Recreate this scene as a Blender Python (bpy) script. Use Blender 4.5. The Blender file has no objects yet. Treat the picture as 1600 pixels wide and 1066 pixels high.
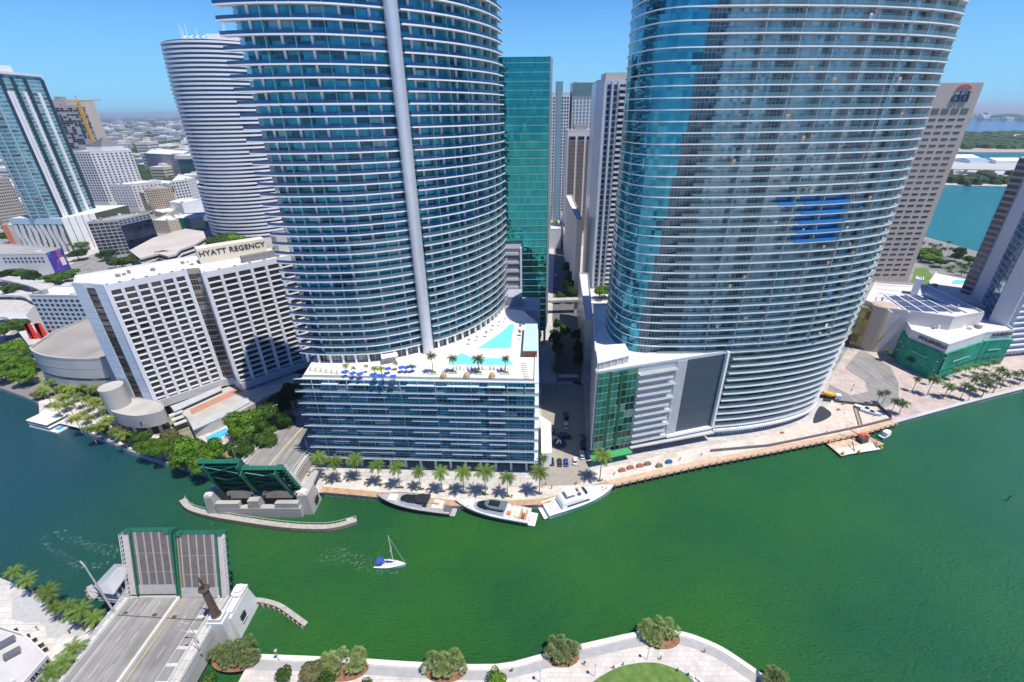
import bpy, math, random
from mathutils import Vector, Matrix
random.seed(7)
S=bpy.context.scene
COL=S.collection
R_=math.radians
# ---------------------------------------------------------------- camera
CAMH=130.0; CX=811.0; CY=533.0
def _cam():
    xv,yv,yh=826.0,1975.0,174.0
    v=Vector((xv-CX,-(yv-CY))); D=v.length; u=v/D
    F=math.sqrt(-(u.y*(CY-yh))*D)
    up=-Vector((v.x,v.y,-F)).normalized()
    f=Vector((0,0,-1)); yy=(f-f.dot(up)*up).normalized(); xx=yy.cross(up)
    return F,Matrix((xx,yy,up))
FPX,RM=_cam()
cam=bpy.data.objects.new('camera',bpy.data.cameras.new('camera'));COL.objects.link(cam)
cam.matrix_world=Matrix.Translation((0,0,CAMH))@RM.to_4x4()
cam.data.sensor_width=36; cam.data.lens=FPX/1600*36; cam.data.shift_x=-(CX-800)/1600
cam.data.clip_start=1; cam.data.clip_end=90000
S.camera=cam
# ---------------------------------------------------------------- light
SUN_EL=68.0; SUNDIR=Vector((0.85*math.cos(R_(SUN_EL)),-0.527*math.cos(R_(SUN_EL)),math.sin(R_(SUN_EL))))
w=bpy.data.worlds.new('World');S.world=w;w.use_nodes=True
nt=w.node_tree;bg=nt.nodes['Background'];sky=nt.nodes.new('ShaderNodeTexSky');sky.sky_type='NISHITA'
sky.sun_disc=False;sky.sun_elevation=R_(SUN_EL);sky.sun_rotation=math.atan2(SUNDIR.x,SUNDIR.y)
sky.air_density=1.0;sky.dust_density=0.0;sky.ozone_density=3.0;sky.altitude=0
tint=nt.nodes.new('ShaderNodeMix');tint.data_type='RGBA';tint.blend_type='MULTIPLY';tint.inputs[0].default_value=1;tint.inputs[7].default_value=(.23,.52,.84,1)
nt.links.new(sky.outputs[0],tint.inputs[6]);gm=nt.nodes.new('ShaderNodeGamma');gm.inputs[1].default_value=1.25;nt.links.new(tint.outputs[2],gm.inputs[0]);tc_=nt.nodes.new('ShaderNodeTexCoord');sx_=nt.nodes.new('ShaderNodeSeparateXYZ');nt.links.new(tc_.outputs['Generated'],sx_.inputs[0])
hr_=nt.nodes.new('ShaderNodeMapRange');hr_.interpolation_type='SMOOTHSTEP';hr_.inputs[1].default_value=0;hr_.inputs[2].default_value=.3;hr_.inputs[3].default_value=.8;hr_.inputs[4].default_value=0;nt.links.new(sx_.outputs[2],hr_.inputs[0])
hm_=nt.nodes.new('ShaderNodeMix');hm_.data_type='RGBA';nt.links.new(hr_.outputs[0],hm_.inputs[0]);nt.links.new(gm.outputs[0],hm_.inputs[6]);hm_.inputs[7].default_value=(2.5,5.5,8.2,1)
nt.links.new(hm_.outputs[2],bg.inputs[0]);bg.inputs[1].default_value=0.092
sl=bpy.data.lights.new('sun','SUN');sl.energy=4.6;sl.angle=R_(0.5);sl.color=(1,0.94,0.84)
so=bpy.data.objects.new('sun',sl);COL.objects.link(so);so.rotation_euler=SUNDIR.to_track_quat('Z','Y').to_euler()
S.view_settings.view_transform='Standard';S.view_settings.look='None';S.view_settings.exposure=0.4;S.view_settings.gamma=1
try:
    S.cycles.max_bounces=6;S.cycles.transparent_max_bounces=12;S.cycles.volume_bounces=0;S.cycles.volume_step_rate=4
except Exception: pass
# ---------------------------------------------------------------- helpers
def G(px,py,z=0.0):
    r=RM.transposed()@Vector((0,0,0)) if False else RM@Vector((px-CX,CY-py,-FPX))
    t=(z-CAMH)/r.z
    return (r.x*t,r.y*t)
def ray_y(px,py,y):
    r=RM@Vector((px-CX,CY-py,-FPX));t=y/r.y
    return (r.x*t,CAMH+r.z*t)
def tag(o,label=None,cat=None,group=None,kind=None):
    if label:o['label']=label
    if cat:o['category']=cat
    if group:o['group']=group
    if kind:o['kind']=kind
    return o
def thing(name,label,cat,loc=(0,0,0),rz=0,group=None):
    o=bpy.data.objects.new(name,None);COL.objects.link(o);o.empty_display_size=.5
    o.location=loc;o.rotation_euler=(0,0,rz);return tag(o,label,cat,group)
def wloc(o):
    v=Vector((0,0,0))
    while o: v+=Vector(o.location);o=o.parent
    return v
ORD=['first','second','third','fourth','fifth','sixth','seventh','eighth','ninth','tenth','eleventh','twelfth','thirteenth','fourteenth','fifteenth','sixteenth','seventeenth','eighteenth','nineteenth','twentieth']+['number %d'%k for k in range(21,60)]
class MB:
    def __init__(s): s.v=[];s.f=[];s.m=[];s.uv=[]
    def face(s,pts,m=0,uv=None):
        i=len(s.v);s.v+= [tuple(p) for p in pts];s.f.append(tuple(range(i,i+len(pts))));s.m.append(m)
        if uv is None:
            a=Vector(pts[0]);e=Vector(pts[1])-a;n=e.cross(Vector(pts[2])-a)
            if abs(n.z)>.7*n.length: uv=[(p[0],p[1]) for p in pts]
            else:
                d=Vector((e.x,e.y,0)) if Vector((e.x,e.y,0)).length>1e-4 else Vector(pts[2])-Vector(pts[1]);d.z=0
                if d.length<1e-6:d=Vector((1,0,0))
                d.normalize();uv=[((Vector(p)-a).dot(d),p[2]) for p in pts]
        s.uv+=uv
    def wall(s,a,b,z0,z1,m=0,u0=0):
        L=math.hypot(b[0]-a[0],b[1]-a[1])
        s.face([(a[0],a[1],z0),(b[0],b[1],z0),(b[0],b[1],z1),(a[0],a[1],z1)],m,[(u0,z0),(u0+L,z0),(u0+L,z1),(u0,z1)])
        return u0+L
    def walls(s,pl,z0,z1,m=0,closed=True):
        u=0;n=len(pl)
        for i in range(n if closed else n-1): u=s.wall(pl[i],pl[(i+1)%n],z0,z1,m,u)
    def cap(s,pl,z,m=0,up=True):
        p=[(q[0],q[1],z) for q in pl]
        s.face(p if up else p[::-1],m)
    def prism(s,pl,z0,z1,m=0,mt=None,bot=True):
        s.walls(pl,z0,z1,m);s.cap(pl,z1,m if mt is None else mt)
        if bot:s.cap(pl,z0,m,False)
    def box(s,cx,cy,z0,z1,sx,sy,rz=0,m=0,mt=None):
        c,n=math.cos(rz),math.sin(rz)
        s.prism([(cx+x*c-y*n,cy+x*n+y*c) for x,y in((-sx/2,-sy/2),(sx/2,-sy/2),(sx/2,sy/2),(-sx/2,sy/2))],z0,z1,m,mt)
    def tube(s,p,q,r0,r1=None,n=8,m=0,caps=True):
        r1=r0 if r1 is None else r1;p=Vector(p);q=Vector(q);d=(q-p).normalized()
        a=d.orthogonal().normalized();b=d.cross(a)
        A=[p+(a*math.cos(t)+b*math.sin(t))*r0 for t in[2*math.pi*k/n for k in range(n)]]
        B=[q+(a*math.cos(t)+b*math.sin(t))*r1 for t in[2*math.pi*k/n for k in range(n)]]
        for k in range(n): s.face([A[k],A[(k+1)%n],B[(k+1)%n],B[k]],m,[(k,0),(k+1,0),(k+1,1),(k,1)])
        if caps: s.face(A[::-1],m);s.face(B,m)
    def bar(s,p,q,w,h,m=0):
        p=Vector(p);q=Vector(q);d=(q-p).normalized();a=d.cross(Vector((0,0,1)))
        a=Vector((1,0,0)) if a.length<1e-4 else a.normalized();b=a.cross(d).normalized()
        o=[(-w/2,-h/2),(w/2,-h/2),(w/2,h/2),(-w/2,h/2)]
        A=[p+a*x+b*y for x,y in o];B=[q+a*x+b*y for x,y in o]
        for k in range(4): s.face([A[k],A[(k+1)%4],B[(k+1)%4],B[k]],m)
        s.face(A[::-1],m);s.face(B,m)
    def strip(s,out,inn,z0,z1,m=0,mt=None):
        "solid band between two polylines of equal length"
        mt=m if mt is None else mt
        for i in range(len(out)-1):
            a,b,c,d=out[i],out[i+1],inn[i+1],inn[i]
            s.face([(a[0],a[1],z1),(b[0],b[1],z1),(c[0],c[1],z1),(d[0],d[1],z1)],mt)
            s.face([(d[0],d[1],z0),(c[0],c[1],z0),(b[0],b[1],z0),(a[0],a[1],z0)],m)
        u=0
        for i in range(len(out)-1): u=s.wall(out[i],out[i+1],z0,z1,m,u)
        for i in range(len(inn)-1): s.wall(inn[i+1],inn[i],z0,z1,m)
        s.wall(inn[0],out[0],z0,z1,m);s.wall(out[-1],inn[-1],z0,z1,m)
    def add(s,o,M):
        i=len(s.v);s.v+=[tuple(M@Vector(p)) for p in o.v];s.f+=[tuple(k+i for k in f) for f in o.f];s.m+=o.m;s.uv+=o.uv
    def build(s,name,mats,parent=None,smooth=False,weld=False,local=False):
        if not isinstance(mats,(list,tuple)):mats=[mats]
        if parent is not None: L=Vector((0,0,0)) if local else wloc(parent)
        else:
            xs=[p[0] for p in s.v];ys=[p[1] for p in s.v];zs=[p[2] for p in s.v]
            L=Vector(((min(xs)+max(xs))/2,(min(ys)+max(ys))/2,min(zs))) if not local else Vector((0,0,0))
        me=bpy.data.meshes.new(name)
        me.from_pydata([(p[0]-L.x,p[1]-L.y,p[2]-L.z) for p in s.v],[],s.f)
        ul=me.uv_layers.new(name='UVMap');ul.data.foreach_set('uv',[c for t in s.uv for c in t])
        for m in mats: me.materials.append(m)
        me.polygons.foreach_set('material_index',s.m)
        if weld:
            import bmesh
            bm=bmesh.new();bm.from_mesh(me);bmesh.ops.remove_doubles(bm,verts=bm.verts,dist=.002)
            bmesh.ops.recalc_face_normals(bm,faces=bm.faces);bm.to_mesh(me);bm.free()
        if smooth: me.polygons.foreach_set('use_smooth',[True]*len(me.polygons))
        me.update()
        o=bpy.data.objects.new(name,me);COL.objects.link(o)
        if parent is not None:o.parent=parent
        else:o.location=L
        return o
def copy_tree(o,parent=None,loc=None,rz=None,sc=None,label=None,group=None):
    c=o.copy();COL.objects.link(c)
    if parent is not None:c.parent=parent
    if loc is not None:c.location=loc
    if rz is not None:c.rotation_euler=(0,0,rz)
    if sc is not None:c.scale=(sc,sc,sc) if not isinstance(sc,tuple) else sc
    if label:c['label']=label
    if group:c['group']=group
    for ch in list(o.children): copy_tree(ch,c)
    return c
def spline(P,n=6,closed=False):
    out=[];N=len(P)
    g=(lambda i:P[i%N]) if closed else (lambda i:P[max(0,min(N-1,i))])
    for i in range(N if closed else N-1):
        a,b,c,d=g(i-1),g(i),g(i+1),g(i+2)
        for k in range(n):
            t=k/n
            out.append(tuple(.5*((2*b[j])+(-a[j]+c[j])*t+(2*a[j]-5*b[j]+4*c[j]-d[j])*t*t+(-a[j]+3*b[j]-3*c[j]+d[j])*t**3) for j in range(len(b))))
    if not closed: out.append(tuple(P[-1]))
    return out
def offset(pl,d,closed=False):
    "offset to the left of travel by d (inside for a CCW ring)"
    out=[];n=len(pl)
    for i in range(n):
        a=pl[(i-1)%n] if (closed or i>0) else pl[i];b=pl[(i+1)%n] if (closed or i<n-1) else pl[i]
        t=Vector((b[0]-a[0],b[1]-a[1])).normalized()
        out.append((pl[i][0]-t.y*d,pl[i][1]+t.x*d))
    return out
def lerp(a,b,t): return tuple(x+(y-x)*t for x,y in zip(a,b))
def at_len(pl,s):
    for i in range(len(pl)-1):
        L=math.dist(pl[i][:2],pl[i+1][:2])
        if s<=L: return lerp(pl[i],pl[i+1],s/L),math.atan2(pl[i+1][1]-pl[i][1],pl[i+1][0]-pl[i][0])
        s-=L
    return pl[-1],math.atan2(pl[-1][1]-pl[-2][1],pl[-1][0]-pl[-2][0])
def plen(pl): return sum(math.dist(pl[i][:2],pl[i+1][:2]) for i in range(len(pl)-1))
# ---------------------------------------------------------------- materials
MC={}
def _new(name):
    m=bpy.data.materials.new(name);m.use_nodes=True;nt=m.node_tree
    return m,nt,nt.nodes['Principled BSDF'],nt.nodes.new,nt.links.new
def mat(name,col,rough=.7,var=.12,scale=.3,bump=0.0,metal=0,spec=.5,alpha=1,objvar=0,stain=0):
    "plain surface with soft weathering in its colour"
    if name in MC:return MC[name]
    m,nt,b,N,L=_new(name)
    tc=N('ShaderNodeTexCoord');no=N('ShaderNodeTexNoise');no.inputs['Scale'].default_value=scale;no.inputs['Detail'].default_value=6
    L(tc.outputs['Object'],no.inputs['Vector'])
    mr=N('ShaderNodeMapRange');mr.inputs[1].default_value=.3;mr.inputs[2].default_value=.7;mr.inputs[3].default_value=1-var;mr.inputs[4].default_value=1+var
    L(no.outputs[0],mr.inputs[0]);mx=N('ShaderNodeVectorMath');mx.operation='SCALE';mx.inputs[0].default_value=col[:3]
    last=mr.outputs[0]
    if objvar:
        oi=N('ShaderNodeObjectInfo');m2=N('ShaderNodeMapRange');m2.inputs[3].default_value=1-objvar;m2.inputs[4].default_value=1+objvar
        L(oi.outputs['Random'],m2.inputs[0]);mm=N('ShaderNodeMath');mm.operation='MULTIPLY';L(last,mm.inputs[0]);L(m2.outputs[0],mm.inputs[1]);last=mm.outputs[0]
    if stain:
        n2=N('ShaderNodeTexNoise');n2.inputs['Scale'].default_value=scale*.35;n2.inputs['Detail'].default_value=8;L(tc.outputs['Object'],n2.inputs['Vector'])
        m3=N('ShaderNodeMapRange');m3.inputs[1].default_value=.5;m3.inputs[2].default_value=.75;m3.inputs[3].default_value=1;m3.inputs[4].default_value=1-stain
        L(n2.outputs[0],m3.inputs[0]);mm=N('ShaderNodeMath');mm.operation='MULTIPLY';L(last,mm.inputs[0]);L(m3.outputs[0],mm.inputs[1]);last=mm.outputs[0]
    L(last,mx.inputs[3]);L(mx.outputs[0],b.inputs['Base Color'])
    b.inputs['Roughness'].default_value=rough;b.inputs['Metallic'].default_value=metal;b.inputs['Specular IOR Level'].default_value=spec
    b.inputs['Alpha'].default_value=alpha
    if bump:
        bp=N('ShaderNodeBump');bp.inputs['Strength'].default_value=bump;bp.inputs['Distance'].default_value=.1
        n3=N('ShaderNodeTexNoise');n3.inputs['Scale'].default_value=scale*8;n3.inputs['Detail'].default_value=4;L(tc.outputs['Object'],n3.inputs['Vector'])
        L(n3.outputs[0],bp.inputs['Height']);L(bp.outputs[0],b.inputs['Normal'])
    MC[name]=m;return m
def glass(name,c1,c2,pw=1.5,ph=3.3,frame=(.3,.33,.35),fw=.06,fh=.08,metal=.35,rough=.06,dark=.2,wob=.02,z0=0,colvar=0,cw=3.5):
    "curtain wall: panes in metres on UV, each pane a little different, thin mullions"
    if name in MC:return MC[name]
    m,nt,b,N,L=_new(name)
    def M(op,a,bb=None):
        n=N('ShaderNodeMath');n.operation=op
        for i,x in enumerate((a,bb)):
            if x is None:continue
            if isinstance(x,(int,float)):n.inputs[i].default_value=x
            else:L(x,n.inputs[i])
        return n.outputs[0]
    uv=N('ShaderNodeUVMap');sp=N('ShaderNodeSeparateXYZ');L(uv.outputs[0],sp.inputs[0])
    u=M('DIVIDE',sp.outputs[0],pw);v=M('DIVIDE',M('SUBTRACT',sp.outputs[1],z0),ph)
    fu,fv=M('FLOOR',u),M('FLOOR',v);ru,rv=M('FRACT',u),M('FRACT',v)
    cb=N('ShaderNodeCombineXYZ');L(fu,cb.inputs[0]);L(fv,cb.inputs[1]);wn=N('ShaderNodeTexWhiteNoise');wn.noise_dimensions='3D';L(cb.outputs[0],wn.inputs['Vector'])
    mix=N('ShaderNodeMix');mix.data_type='RGBA';mix.inputs[6].default_value=(*c1,1);mix.inputs[7].default_value=(*c2,1);L(wn.outputs[0],mix.inputs[0])
    col=mix.outputs[2]
    cb2=N('ShaderNodeCombineXYZ');L(M('FLOOR',M('DIVIDE',sp.outputs[0],cw)),cb2.inputs[0])
    if not colvar: L(fv,cb2.inputs[1])
    cb2.inputs[2].default_value=9.5
    w2=N('ShaderNodeTexWhiteNoise');L(cb2.outputs[0],w2.inputs['Vector'])
    dk=M('LESS_THAN',w2.outputs[0],dark)
    md=N('ShaderNodeMix');md.data_type='RGBA';L(M('MULTIPLY',dk,.75),md.inputs[0]);L(col,md.inputs[6]);md.inputs[7].default_value=(c1[0]*.15,c1[1]*.15,c1[2]*.18,1);col=md.outputs[2]
    cu=N('ShaderNodeMix');cu.data_type='RGBA';L(M('MULTIPLY',M('GREATER_THAN',w2.outputs[0],.91),.32 if dark>.1 else 0),cu.inputs[0]);L(col,cu.inputs[6]);cu.inputs[7].default_value=(.5,.5,.47,1);col=cu.outputs[2]
    fr=M('MAXIMUM',M('LESS_THAN',ru,fw/pw),M('LESS_THAN',rv,fh/ph))
    m3=N('ShaderNodeMix');m3.data_type='RGBA';L(fr,m3.inputs[0]);L(col,m3.inputs[6]);m3.inputs[7].default_value=(*frame,1)
    L(m3.outputs[2],b.inputs['Base Color'])
    L(M('MULTIPLY',M('SUBTRACT',1,fr),metal),b.inputs['Metallic'])
    rr=M('ADD',M('MULTIPLY',fr,.4),rough);L(rr,b.inputs['Roughness'])
    # each pane sits at a very slightly different angle
    ge=N('ShaderNodeNewGeometry');vm=N('ShaderNodeVectorMath');vm.operation='SUBTRACT';L(wn.outputs[1],vm.inputs[0]);vm.inputs[1].default_value=(.5,.5,.5)
    vs=N('ShaderNodeVectorMath');vs.operation='SCALE';L(vm.outputs[0],vs.inputs[0]);vs.inputs[3].default_value=wob
    va=N('ShaderNodeVectorMath');va.operation='ADD';L(ge.outputs['Normal'],va.inputs[0]);L(vs.outputs[0],va.inputs[1])
    vn=N('ShaderNodeVectorMath');vn.operation='NORMALIZE';L(va.outputs[0],vn.inputs[0]);L(vn.outputs[0],b.inputs['Normal'])
    MC[name]=m;return m
def paving(name,col,g=1.5,j=.05,rough=.8,var=.1):
    "flag paving: slabs of slightly different tone with darker joints"
    m=mat(name,col,rough,var,.3,bump=.15,stain=.22);nt=m.node_tree;N=nt.nodes.new;L=nt.links.new;b=nt.nodes['Principled BSDF']
    src=b.inputs['Base Color'].links[0].from_socket
    ge=N('ShaderNodeNewGeometry');br=N('ShaderNodeTexBrick');br.inputs['Scale'].default_value=1.0;br.inputs['Brick Width'].default_value=g*1.3;br.inputs['Row Height'].default_value=g;br.inputs['Mortar Size'].default_value=j;br.inputs['Mortar Smooth'].default_value=.3
    br.inputs['Color1'].default_value=(1,1,1,1);br.inputs['Color2'].default_value=(.86,.85,.84,1);br.inputs['Mortar'].default_value=(.6,.58,.56,1);L(ge.outputs['Position'],br.inputs['Vector'])
    mx=N('ShaderNodeMix');mx.data_type='RGBA';mx.blend_type='MULTIPLY';mx.inputs[0].default_value=1;L(src,mx.inputs[6]);L(br.outputs[0],mx.inputs[7]);L(mx.outputs[2],b.inputs['Base Color']);return m
def roadmat(name,col):
    m=mat(name,col,.85,.12,.25,bump=.2,stain=.25);nt=m.node_tree;N=nt.nodes.new;L=nt.links.new;b=nt.nodes['Principled BSDF']
    src=b.inputs['Base Color'].links[0].from_socket
    ge=N('ShaderNodeNewGeometry');mp=N('ShaderNodeMapping');mp.inputs['Scale'].default_value=(.9,.03,.03);L(ge.outputs['Position'],mp.inputs[0]);n=N('ShaderNodeTexNoise');n.inputs['Scale'].default_value=1;n.inputs['Detail'].default_value=5;L(mp.outputs[0],n.inputs['Vector'])
    mr=N('ShaderNodeMapRange');mr.inputs[1].default_value=.35;mr.inputs[2].default_value=.65;mr.inputs[3].default_value=.74;mr.inputs[4].default_value=1.08;L(n.outputs[0],mr.inputs[0])
    vm=N('ShaderNodeVectorMath');vm.operation='SCALE';L(src,vm.inputs[0]);L(mr.outputs[0],vm.inputs[3]);L(vm.outputs[0],b.inputs['Base Color']);return m
WHITE=lambda:mat('white paint',(.78,.78,.77),.55,.05,.2,stain=.08)
def leafmat(name,c,c2):
    if name in MC:return MC[name]
    m,nt,b,N,L=_new(name)
    ge=N('ShaderNodeNewGeometry');oi=N('ShaderNodeObjectInfo')
    mx=N('ShaderNodeMix');mx.data_type='RGBA';mx.inputs[6].default_value=(*c,1);mx.inputs[7].default_value=(*c2,1)
    L(ge.outputs['Random Per Island'],mx.inputs[0])
    hs=N('ShaderNodeHueSaturation');L(mx.outputs[2],hs.inputs['Color'])
    mr=N('ShaderNodeMapRange');mr.inputs[3].default_value=.75;mr.inputs[4].default_value=1.3;L(oi.outputs['Random'],mr.inputs[0]);L(mr.outputs[0],hs.inputs['Value'])
    L(hs.outputs[0],b.inputs['Base Color']);b.inputs['Roughness'].default_value=.6
    b.inputs['Specular IOR Level'].default_value=.3
    tr=N('ShaderNodeBsdfTranslucent');L(hs.outputs[0],tr.inputs[0]);ms=N('ShaderNodeMixShader');ms.inputs[0].default_value=.3
    L(b.outputs[0],ms.inputs[1]);L(tr.outputs[0],ms.inputs[2]);L(ms.outputs[0],nt.nodes['Material Output'].inputs[0])
    MC[name]=m;return m
UC=None
def unit_cube():
    b=MB();b.box(0,0,-.5,.5,1,1);return b
class Wins:
    "individual windows (nearest 95 as parts, the rest as one part)"
    def __init__(s,root,m,name='window',cap=95): s.r=root;s.m=m;s.n=name;s.L=[];s.cap=cap
    def add(s,x,y,z,w,h,ang,d=.16): s.L.append((x,y,z,w,h,ang,d))
    def grid(s,a,b,z0,z1,nc,nr,fw=.6,fh=.6,off=.0,d=.16,skip=None):
        a=Vector(a[:2]);b=Vector(b[:2]);t=(b-a);L=t.length;t/=L;nrm=Vector((t.y,-t.x));ang=math.atan2(t.y,t.x)
        for i in range(nc):
            for j in range(nr):
                if skip and skip(i,j):continue
                p=a+t*L*(i+.5)/nc+nrm*off
                s.add(p.x,p.y,z0+(z1-z0)*(j+.5)/nr,L/nc*fw,(z1-z0)/nr*fh,ang,d)
    def finish(s):
        s.L.sort(key=lambda q:math.hypot(q[0],q[1],)**2+(q[2]-CAMH)**2)
        W=wloc(s.r);me=None
        for i,(x,y,z,w_,h,ang,d) in enumerate(s.L[:s.cap]):
            if me is None:
                o=unit_cube().build(s.n,s.m,s.r,local=True);me=o.data
            else:
                o=bpy.data.objects.new(s.n,me);COL.objects.link(o);o.parent=s.r
            o.location=(x-W.x,y-W.y,z-W.z);o.rotation_euler=(0,0,ang);o.scale=(w_,d,h)
        rest=s.L[s.cap:]
        if rest:
            b=MB()
            for (x,y,z,w_,h,ang,d) in rest: b.box(x,y,z-h/2,z+h/2,w_,d,ang)
            tag(b.build(s.n,s.m,s.r),kind='stuff')
def text(s,size,name,m,root,loc,rot,ext=.08,align='CENTER',sx=1):
    cu=bpy.data.curves.new(name,'FONT');cu.body=s;cu.size=size;cu.extrude=ext;cu.align_x=align;cu.align_y='CENTER';cu.space_character=1.05
    cu.offset=size*.018
    t=bpy.data.objects.new('tmp',cu);COL.objects.link(t);bpy.context.view_layer.update()
    me=bpy.data.meshes.new_from_object(t);me.name=name;bpy.data.objects.remove(t)
    me.materials.clear();me.materials.append(m)
    o=bpy.data.objects.new(name,me);COL.objects.link(o);o.parent=root;W=wloc(root)
    o.location=Vector(loc)-W;o.rotation_euler=rot;o.scale=(sx,1,1);return o
# ================================================================ SETTING
def water_mat():
    m,nt,b,N,L=_new('river water')
    tc=N('ShaderNodeTexCoord')
    sp=N('ShaderNodeSeparateXYZ');ge=N('ShaderNodeNewGeometry');L(ge.outputs['Position'],sp.inputs[0])
    no=N('ShaderNodeTexNoise');no.inputs['Scale'].default_value=.012;no.inputs['Detail'].default_value=5;L(ge.outputs['Position'],no.inputs['Vector'])
    # silt-green river to blue upstream (west), turquoise bay to the north east
    a=N('ShaderNodeMapRange');a.inputs[1].default_value=-70;a.inputs[2].default_value=-190;L(sp.outputs[0],a.inputs[0])
    ad=N('ShaderNodeMath');ad.operation='MULTIPLY_ADD';L(no.outputs[0],ad.inputs[0]);ad.inputs[1].default_value=.5;L(a.outputs[0],ad.inputs[2])
    sb=N('ShaderNodeMath');sb.operation='SUBTRACT';sb.use_clamp=True;L(ad.outputs[0],sb.inputs[0]);sb.inputs[1].default_value=.25
    n2=N('ShaderNodeTexNoise');n2.inputs['Scale'].default_value=.02;n2.inputs['Detail'].default_value=6;L(ge.outputs['Position'],n2.inputs['Vector'])
    gr=N('ShaderNodeMix');gr.data_type='RGBA';gr.inputs[6].default_value=(.034,.155,.024,1);gr.inputs[7].default_value=(.016,.105,.036,1)
    mr=N('ShaderNodeMapRange');mr.inputs[1].default_value=.35;mr.inputs[2].default_value=.65;L(n2.outputs[0],mr.inputs[0]);L(mr.outputs[0],gr.inputs[0])
    e=N('ShaderNodeMapRange');e.inputs[1].default_value=40;e.inputs[2].default_value=230;L(sp.outputs[0],e.inputs[0])
    ge2=N('ShaderNodeMix');ge2.data_type='RGBA';L(e.outputs[0],ge2.inputs[0]);L(gr.outputs[2],ge2.inputs[6]);ge2.inputs[7].default_value=(.015,.135,.07,1)
    m1=N('ShaderNodeMix');m1.data_type='RGBA';L(sb.outputs[0],m1.inputs[0]);L(ge2.outputs[2],m1.inputs[6]);m1.inputs[7].default_value=(.006,.065,.085,1)
    ba=N('ShaderNodeMapRange');ba.inputs[1].default_value=300;ba.inputs[2].default_value=520;L(sp.outputs[1],ba.inputs[0])
    m2=N('ShaderNodeMix');m2.data_type='RGBA';L(ba.outputs[0],m2.inputs[0]);L(m1.outputs[2],m2.inputs[6]);m2.inputs[7].default_value=(.008,.22,.28,1)
    bf=N('ShaderNodeMapRange');bf.inputs[1].default_value=1000;bf.inputs[2].default_value=2500;L(sp.outputs[1],bf.inputs[0])
    m4=N('ShaderNodeMix');m4.data_type='RGBA';L(bf.outputs[0],m4.inputs[0]);L(m2.outputs[2],m4.inputs[6]);m4.inputs[7].default_value=(.01,.12,.26,1)
    L(m4.outputs[2],b.inputs['Base Color']);b.inputs['Roughness'].default_value=.09;b.inputs['IOR'].default_value=1.33
    # ripples: stretched wind chop, two sizes
    mp=N('ShaderNodeMapping');mp.inputs['Rotation'].default_value=(0,0,R_(25));mp.inputs['Scale'].default_value=(1,2.2,1);L(ge.outputs['Position'],mp.inputs[0])
    w1=N('ShaderNodeTexNoise');w1.inputs['Scale'].default_value=.8;w1.inputs['Detail'].default_value=8;w1.inputs['Roughness'].default_value=.62;L(mp.outputs[0],w1.inputs['Vector'])
    w2=N('ShaderNodeTexNoise');w2.inputs['Scale'].default_value=.08;w2.inputs['Detail'].default_value=3;L(mp.outputs[0],w2.inputs['Vector'])
    bp=N('ShaderNodeBump');bp.inputs['Strength'].default_value=1;bp.inputs['Distance'].default_value=1.5;L(w1.outputs[0],bp.inputs['Height'])
    b2=N('ShaderNodeBump');b2.inputs['Strength'].default_value=.5;b2.inputs['Distance'].default_value=2.0;L(w2.outputs[0],b2.inputs['Height']);L(bp.outputs[0],b2.inputs['Normal'])
    L(b2.outputs[0],b.inputs['Normal']);return m
WATER=water_mat()
b=MB();FAR=42000
b.face([(-FAR,-3000,0),(FAR,-3000,0),(FAR,FAR,0),(-FAR,FAR,0)])
tag(b.build('water',WATER),kind='structure')
def city_mat():
    m,nt,b,N,L=_new('city ground')
    ge=N('ShaderNodeNewGeometry')
    n=N('ShaderNodeTexNoise');n.inputs['Scale'].default_value=.006;n.inputs['Detail'].default_value=8;n.inputs['Roughness'].default_value=.65;L(ge.outputs['Position'],n.inputs['Vector'])
    v=N('ShaderNodeTexVoronoi');v.feature='F1';v.inputs['Scale'].default_value=.02;L(ge.outputs['Position'],v.inputs['Vector'])
    cr=N('ShaderNodeValToRGB');L(n.outputs[0],cr.inputs[0]);e=cr.color_ramp.elements
    e[0].position=.36;e[0].color=(.04,.075,.025,1);e[1].position=.46;e[1].color=(.3,.29,.28,1)
    m2=N('ShaderNodeMix');m2.data_type='RGBA';m2.blend_type='MULTIPLY';m2.inputs[0].default_value=.4;L(cr.outputs[0],m2.inputs[6]);sc=N('ShaderNodeSeparateColor');L(v.outputs['Color'],sc.inputs[0]);L(sc.outputs[0],m2.inputs[7])
    L(m2.outputs[2],b.inputs['Base Color']);b.inputs['Roughness'].default_value=.9;return m
CITY=city_mat()
PAVE=paving('pale concrete paving',(.5,.48,.46),2.2,.09)
PAVEW=paving('cream promenade paving',(.62,.57,.51),1.8,.07)
ASPH=mat('asphalt',(.115,.115,.118),.9,.15,.3,bump=.3,stain=.25)
ROADG=roadmat('worn concrete road',(.26,.255,.245))
TAN=mat('tan timber boardwalk',(.42,.27,.16),.8,.2,.6,bump=.3)
CONC=mat('weathered concrete',(.42,.405,.38),.8,.14,.15,bump=.2,stain=.3)
CONCL=mat('light grey concrete',(.47,.47,.48),.75,.08,.12,bump=.1,stain=.15)
LINEW=mat('white road paint',(.5,.5,.48),.7,.15,1.5)
LINEY=mat('yellow road paint',(.46,.34,.12),.7,.2,1.5)
GRASS=mat('lawn grass',(.1,.18,.035),.9,.3,.5,bump=.6,stain=.2)
SOIL=mat('red brown mulch',(.22,.11,.06),.9,.3,1.2,bump=.5)
LZ=2.0
bank=[G(*p,LZ) for p in [(0,606),(38,620),(85,642),(121,658),(127,672),(205,706),(255,722),(330,742),(352,770),(500,768),(606,778),(708,790),(770,791),(845,788),(905,775),(952,757),(1100,724),(1200,705),(1290,687),(1345,676),(1398,660),(1500,632),(1600,607)]]
e1=G(1640,470,LZ);e2=G(1545,398,LZ);e3=G(1445,372,LZ)
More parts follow.
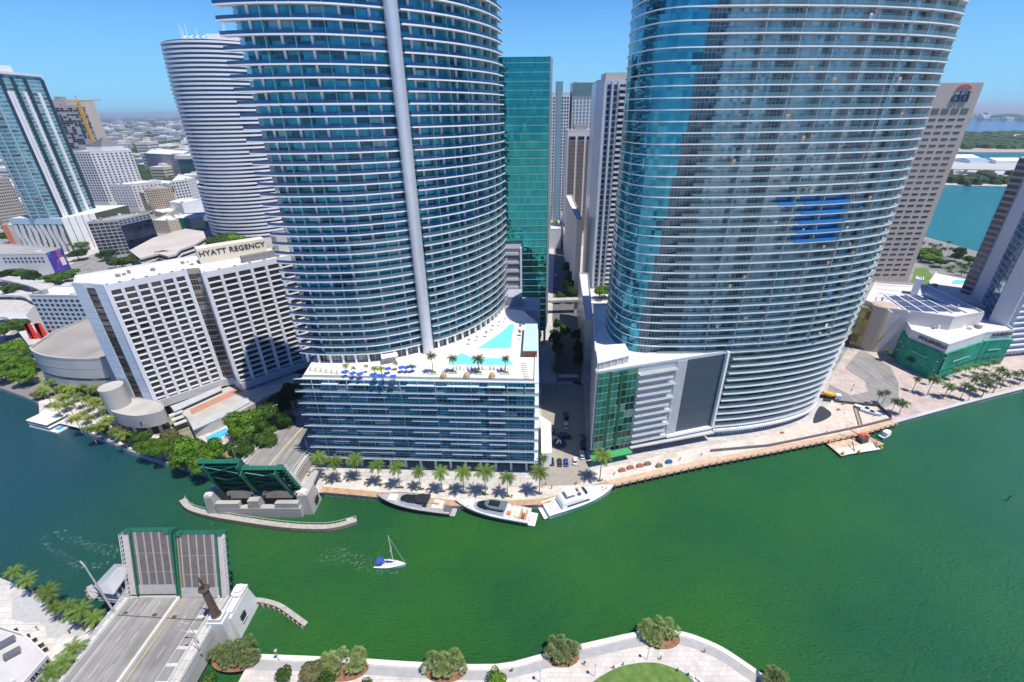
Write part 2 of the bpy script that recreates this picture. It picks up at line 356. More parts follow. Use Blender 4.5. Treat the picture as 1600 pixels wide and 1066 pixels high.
land=[(-1200,bank[0][1]+250)]+[(-420,bank[0][1]+40)]+bank+[(bank[-1][0]+90,bank[-1][1]+40),(e1[0],e1[1]),e2,(e3[0]+4,e3[1]+20),(560,700),(640,1200),(900,2600),(1500,6000),(4000,FAR*.9),(-FAR*.9,FAR*.9),(-FAR*.9,500)]
b=MB();b.cap(land,LZ,0);b.walls(land,-3,LZ,1)
tag(b.build('north_bank_ground',[CITY,CONC]),kind='structure')
def sheet(name,pts,z,m,px=True):
    b=MB();pl=[G(*p,z) for p in pts] if px else pts
    a=sum(pl[i][0]*pl[(i+1)%len(pl)][1]-pl[(i+1)%len(pl)][0]*pl[i][1] for i in range(len(pl)))
    if a<0:pl=pl[::-1]
    b.cap(pl,z,0);return tag(b.build(name,m),kind='structure')
def ribbon(name,pts,w0,w1,z,m,px=True,t=0):
    "strip following a line; w0..w1 = offsets to the left of travel"
    pl=[G(*p,z) for p in pts] if px else pts
    a=offset(pl,w0);c=offset(pl,w1);b=MB()
    if t: b.strip(a,c,z-t,z)
    else:
        for i in range(len(pl)-1): b.face([(*a[i],z),(*a[i+1],z),(*c[i+1],z),(*c[i],z)])
    return tag(b.build(name,m),kind='structure')
# Downtown blocks paving and promenade in front of the twin towers
sheet('downtown_pavement',[(-90,130.0),(30,132),(140,165),(175,190),(150,330),(60,640),(-10,640),(-95,330),(-100,150)],LZ+.02,PAVE,False)
prom=bank[9:21]
b=MB();a=offset(prom,0.0);c=offset(prom,9)
for i in range(len(prom)-1): b.face([(*a[i],LZ+.05),(*a[i+1],LZ+.05),(*c[i+1],LZ+.05),(*c[i],LZ+.05)])
tag(b.build('riverside_promenade',PAVEW),kind='structure')
bw=bank[9:16]
a=offset(bw,-.25);c=offset(bw,2.4);b=MB();b.strip(a,c,LZ-.25,LZ+.12)
tag(b.build('boardwalk',TAN),kind='structure')
bw2=bank[15:21]
a=offset(bw2,-1.4);c=offset(bw2,2.0);b=MB();b.strip(a,c,LZ-.2,LZ+.1)
tag(b.build('timber_walkway',mat('sun bleached planks',(.5,.36,.25),.8,.15,.5,bump=.3)),kind='structure')
# right hand quay: pinkish promenade, drive and side road
PINK=paving('pinkish plaza paving',(.5,.42,.38),2.0,.08)
sheet('east_plaza_pavement',[(1300,690),(1345,678),(1398,661),(1500,633),(1640,598),(1640,520),(1560,545),(1470,600),(1395,560),(1340,520),(1290,600)],LZ+.04,PINK)
sheet('east_drive',[(1320,575),(1345,545),(1390,572),(1404,598),(1404,628),(1372,640),(1310,628),(1290,622),(1296,600),(1330,618),(1356,612),(1352,596)],LZ+.09,ROADG)
sheet('construction_yard_ground',[(1285,650),(1296,628),(1345,632),(1372,634),(1392,652),(1345,672),(1240,692),(1200,698),(1190,684)],LZ+.13,mat('dusty site ground',(.55,.47,.4),.9,.15,.4,bump=.3,stain=.15))
ribbon('quay_edge',[(1398,661),(1500,633),(1600,607),(1660,590)],0,1.6,LZ+.18,CONCL,t=.4)
# valet court and street canyon
sheet('valet_court_ground',[(842,760),(846,690),(846,600),(912,600),(916,700),(925,745),(900,758)],LZ+.09,mat('court pavers',(.3,.27,.235),.85,.1,.5,bump=.2))
sheet('avenue_road',[(868,596),(908,596),(906,500),(898,420),(893,350),(890,300),(872,300),(866,350),(862,420),(860,500)],LZ+.08,ASPH)
sheet('avenue_pavement',[(850,596),(870,596),(863,500),(865,420),(868,350),(872,300),(862,300),(855,350),(848,420),(843,500)],LZ+.12,PAVE)
sheet('crosswalk',[(873,590),(904,590),(904,585),(873,585)],LZ+.16,LINEW)
# distant streets and car parks on the west side
sheet('west_street',[(75,430),(150,395),(230,430),(330,395),(350,380),(420,375),(300,400),(200,450),(120,470)],LZ+.1,ROADG)
sheet('west_plaza_ground',[(0,420),(60,380),(130,378),(200,400),(150,440),(60,470),(0,540),(-60,540)],LZ+.05,PAVE)
sheet('hotel_grounds',[(60,630),(125,665),(205,700),(330,738),(400,690),(470,640),(440,560),(200,560),(60,560)],LZ+.03,mat('shaded planting ground',(.2,.19,.13),.9,.3,.3,bump=.4))
sheet('hotel_terrace',[(62,655),(120,668),(205,702),(250,716),(300,728),(300,700),(180,655),(120,620),(60,625)],LZ+.07,PAVEW)
# ---------------------------------------------------------------- south bank
park=[G(*p,LZ) for p in [(395,1024),(497,1028),(578,1032),(656,1037),(775,1040),(843,1025),(911,1008),(997,989),(1035,985),(1070,990),(1097,999),(1128,1013),(1162,1035),(1193,1057),(1225,1085)]]
pk=spline(park,3)
south=pk+[(75,40),(300,-60),(3000,-200),(3000,-2900),(-120,-2900),(-80,40),(-72,60)]
b=MB();b.cap(south[::-1],LZ,0);b.walls(south[::-1],-3,LZ,1)
tag(b.build('south_park_ground',[paving('park paving pink grey',(.58,.54,.5),1.2,.04),CONCL]),kind='structure')
b=MB();b.strip(offset(pk,.25),offset(pk,-1.1),LZ-.5,LZ+.28);tag(b.build('seawall_cap',mat('seawall cap',(.62,.6,.55),.75,.08,.4,bump=.1)),kind='structure')
b=MB();a=offset(pk,-1.25);c=offset(pk,-3.4)
for i in range(len(pk)-1): b.face([(*c[i],LZ+.03),(*c[i+1],LZ+.03),(*a[i+1],LZ+.03),(*a[i],LZ+.03)])
tag(b.build('grey_walkway',mat('grey walkway paving',(.33,.33,.33),.85,.1,.6,bump=.15)),kind='structure')
lawn=[G(*p,LZ+.1) for p in [(915,1076),(956,1047),(991,1037),(1021,1035.5),(1042,1040),(1070,1052),(1092,1076),(1100,1110),(1000,1140),(910,1110)]]
lw=spline(lawn,4,True)
b=MB();b.cap(lw[::-1],LZ+.1);tag(b.build('lawn',GRASS),kind='structure')
b=MB();lo=lw+[lw[0]];b.strip(offset(lo,.35),lo,LZ,LZ+.16);tag(b.build('lawn_kerb',CONCL),kind='structure')
# mulch beds under the palmettos come with the shrubs
# south-west quay (bottom left)
sw=[G(*p,LZ) for p in [(-40,880),(0,903),(30,915),(60,935),(100,960),(150,985),(176,1000)]]
swl=sw+[(-113,60),(-113,-2900),(-3000,-2900),(-3000,300),(-400,150)]
b=MB();b.cap(swl[::-1],LZ,0);b.walls(swl[::-1],-3,LZ,1)
tag(b.build('south_west_quay_ground',[paving('pale quay paving',(.58,.56,.53),1.8,.06),CONC]),kind='structure')
sheet('grey_paving_wave',[(22,930),(50,925),(90,955),(130,985),(140,990),(120,996),(100,990),(88,998),(74,995),(70,980),(60,972),(40,973),(20,968),(18,950)],LZ+.03,mat('light grey setts',(.4,.4,.41),.8,.12,.8,bump=.15))
# ================================================================ HERO TOWERS
NAVY=mat('blue railing glass',(.008,.075,.2),.08,.25,.3,metal=.25,spec=.8,alpha=.8)
CLR=mat('clear railing glass',(.22,.36,.4),.08,.1,.3,metal=.2,spec=.8,alpha=.55)
SLABW=mat('white painted slab',(.8,.8,.8),.6,.05,.1,stain=.05)
EPG=glass('blue apartment glass',(.012,.2,.3),(.015,.32,.43),1.35,1.65,(.1,.16,.2),.09,.07,.35,.07,.28,.03,cw=4.05)
DECK=44.0
FLT=mat('balcony tiles with shade',(.3,.29,.28),.8,.5,1.3)  # tile grey darkened to carry the balcony shadow and clutter
# ---- podium of the left tower
pod=[(-79,144.4),(5.3,139.8),(8.2,190.5),(2,205),(-30,215),(-84,200)]
T1=thing('apartment_podium','glazed blue podium block carrying the pool deck and palms beside the river','building',(-37,170,LZ))
b=MB();b.prism(pod,8,DECK-.4,0,1)
pw=glass('podium glass',(.01,.13,.22),(.015,.25,.34),1.5,1.8,(.3,.36,.4),.08,.08,.35,.07,.3,.03,cw=6)
b.build('glazing',[pw,PAVE],T1)
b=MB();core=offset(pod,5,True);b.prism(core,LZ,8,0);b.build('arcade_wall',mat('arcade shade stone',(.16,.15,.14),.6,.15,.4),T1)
for k in range(14):
    t=(k+.5)/14;p=lerp(pod[0],pod[1],t);b=MB();b.box(p[0]+.1,p[1]+1.0,LZ,8,.9,.9);b.build('column',CONCL,T1)
for k in range(3):
    p=lerp(pod[1],pod[2],(k+.6)/3);b=MB();b.box(p[0]-1,p[1],LZ,8,.9,.9);b.build('column',CONCL,T1)
rnd=random.Random(3)
fl=[8+(DECK-8)/7*i for i in range(8)]
for i,z in enumerate(fl):
    b=MB();zz=z if i<7 else DECK-.35
    ex=1.5 if i<7 else .5
    out=[(pod[0][0]-3.2,pod[0][1]-ex),(pod[1][0]+1.6,pod[1][1]-ex),(pod[2][0]+.5,pod[2][1])];inn=[(pod[0][0]+.01,pod[0][1]-.01),(pod[1][0]-.01,pod[1][1]-.01),(pod[2][0]-.6,pod[2][1])]
    b.strip(out,inn,zz-.12,zz+.2);sl_=b.build('balcony_slab',mat('pale blue grey slab',(.5,.58,.64),.5,.06,.2),T1)
    if i<7:
        b=MB();o2=offset(out[:2],.15);i2=offset(out[:2],.22);b.strip(o2,i2,zz+.22,zz+1.2);b.build('railing',mat('podium railing glass',(.07,.2,.28),.06,.1,.5,metal=.3,alpha=.45),sl_)
        b=MB();o3=[(pod[0][0]-1.2,pod[0][1]-.55),(pod[1][0]+.3,pod[1][1]-.55)];b.strip(o3,[(pod[0][0]-1.2,pod[0][1]-.02),(pod[1][0]+.3,pod[1][1]-.02)],zz+2.5,zz+2.66);b.build('mid_slab',MC['pale blue grey slab'],T1)
        for k in range(13):
            p=lerp(pod[0],pod[1],(k+.5)/13);b=MB();b.box(p[0],p[1]-.35,zz+.24,zz+4.9,.12,.6);b.build('divider_fin',MC['pale blue grey slab'],T1)
        # protruding white sun shelves, staggered
        x=0.03+.02*(i%2)
        for (f0,f1) in ((.08,.155),(.2,.36),(.455,.575),(.625,.765),(.8,.875)):
            f0+=rnd.uniform(-.004,.004);b=MB();p=lerp(pod[0],pod[1],f0);q=lerp(pod[0],pod[1],f1)
            b.strip([(p[0],p[1]-1.3),(q[0],q[1]-1.3)],[(p[0],p[1]-.003),(q[0],q[1]-.003)],zz+2.95,zz+3.25);b.build('sun_shelf',mat('sun shelf metal',(.55,.6,.66),.5,.05,.2),T1)
b=MB();r_=[(5.45,139.7),(8.35,190.5)];b.wall(r_[0],r_[1],LZ,DECK+.2);b.strip(r_,[(5.31,139.9),(8.21,190.5)],LZ,DECK+.2);b.build('end_wall',SLABW,T1)
# lower white annex roof beside the valet court
b=MB();b.prism([(8.4,143),(12.5,143.5),(13.5,163),(9.3,168)],LZ,9,0);tag(b.build('annex_block',SLABW),'plain white single storey annex roof against the podium end wall facing the valet court','annex')
b=MB();dk=offset(pod,-.3,True);b.prism(dk,DECK-.35,DECK,0);b.build('pool_deck',mat('white deck paving',(.72,.69,.65),.75,.07,.6,stain=.06),T1)
def glassrail(name,pl,z,h,root,m=CLR):
    b=MB();b.strip(pl,offset(pl,.06),z,z+h);return b.build(name,m,root)
glassrail('deck_railing',offset(pod[:3],.2),DECK+.001,1.15,T1)
# pools
POOL=mat('pool water',(.16,.62,.66),.05,.06,.4,bump=.15)
def pool(name,px,label,z=DECK,cat='swimming pool',m=POOL,pts=None):
    pl=[G(*p,z+.03) for p in px] if pts is None else pts
    a=sum(pl[i][0]*pl[(i+1)%len(pl)][1]-pl[(i+1)%len(pl)][0]*pl[i][1] for i in range(len(pl)))
    if a<0:pl=pl[::-1]
    t=thing(name,label,cat,(pl[0][0],pl[0][1],z));b=MB();b.prism(pl,z+.01,z+.06);b.build('water_surface',m,t)
    q=pl+[pl[0]];b=MB();b.strip(offset(q,-.4),q,z+.005,z+.14);b.build('coping',mat('pool coping',(.66,.62,.56),.7,.05,.5),t);return t
pool('swimming_pool',[(745,545),(797,545),(803,507),(797,507),(780,522)],'triangular pale turquoise swimming pool on the podium deck beside the curved tower')
pool('swimming_pool',[(697,570),(720,552),(742,560),(790,560),(803,569),(795,571)],'smaller angular turquoise swimming pool on the podium deck behind the date palms')
# ---- left tower
TOP=172.0
leftarc=spline([(-84.2,156.3),(-80,155.2),(-74.5,154.4),(-68.7,154.1),(-60,154.4),(-53.3,155.4),(-45,158.8),(-38,162.7)],5)
rightarc=spline([(-33.8,165.0),(-29,168.3),(-24.6,172.3),(-19.5,178),(-15.5,184.1),(-11,192.6),(-7.5,202.6),(-5.2,214)],5)
backpts=spline([(-5.2,214),(-8,222),(-14,223),(-24,215),(-38,199),(-56,187),(-74,178),(-83,171),(-84.5,163)],4)
wl=[p for p in offset(leftarc,1.9) if p[0]>-78.5];wr=offset(rightarc,1.9)
wring=wl+[(-36.6,166.2),(-35.0,167.2)]+wr+[p for p in offset(backpts,2.3)[2:]]
T2=thing('apartment_tower','tall curved blue glass tower with navy balcony railings and one full height silver fin','tower',(-45,195,DECK))
z=DECK+4.2;zs=[]
while z<TOP: zs.append(z);z+= 3.22 if z<118 else (3.42 if z<140 else 3.62)
lobby=MB();lobby.walls(wring,DECK,zs[0]-.55);lobby.build('lobby_glazing',glass('lobby glass',(.03,.06,.08),(.1,.13,.15),2,4,(.5,.5,.5),.15,.2,.3,.1,.3),T2)
def front(pl,a,c):
    return [p for p in pl]
for i,z in enumerate(zs):
    zn=zs[i+1] if i+1<len(zs) else TOP
    for side,pl in (('l',leftarc),('r',rightarc)):
        inn=offset(pl,2.6)
        if side=='l': inn=[(max(p[0],-83.2+.02*k),p[1]) for k,p in enumerate(inn)]
        b=MB();b.strip(pl,inn,z-.42,z,0,1);bal=b.build('balcony',[SLABW,FLT],T2)
        rl=offset(pl,.12);b=MB();n=len(rl)
        upper=z>92
        if upper: b.strip(rl,offset(rl,.06),z,z+.92)
        else:
            cut=int(n*(.62 if z>70 else .35)) if side=='l' else 0
            if cut>2: b.strip(rl[:cut],offset(rl[:cut],.06),z,z+.92,0)
            rr=rl[max(cut-1,0):];b.strip(rr,offset(rr,.05),z,z+1.1,1)
        b.build('railing',[NAVY,mat('greyish railing glass',(.14,.24,.3),.08,.1,.3,metal=.3,alpha=.6)],bal)
    b=MB();b.walls(wring,z,zn-.55);b.cap(wring,z,1);b.cap(wring,zn-.56,1,False)
    b.build('window_band',[EPG,SLABW],T2)
b=MB();b.prism(wring,TOP-.55,TOP+1);b.build('roof',SLABW,T2)
b=MB();rg=spline([(-37.9,161.6),(-36.2,160.9),(-34.6,162.2),(-34.4,164.4),(-35.6,166.4),(-37.6,165.4),(-38.4,163.4)],3,True)
b.prism(rg,DECK,TOP+4);b.build('silver_fin',mat('silver metal cladding',(.6,.62,.66),.35,.06,.2,metal=.4),T2,smooth=False)
PIER=mat('white pier render',(.58,.62,.66),.6,.05,.2)
DIV=mat('cyan divider glass',(.2,.5,.52),.15,.1,.3,metal=.1,alpha=.7)
for pl in (wl,wr):
    L_=plen(pl);k=0;s=3.0
    while s<L_-1:
        p,a=at_len(pl,s)
        b=MB();nx,ny=math.sin(a),-math.cos(a)
        if k%2==0: b.box(p[0]+nx*.25,p[1]+ny*.25,zs[0],TOP-.6,.75,.5,a);b.build('pier',PIER,T2)
        else: b.box(p[0]+nx*.95,p[1]+ny*.95,zs[0],TOP-.6,.12,1.85,a);b.build('balcony_divider',DIV,T2)
        s+=4.15;k+=1
# ground columns of the tower at the deck
for k in range(15):
    s=plen(rightarc)*(k+.5)/15;p,a=at_len(offset(rightarc,.9),s);b=MB();b.box(p[0],p[1],DECK+.002,DECK+3.6,.7,.7,a);b.build('deck_column',SLABW,T2)
for k in range(10):
    s=plen(leftarc)*(k+.5)/10;p,a=at_len(offset(leftarc,.9),s);b=MB();b.box(p[0],p[1],DECK+.002,DECK+3.6,.7,.7,a);b.build('deck_column',SLABW,T2)
# ---- right tower (unfinished)
AMG=glass('grey blue tower glass',(.09,.21,.27),(.38,.52,.58),1.25,3.3,(.3,.36,.4),.09,.1,.35,.06,.4,.05,colvar=1,cw=3.9)
AMB=glass('saturated blue tower glass',(.02,.2,.3),(.05,.34,.44),1.6,3.3,(.05,.15,.2),.05,.07,.6,.04,.05,.06,cw=4.8)
T3=thing('sail_shaped_tower','huge curved glass tower under construction with thin white floor edges, widest at the right','tower',(92,190,LZ))
amo=spline([(38.2,181),(38.3,176),(39.3,170),(41.8,164.6),(45.6,161.3),(50,159.9),(56,159.3),(66,159.1),(76,159.3),(86,160.1),(98,161.4),(110,163.6),(122,166.8),(133,171),(141,175.5),(145.5,180.5),(146.5,187),(144,196),(137,205),(120,215),(95,221),(70,219),(52,210),(42,197),(38.6,187)],4,True)
def taper(pl,z):
    s=1-.065*max(0,(62-z)/60)**1.3 if z<62 else 1
    return [(38+(p[0]-38)*s,p[1]) for p in pl]
def inset_am(pl):
    q=[];o=offset(pl,2.5,True);o2=offset(pl,.35,True)
    for p,a,c in zip(pl,o,o2):
        f=1.0 if (p[0]>58 and p[1]<200) else (0.0 if p[0]<50 or p[1]>205 else (p[0]-50)/8)
        q.append(lerp(c,a,max(0,min(1,f))))
    return q
FH=3.3;zs3=[8+FH*i for i in range(51)]
nA=len(amo)
lowpart=lambda pl:[p for p in pl if p[0]>83 and p[1]<200]
FILM=mat('blue protective film',(.01,.2,.5),.35,.1,.5)
PLY=mat('plywood sheet',(.6,.38,.22),.8,.15,.6)
AMR=mat('teal tinted railing glass',(.2,.36,.39),.05,.1,.3,metal=.2,alpha=.3)
LIP=mat('balcony lip metal',(.8,.82,.84),.4,.05,.2)
WCON=mat('raw concrete soffit',(.5,.5,.5),.8,.08,.2)
for i,z in enumerate(zs3):
    out=taper(amo,z);inn=inset_am(out);bx_=46.5+max(0,z-60)*.1
    zn=z+FH
    if z>DECK-1:
        ol=out+[out[0]];il=[lerp(a,c,1) for a,c in zip(inn,inn)];il=il+[il[0]]
        deep=offset(out,4.0,True);deep=deep+[deep[0]]
        b=MB();b.strip(ol,deep,z-.34,z,0,1);sl_=b.build('floor_edge',[LIP,mat('bare balcony screed',(.42,.48,.5),.8,.35,1.1)],T3)
        rr=[p for p in offset(out,.12,True) if p[0]>53+max(0,z-60)*.08 and p[1]<189]
        if i%1==0 and z<DECK+140*1: b=MB();b.strip(rr,offset(rr,.05),z,z+1.15);b.build('railing',AMR,sl_)
        b=MB();u=0;n=len(inn)
        for k in range(n):
            a_,c_=inn[k],inn[(k+1)%n];u=b.wall(a_,c_,z,zn-.38,1 if min(a_[0],c_[0])<bx_ and max(a_[1],c_[1])<205 else 0,u)
        b.cap(offset(out,3.5,True),zn-.4,2,False)
        b.build('window_band',[AMG,AMB,WCON],T3)
    else:
        op=lowpart(out);ip=offset(op,2.4);dp=offset(op,4)
        b=MB();b.strip(op,dp,z-.38,z);sl_=b.build('floor_edge',LIP,T3)
        rr=offset(op,.12);b=MB();b.strip(rr,offset(rr,.05),z,z+1.15);b.build('railing',AMR,sl_)
        b=MB();b.walls(ip,z,zn-.38,0,False);b.build('window_band',[glass('green netted glass',(.04,.1,.06),(.12,.2,.17),1.25,3.3,(.2,.22,.22),.07,.1,.3,.1,.25,.03,cw=4.7)],T3)
b=MB();b.prism(offset(taper(amo,200),1,True),zs3[-1]+FH-.38,zs3[-1]+FH+.6);b.build('roof',LIP,T3)
b=MB();op=lowpart(taper(amo,6));b.strip(offset(op,-.4),offset(op,4),5.5,6.6);b.build('entrance_canopy',SLABW,T3)
b=MB();b.walls(offset(op,1.6),LZ,5.5,0,False);b.build('lobby_glazing',glass('lobby ribbed glass',(.03,.12,.2),(.08,.3,.42),1.1,3.6,(.7,.7,.7),.3,.1,.3,.06,.2),T3)
b=MB();b.walls(offset(taper(amo,9),4.6,True),LZ,8+FH*11,0);b.build('core_wall',WCON,T3)
# balcony partitions on the tower (slab-to-slab fins that the photo shows as thin vertical lines)
fr=[p for p in amo if p[0]>61 and p[1]<186]
for s in range(9,int(plen(fr)),11):
    p,a=at_len(offset(fr,1.3),s);b=MB();b.box(p[0],p[1],DECK+2,zs3[-1],.22,2.3,a);b.build('partition',mat('partition grey',(.33,.36,.39),.5,.08,.3),T3)
rnd=random.Random(11)
for (x0,x1,za,zb_) in ((97,119,86,103),(88,96,99,103)):
    for z in zs3:
        if za<z<zb_:
            q=[p for p in offset(amo,-.04,True) if x0<p[0]<x1 and p[1]<186];b=MB();b.strip(q,offset(q,.1),z+.02,z+1.1);b.build('protective_film',FILM,T3);q=[p for p in offset(amo,2.3,True) if x0-1<p[0]<x1-1 and p[1]<186];b=MB();b.strip(q,offset(q,.1),z+.03,z+2.9);b.build('protective_film',mat('deep blue window film',(.01,.16,.42),.15,.3,.5),T3)
for k in range(46):
    z=rnd.choice(zs3[11:49]);s=rnd.uniform(6,plen(fr)-25);p,a=at_len(offset(fr,.3),s);b=MB();w_=rnd.uniform(.8,1.5);b.box(p[0],p[1],z+.01,z+rnd.uniform(1.2,2),w_,.12,a)
    b.build('protective_sheet',PLY if rnd.random()<.6 else (FILM if rnd.random()<.6 else SLABW),T3)
# hoist cable line down the face
p,a=at_len(offset(fr,-.5),plen(fr)*.62);q,a2=at_len(offset(fr,-.5),plen(fr)*.56)
b=MB();b.tube((p[0],p[1],zs3[-1]),(q[0],q[1],DECK+4),.09,n=6);b.build('hoist_cable',mat('hoist steel',(.5,.45,.42),.5,.1,1),T3)
# ---- podium of the right tower
T4=thing('annex_podium','low angular block with green netted glazing and a dark louvred panel beside the sail tower','building',(55,170,LZ))
ap=[(28.2,145.6),(82.4,160.6),(86,185),(60,212),(37.0,211)]
b=MB();b.prism(ap,8,DECK-.5,0,1)
b.build('body',[mat('annex shell grey',(.4,.42,.45),.55,.06,.15,metal=.15),PAVE],T4)
b=MB();b.prism(offset(ap,3,True),LZ,8,0);b.build('ground_floor_wall',glass('shopfront glass',(.05,.1,.1),(.2,.3,.32),2.2,4,(.6,.6,.6),.2,.3,.3,.1,.3),T4)
b=MB();b.prism(offset(ap,-.25,True),DECK-.5,DECK,0);b.build('roof_slab',mat('white roof membrane',(.74,.73,.71),.7,.06,.3,stain=.08),T4)
ring=ap+[ap[0]];b=MB();b.strip(offset(ring,-.3),offset(ring,.35),DECK,DECK+.7);b.build('parapet',mat('lavender white metal trim',(.62,.64,.7),.4,.05,.3,metal=.2),T4)
F0,F1=ap[0],ap[1]
def FP(t,d=0):
    p=lerp(F0,F1,t);L=math.dist(F0,F1);n=((F1[1]-F0[1])/L,-(F1[0]-F0[0])/L);return (p[0]+n[0]*d,p[1]+n[1]*d)
GG=glass('green netted curtain wall',(.015,.13,.085),(.06,.24,.19),2.0,3.3,(.45,.55,.52),.05,.16,.3,.12,.2,.03,z0=8.5,cw=4)
b=MB();b.strip([FP(.015,.6),FP(.3,.6)],[FP(.015,.003),FP(.3,.003)],8.5,DECK-.6);b.build('green_glazing',GG,T4)
for t in (.09,.175):
    b=MB();b.strip([FP(t,.75),FP(t+.018,.75)],[FP(t,.603),FP(t+.018,.603)],8.5,DECK-.6);b.build('green_net_strip',mat('dark green netting',(.01,.09,.035),.8,.2,1),T4)
for k in range(11):
    z=8.5+k*3.2;b=MB();e=.60-.03*(k%2)
    b.strip([FP(.31,1.5),FP(e,1.5)],[FP(.31,.003),FP(e,.003)],z,z+.45);o=b.build('balcony_slab',SLABW,T4)
    b=MB();b.strip([FP(.31,1.45),FP(e,1.45)],[FP(.31,1.4),FP(e,1.4)],z+.45,z+1.45);b.build('railing',mat('pale railing glass',(.45,.5,.5),.1,.1,.5,alpha=.45),o)
b=MB();b.strip([FP(.6,.3),FP(.68,.3)],[FP(.6,.003),FP(.68,.003)],9,DECK-.5);b.build('grey_panel',mat('grey render',(.45,.46,.48),.7,.06,.3),T4)
b=MB();b.strip([FP(.68,.1),FP(.985,.1)],[FP(.68,.003),FP(.985,.003)],9,DECK-.5)
b.build('louvre_panel',glass('dark louvres',(.03,.055,.085),(.05,.075,.105),50,.55,(.12,.15,.19),.02,.2,.3,.35,0,0),T4)
b=MB()
b.strip([FP(.985,1.4),FP(1.003,1.4)],[FP(.985,.003),FP(1.003,.003)],8,DECK+.7);b.strip([FP(.6,1.4),FP(.984,1.4)],[FP(.6,.003),FP(.984,.003)],7.6,8.6)
b.build('white_frame',SLABW,T4)
b=MB();b.strip([FP(-.01,4),FP(.3,4)],[FP(-.01,.5),FP(.3,.5)],5.6,6.0);b.build('green_canopy',mat('bright green awning',(.04,.3,.1),.7,.1,.5),T4)
b=MB();b.strip([FP(.3,2),FP(.99,3)],[FP(.3,.05),FP(.99,.05)],6.2,6.8);b.build('ground_canopy',CONCL,T4)
b=MB();q=[G(933,580,DECK),G(984,567,DECK),G(975,549,DECK),G(930,552,DECK)];q=q[::-1] if False else q
t5=thing('roof_canopy','flat white steel roof canopy standing on the annex block corner','canopy',(q[0][0],q[0][1],DECK))
b.prism(q,DECK+3.1,DECK+3.4);b.build('canopy_roof',SLABW,t5)
for a_,c_ in ((0,1),):
    for k in range(6):
        p=lerp(q[a_],q[c_],k/5);b=MB();b.box(p[0],p[1]+.1,DECK+.001,DECK+3.1,.2,.2);b.build('post',SLABW,t5)
b=MB();b.prism([lerp(p,(sum(x[0] for x in q)/4,sum(x[1] for x in q)/4),.08) for p in q],DECK+.001,DECK+3.0);b.build('plant_box',mat('grey plant enclosure',(.4,.4,.42),.6,.1,.4),t5)
# white curved drum at the tower foot
b=MB();b.strip([p for p in offset(amo,.6,True) if p[0]<84 and p[1]<185],[p for p in offset(amo,1.4,True) if p[0]<84 and p[1]<185],DECK,DECK+1.9) if False else b.walls(offset(amo,.5,True),DECK-.4,DECK+.6)
b.build('tower_base_band',mat('cream base panel',(.66,.62,.56),.7,.05,.3),T3)
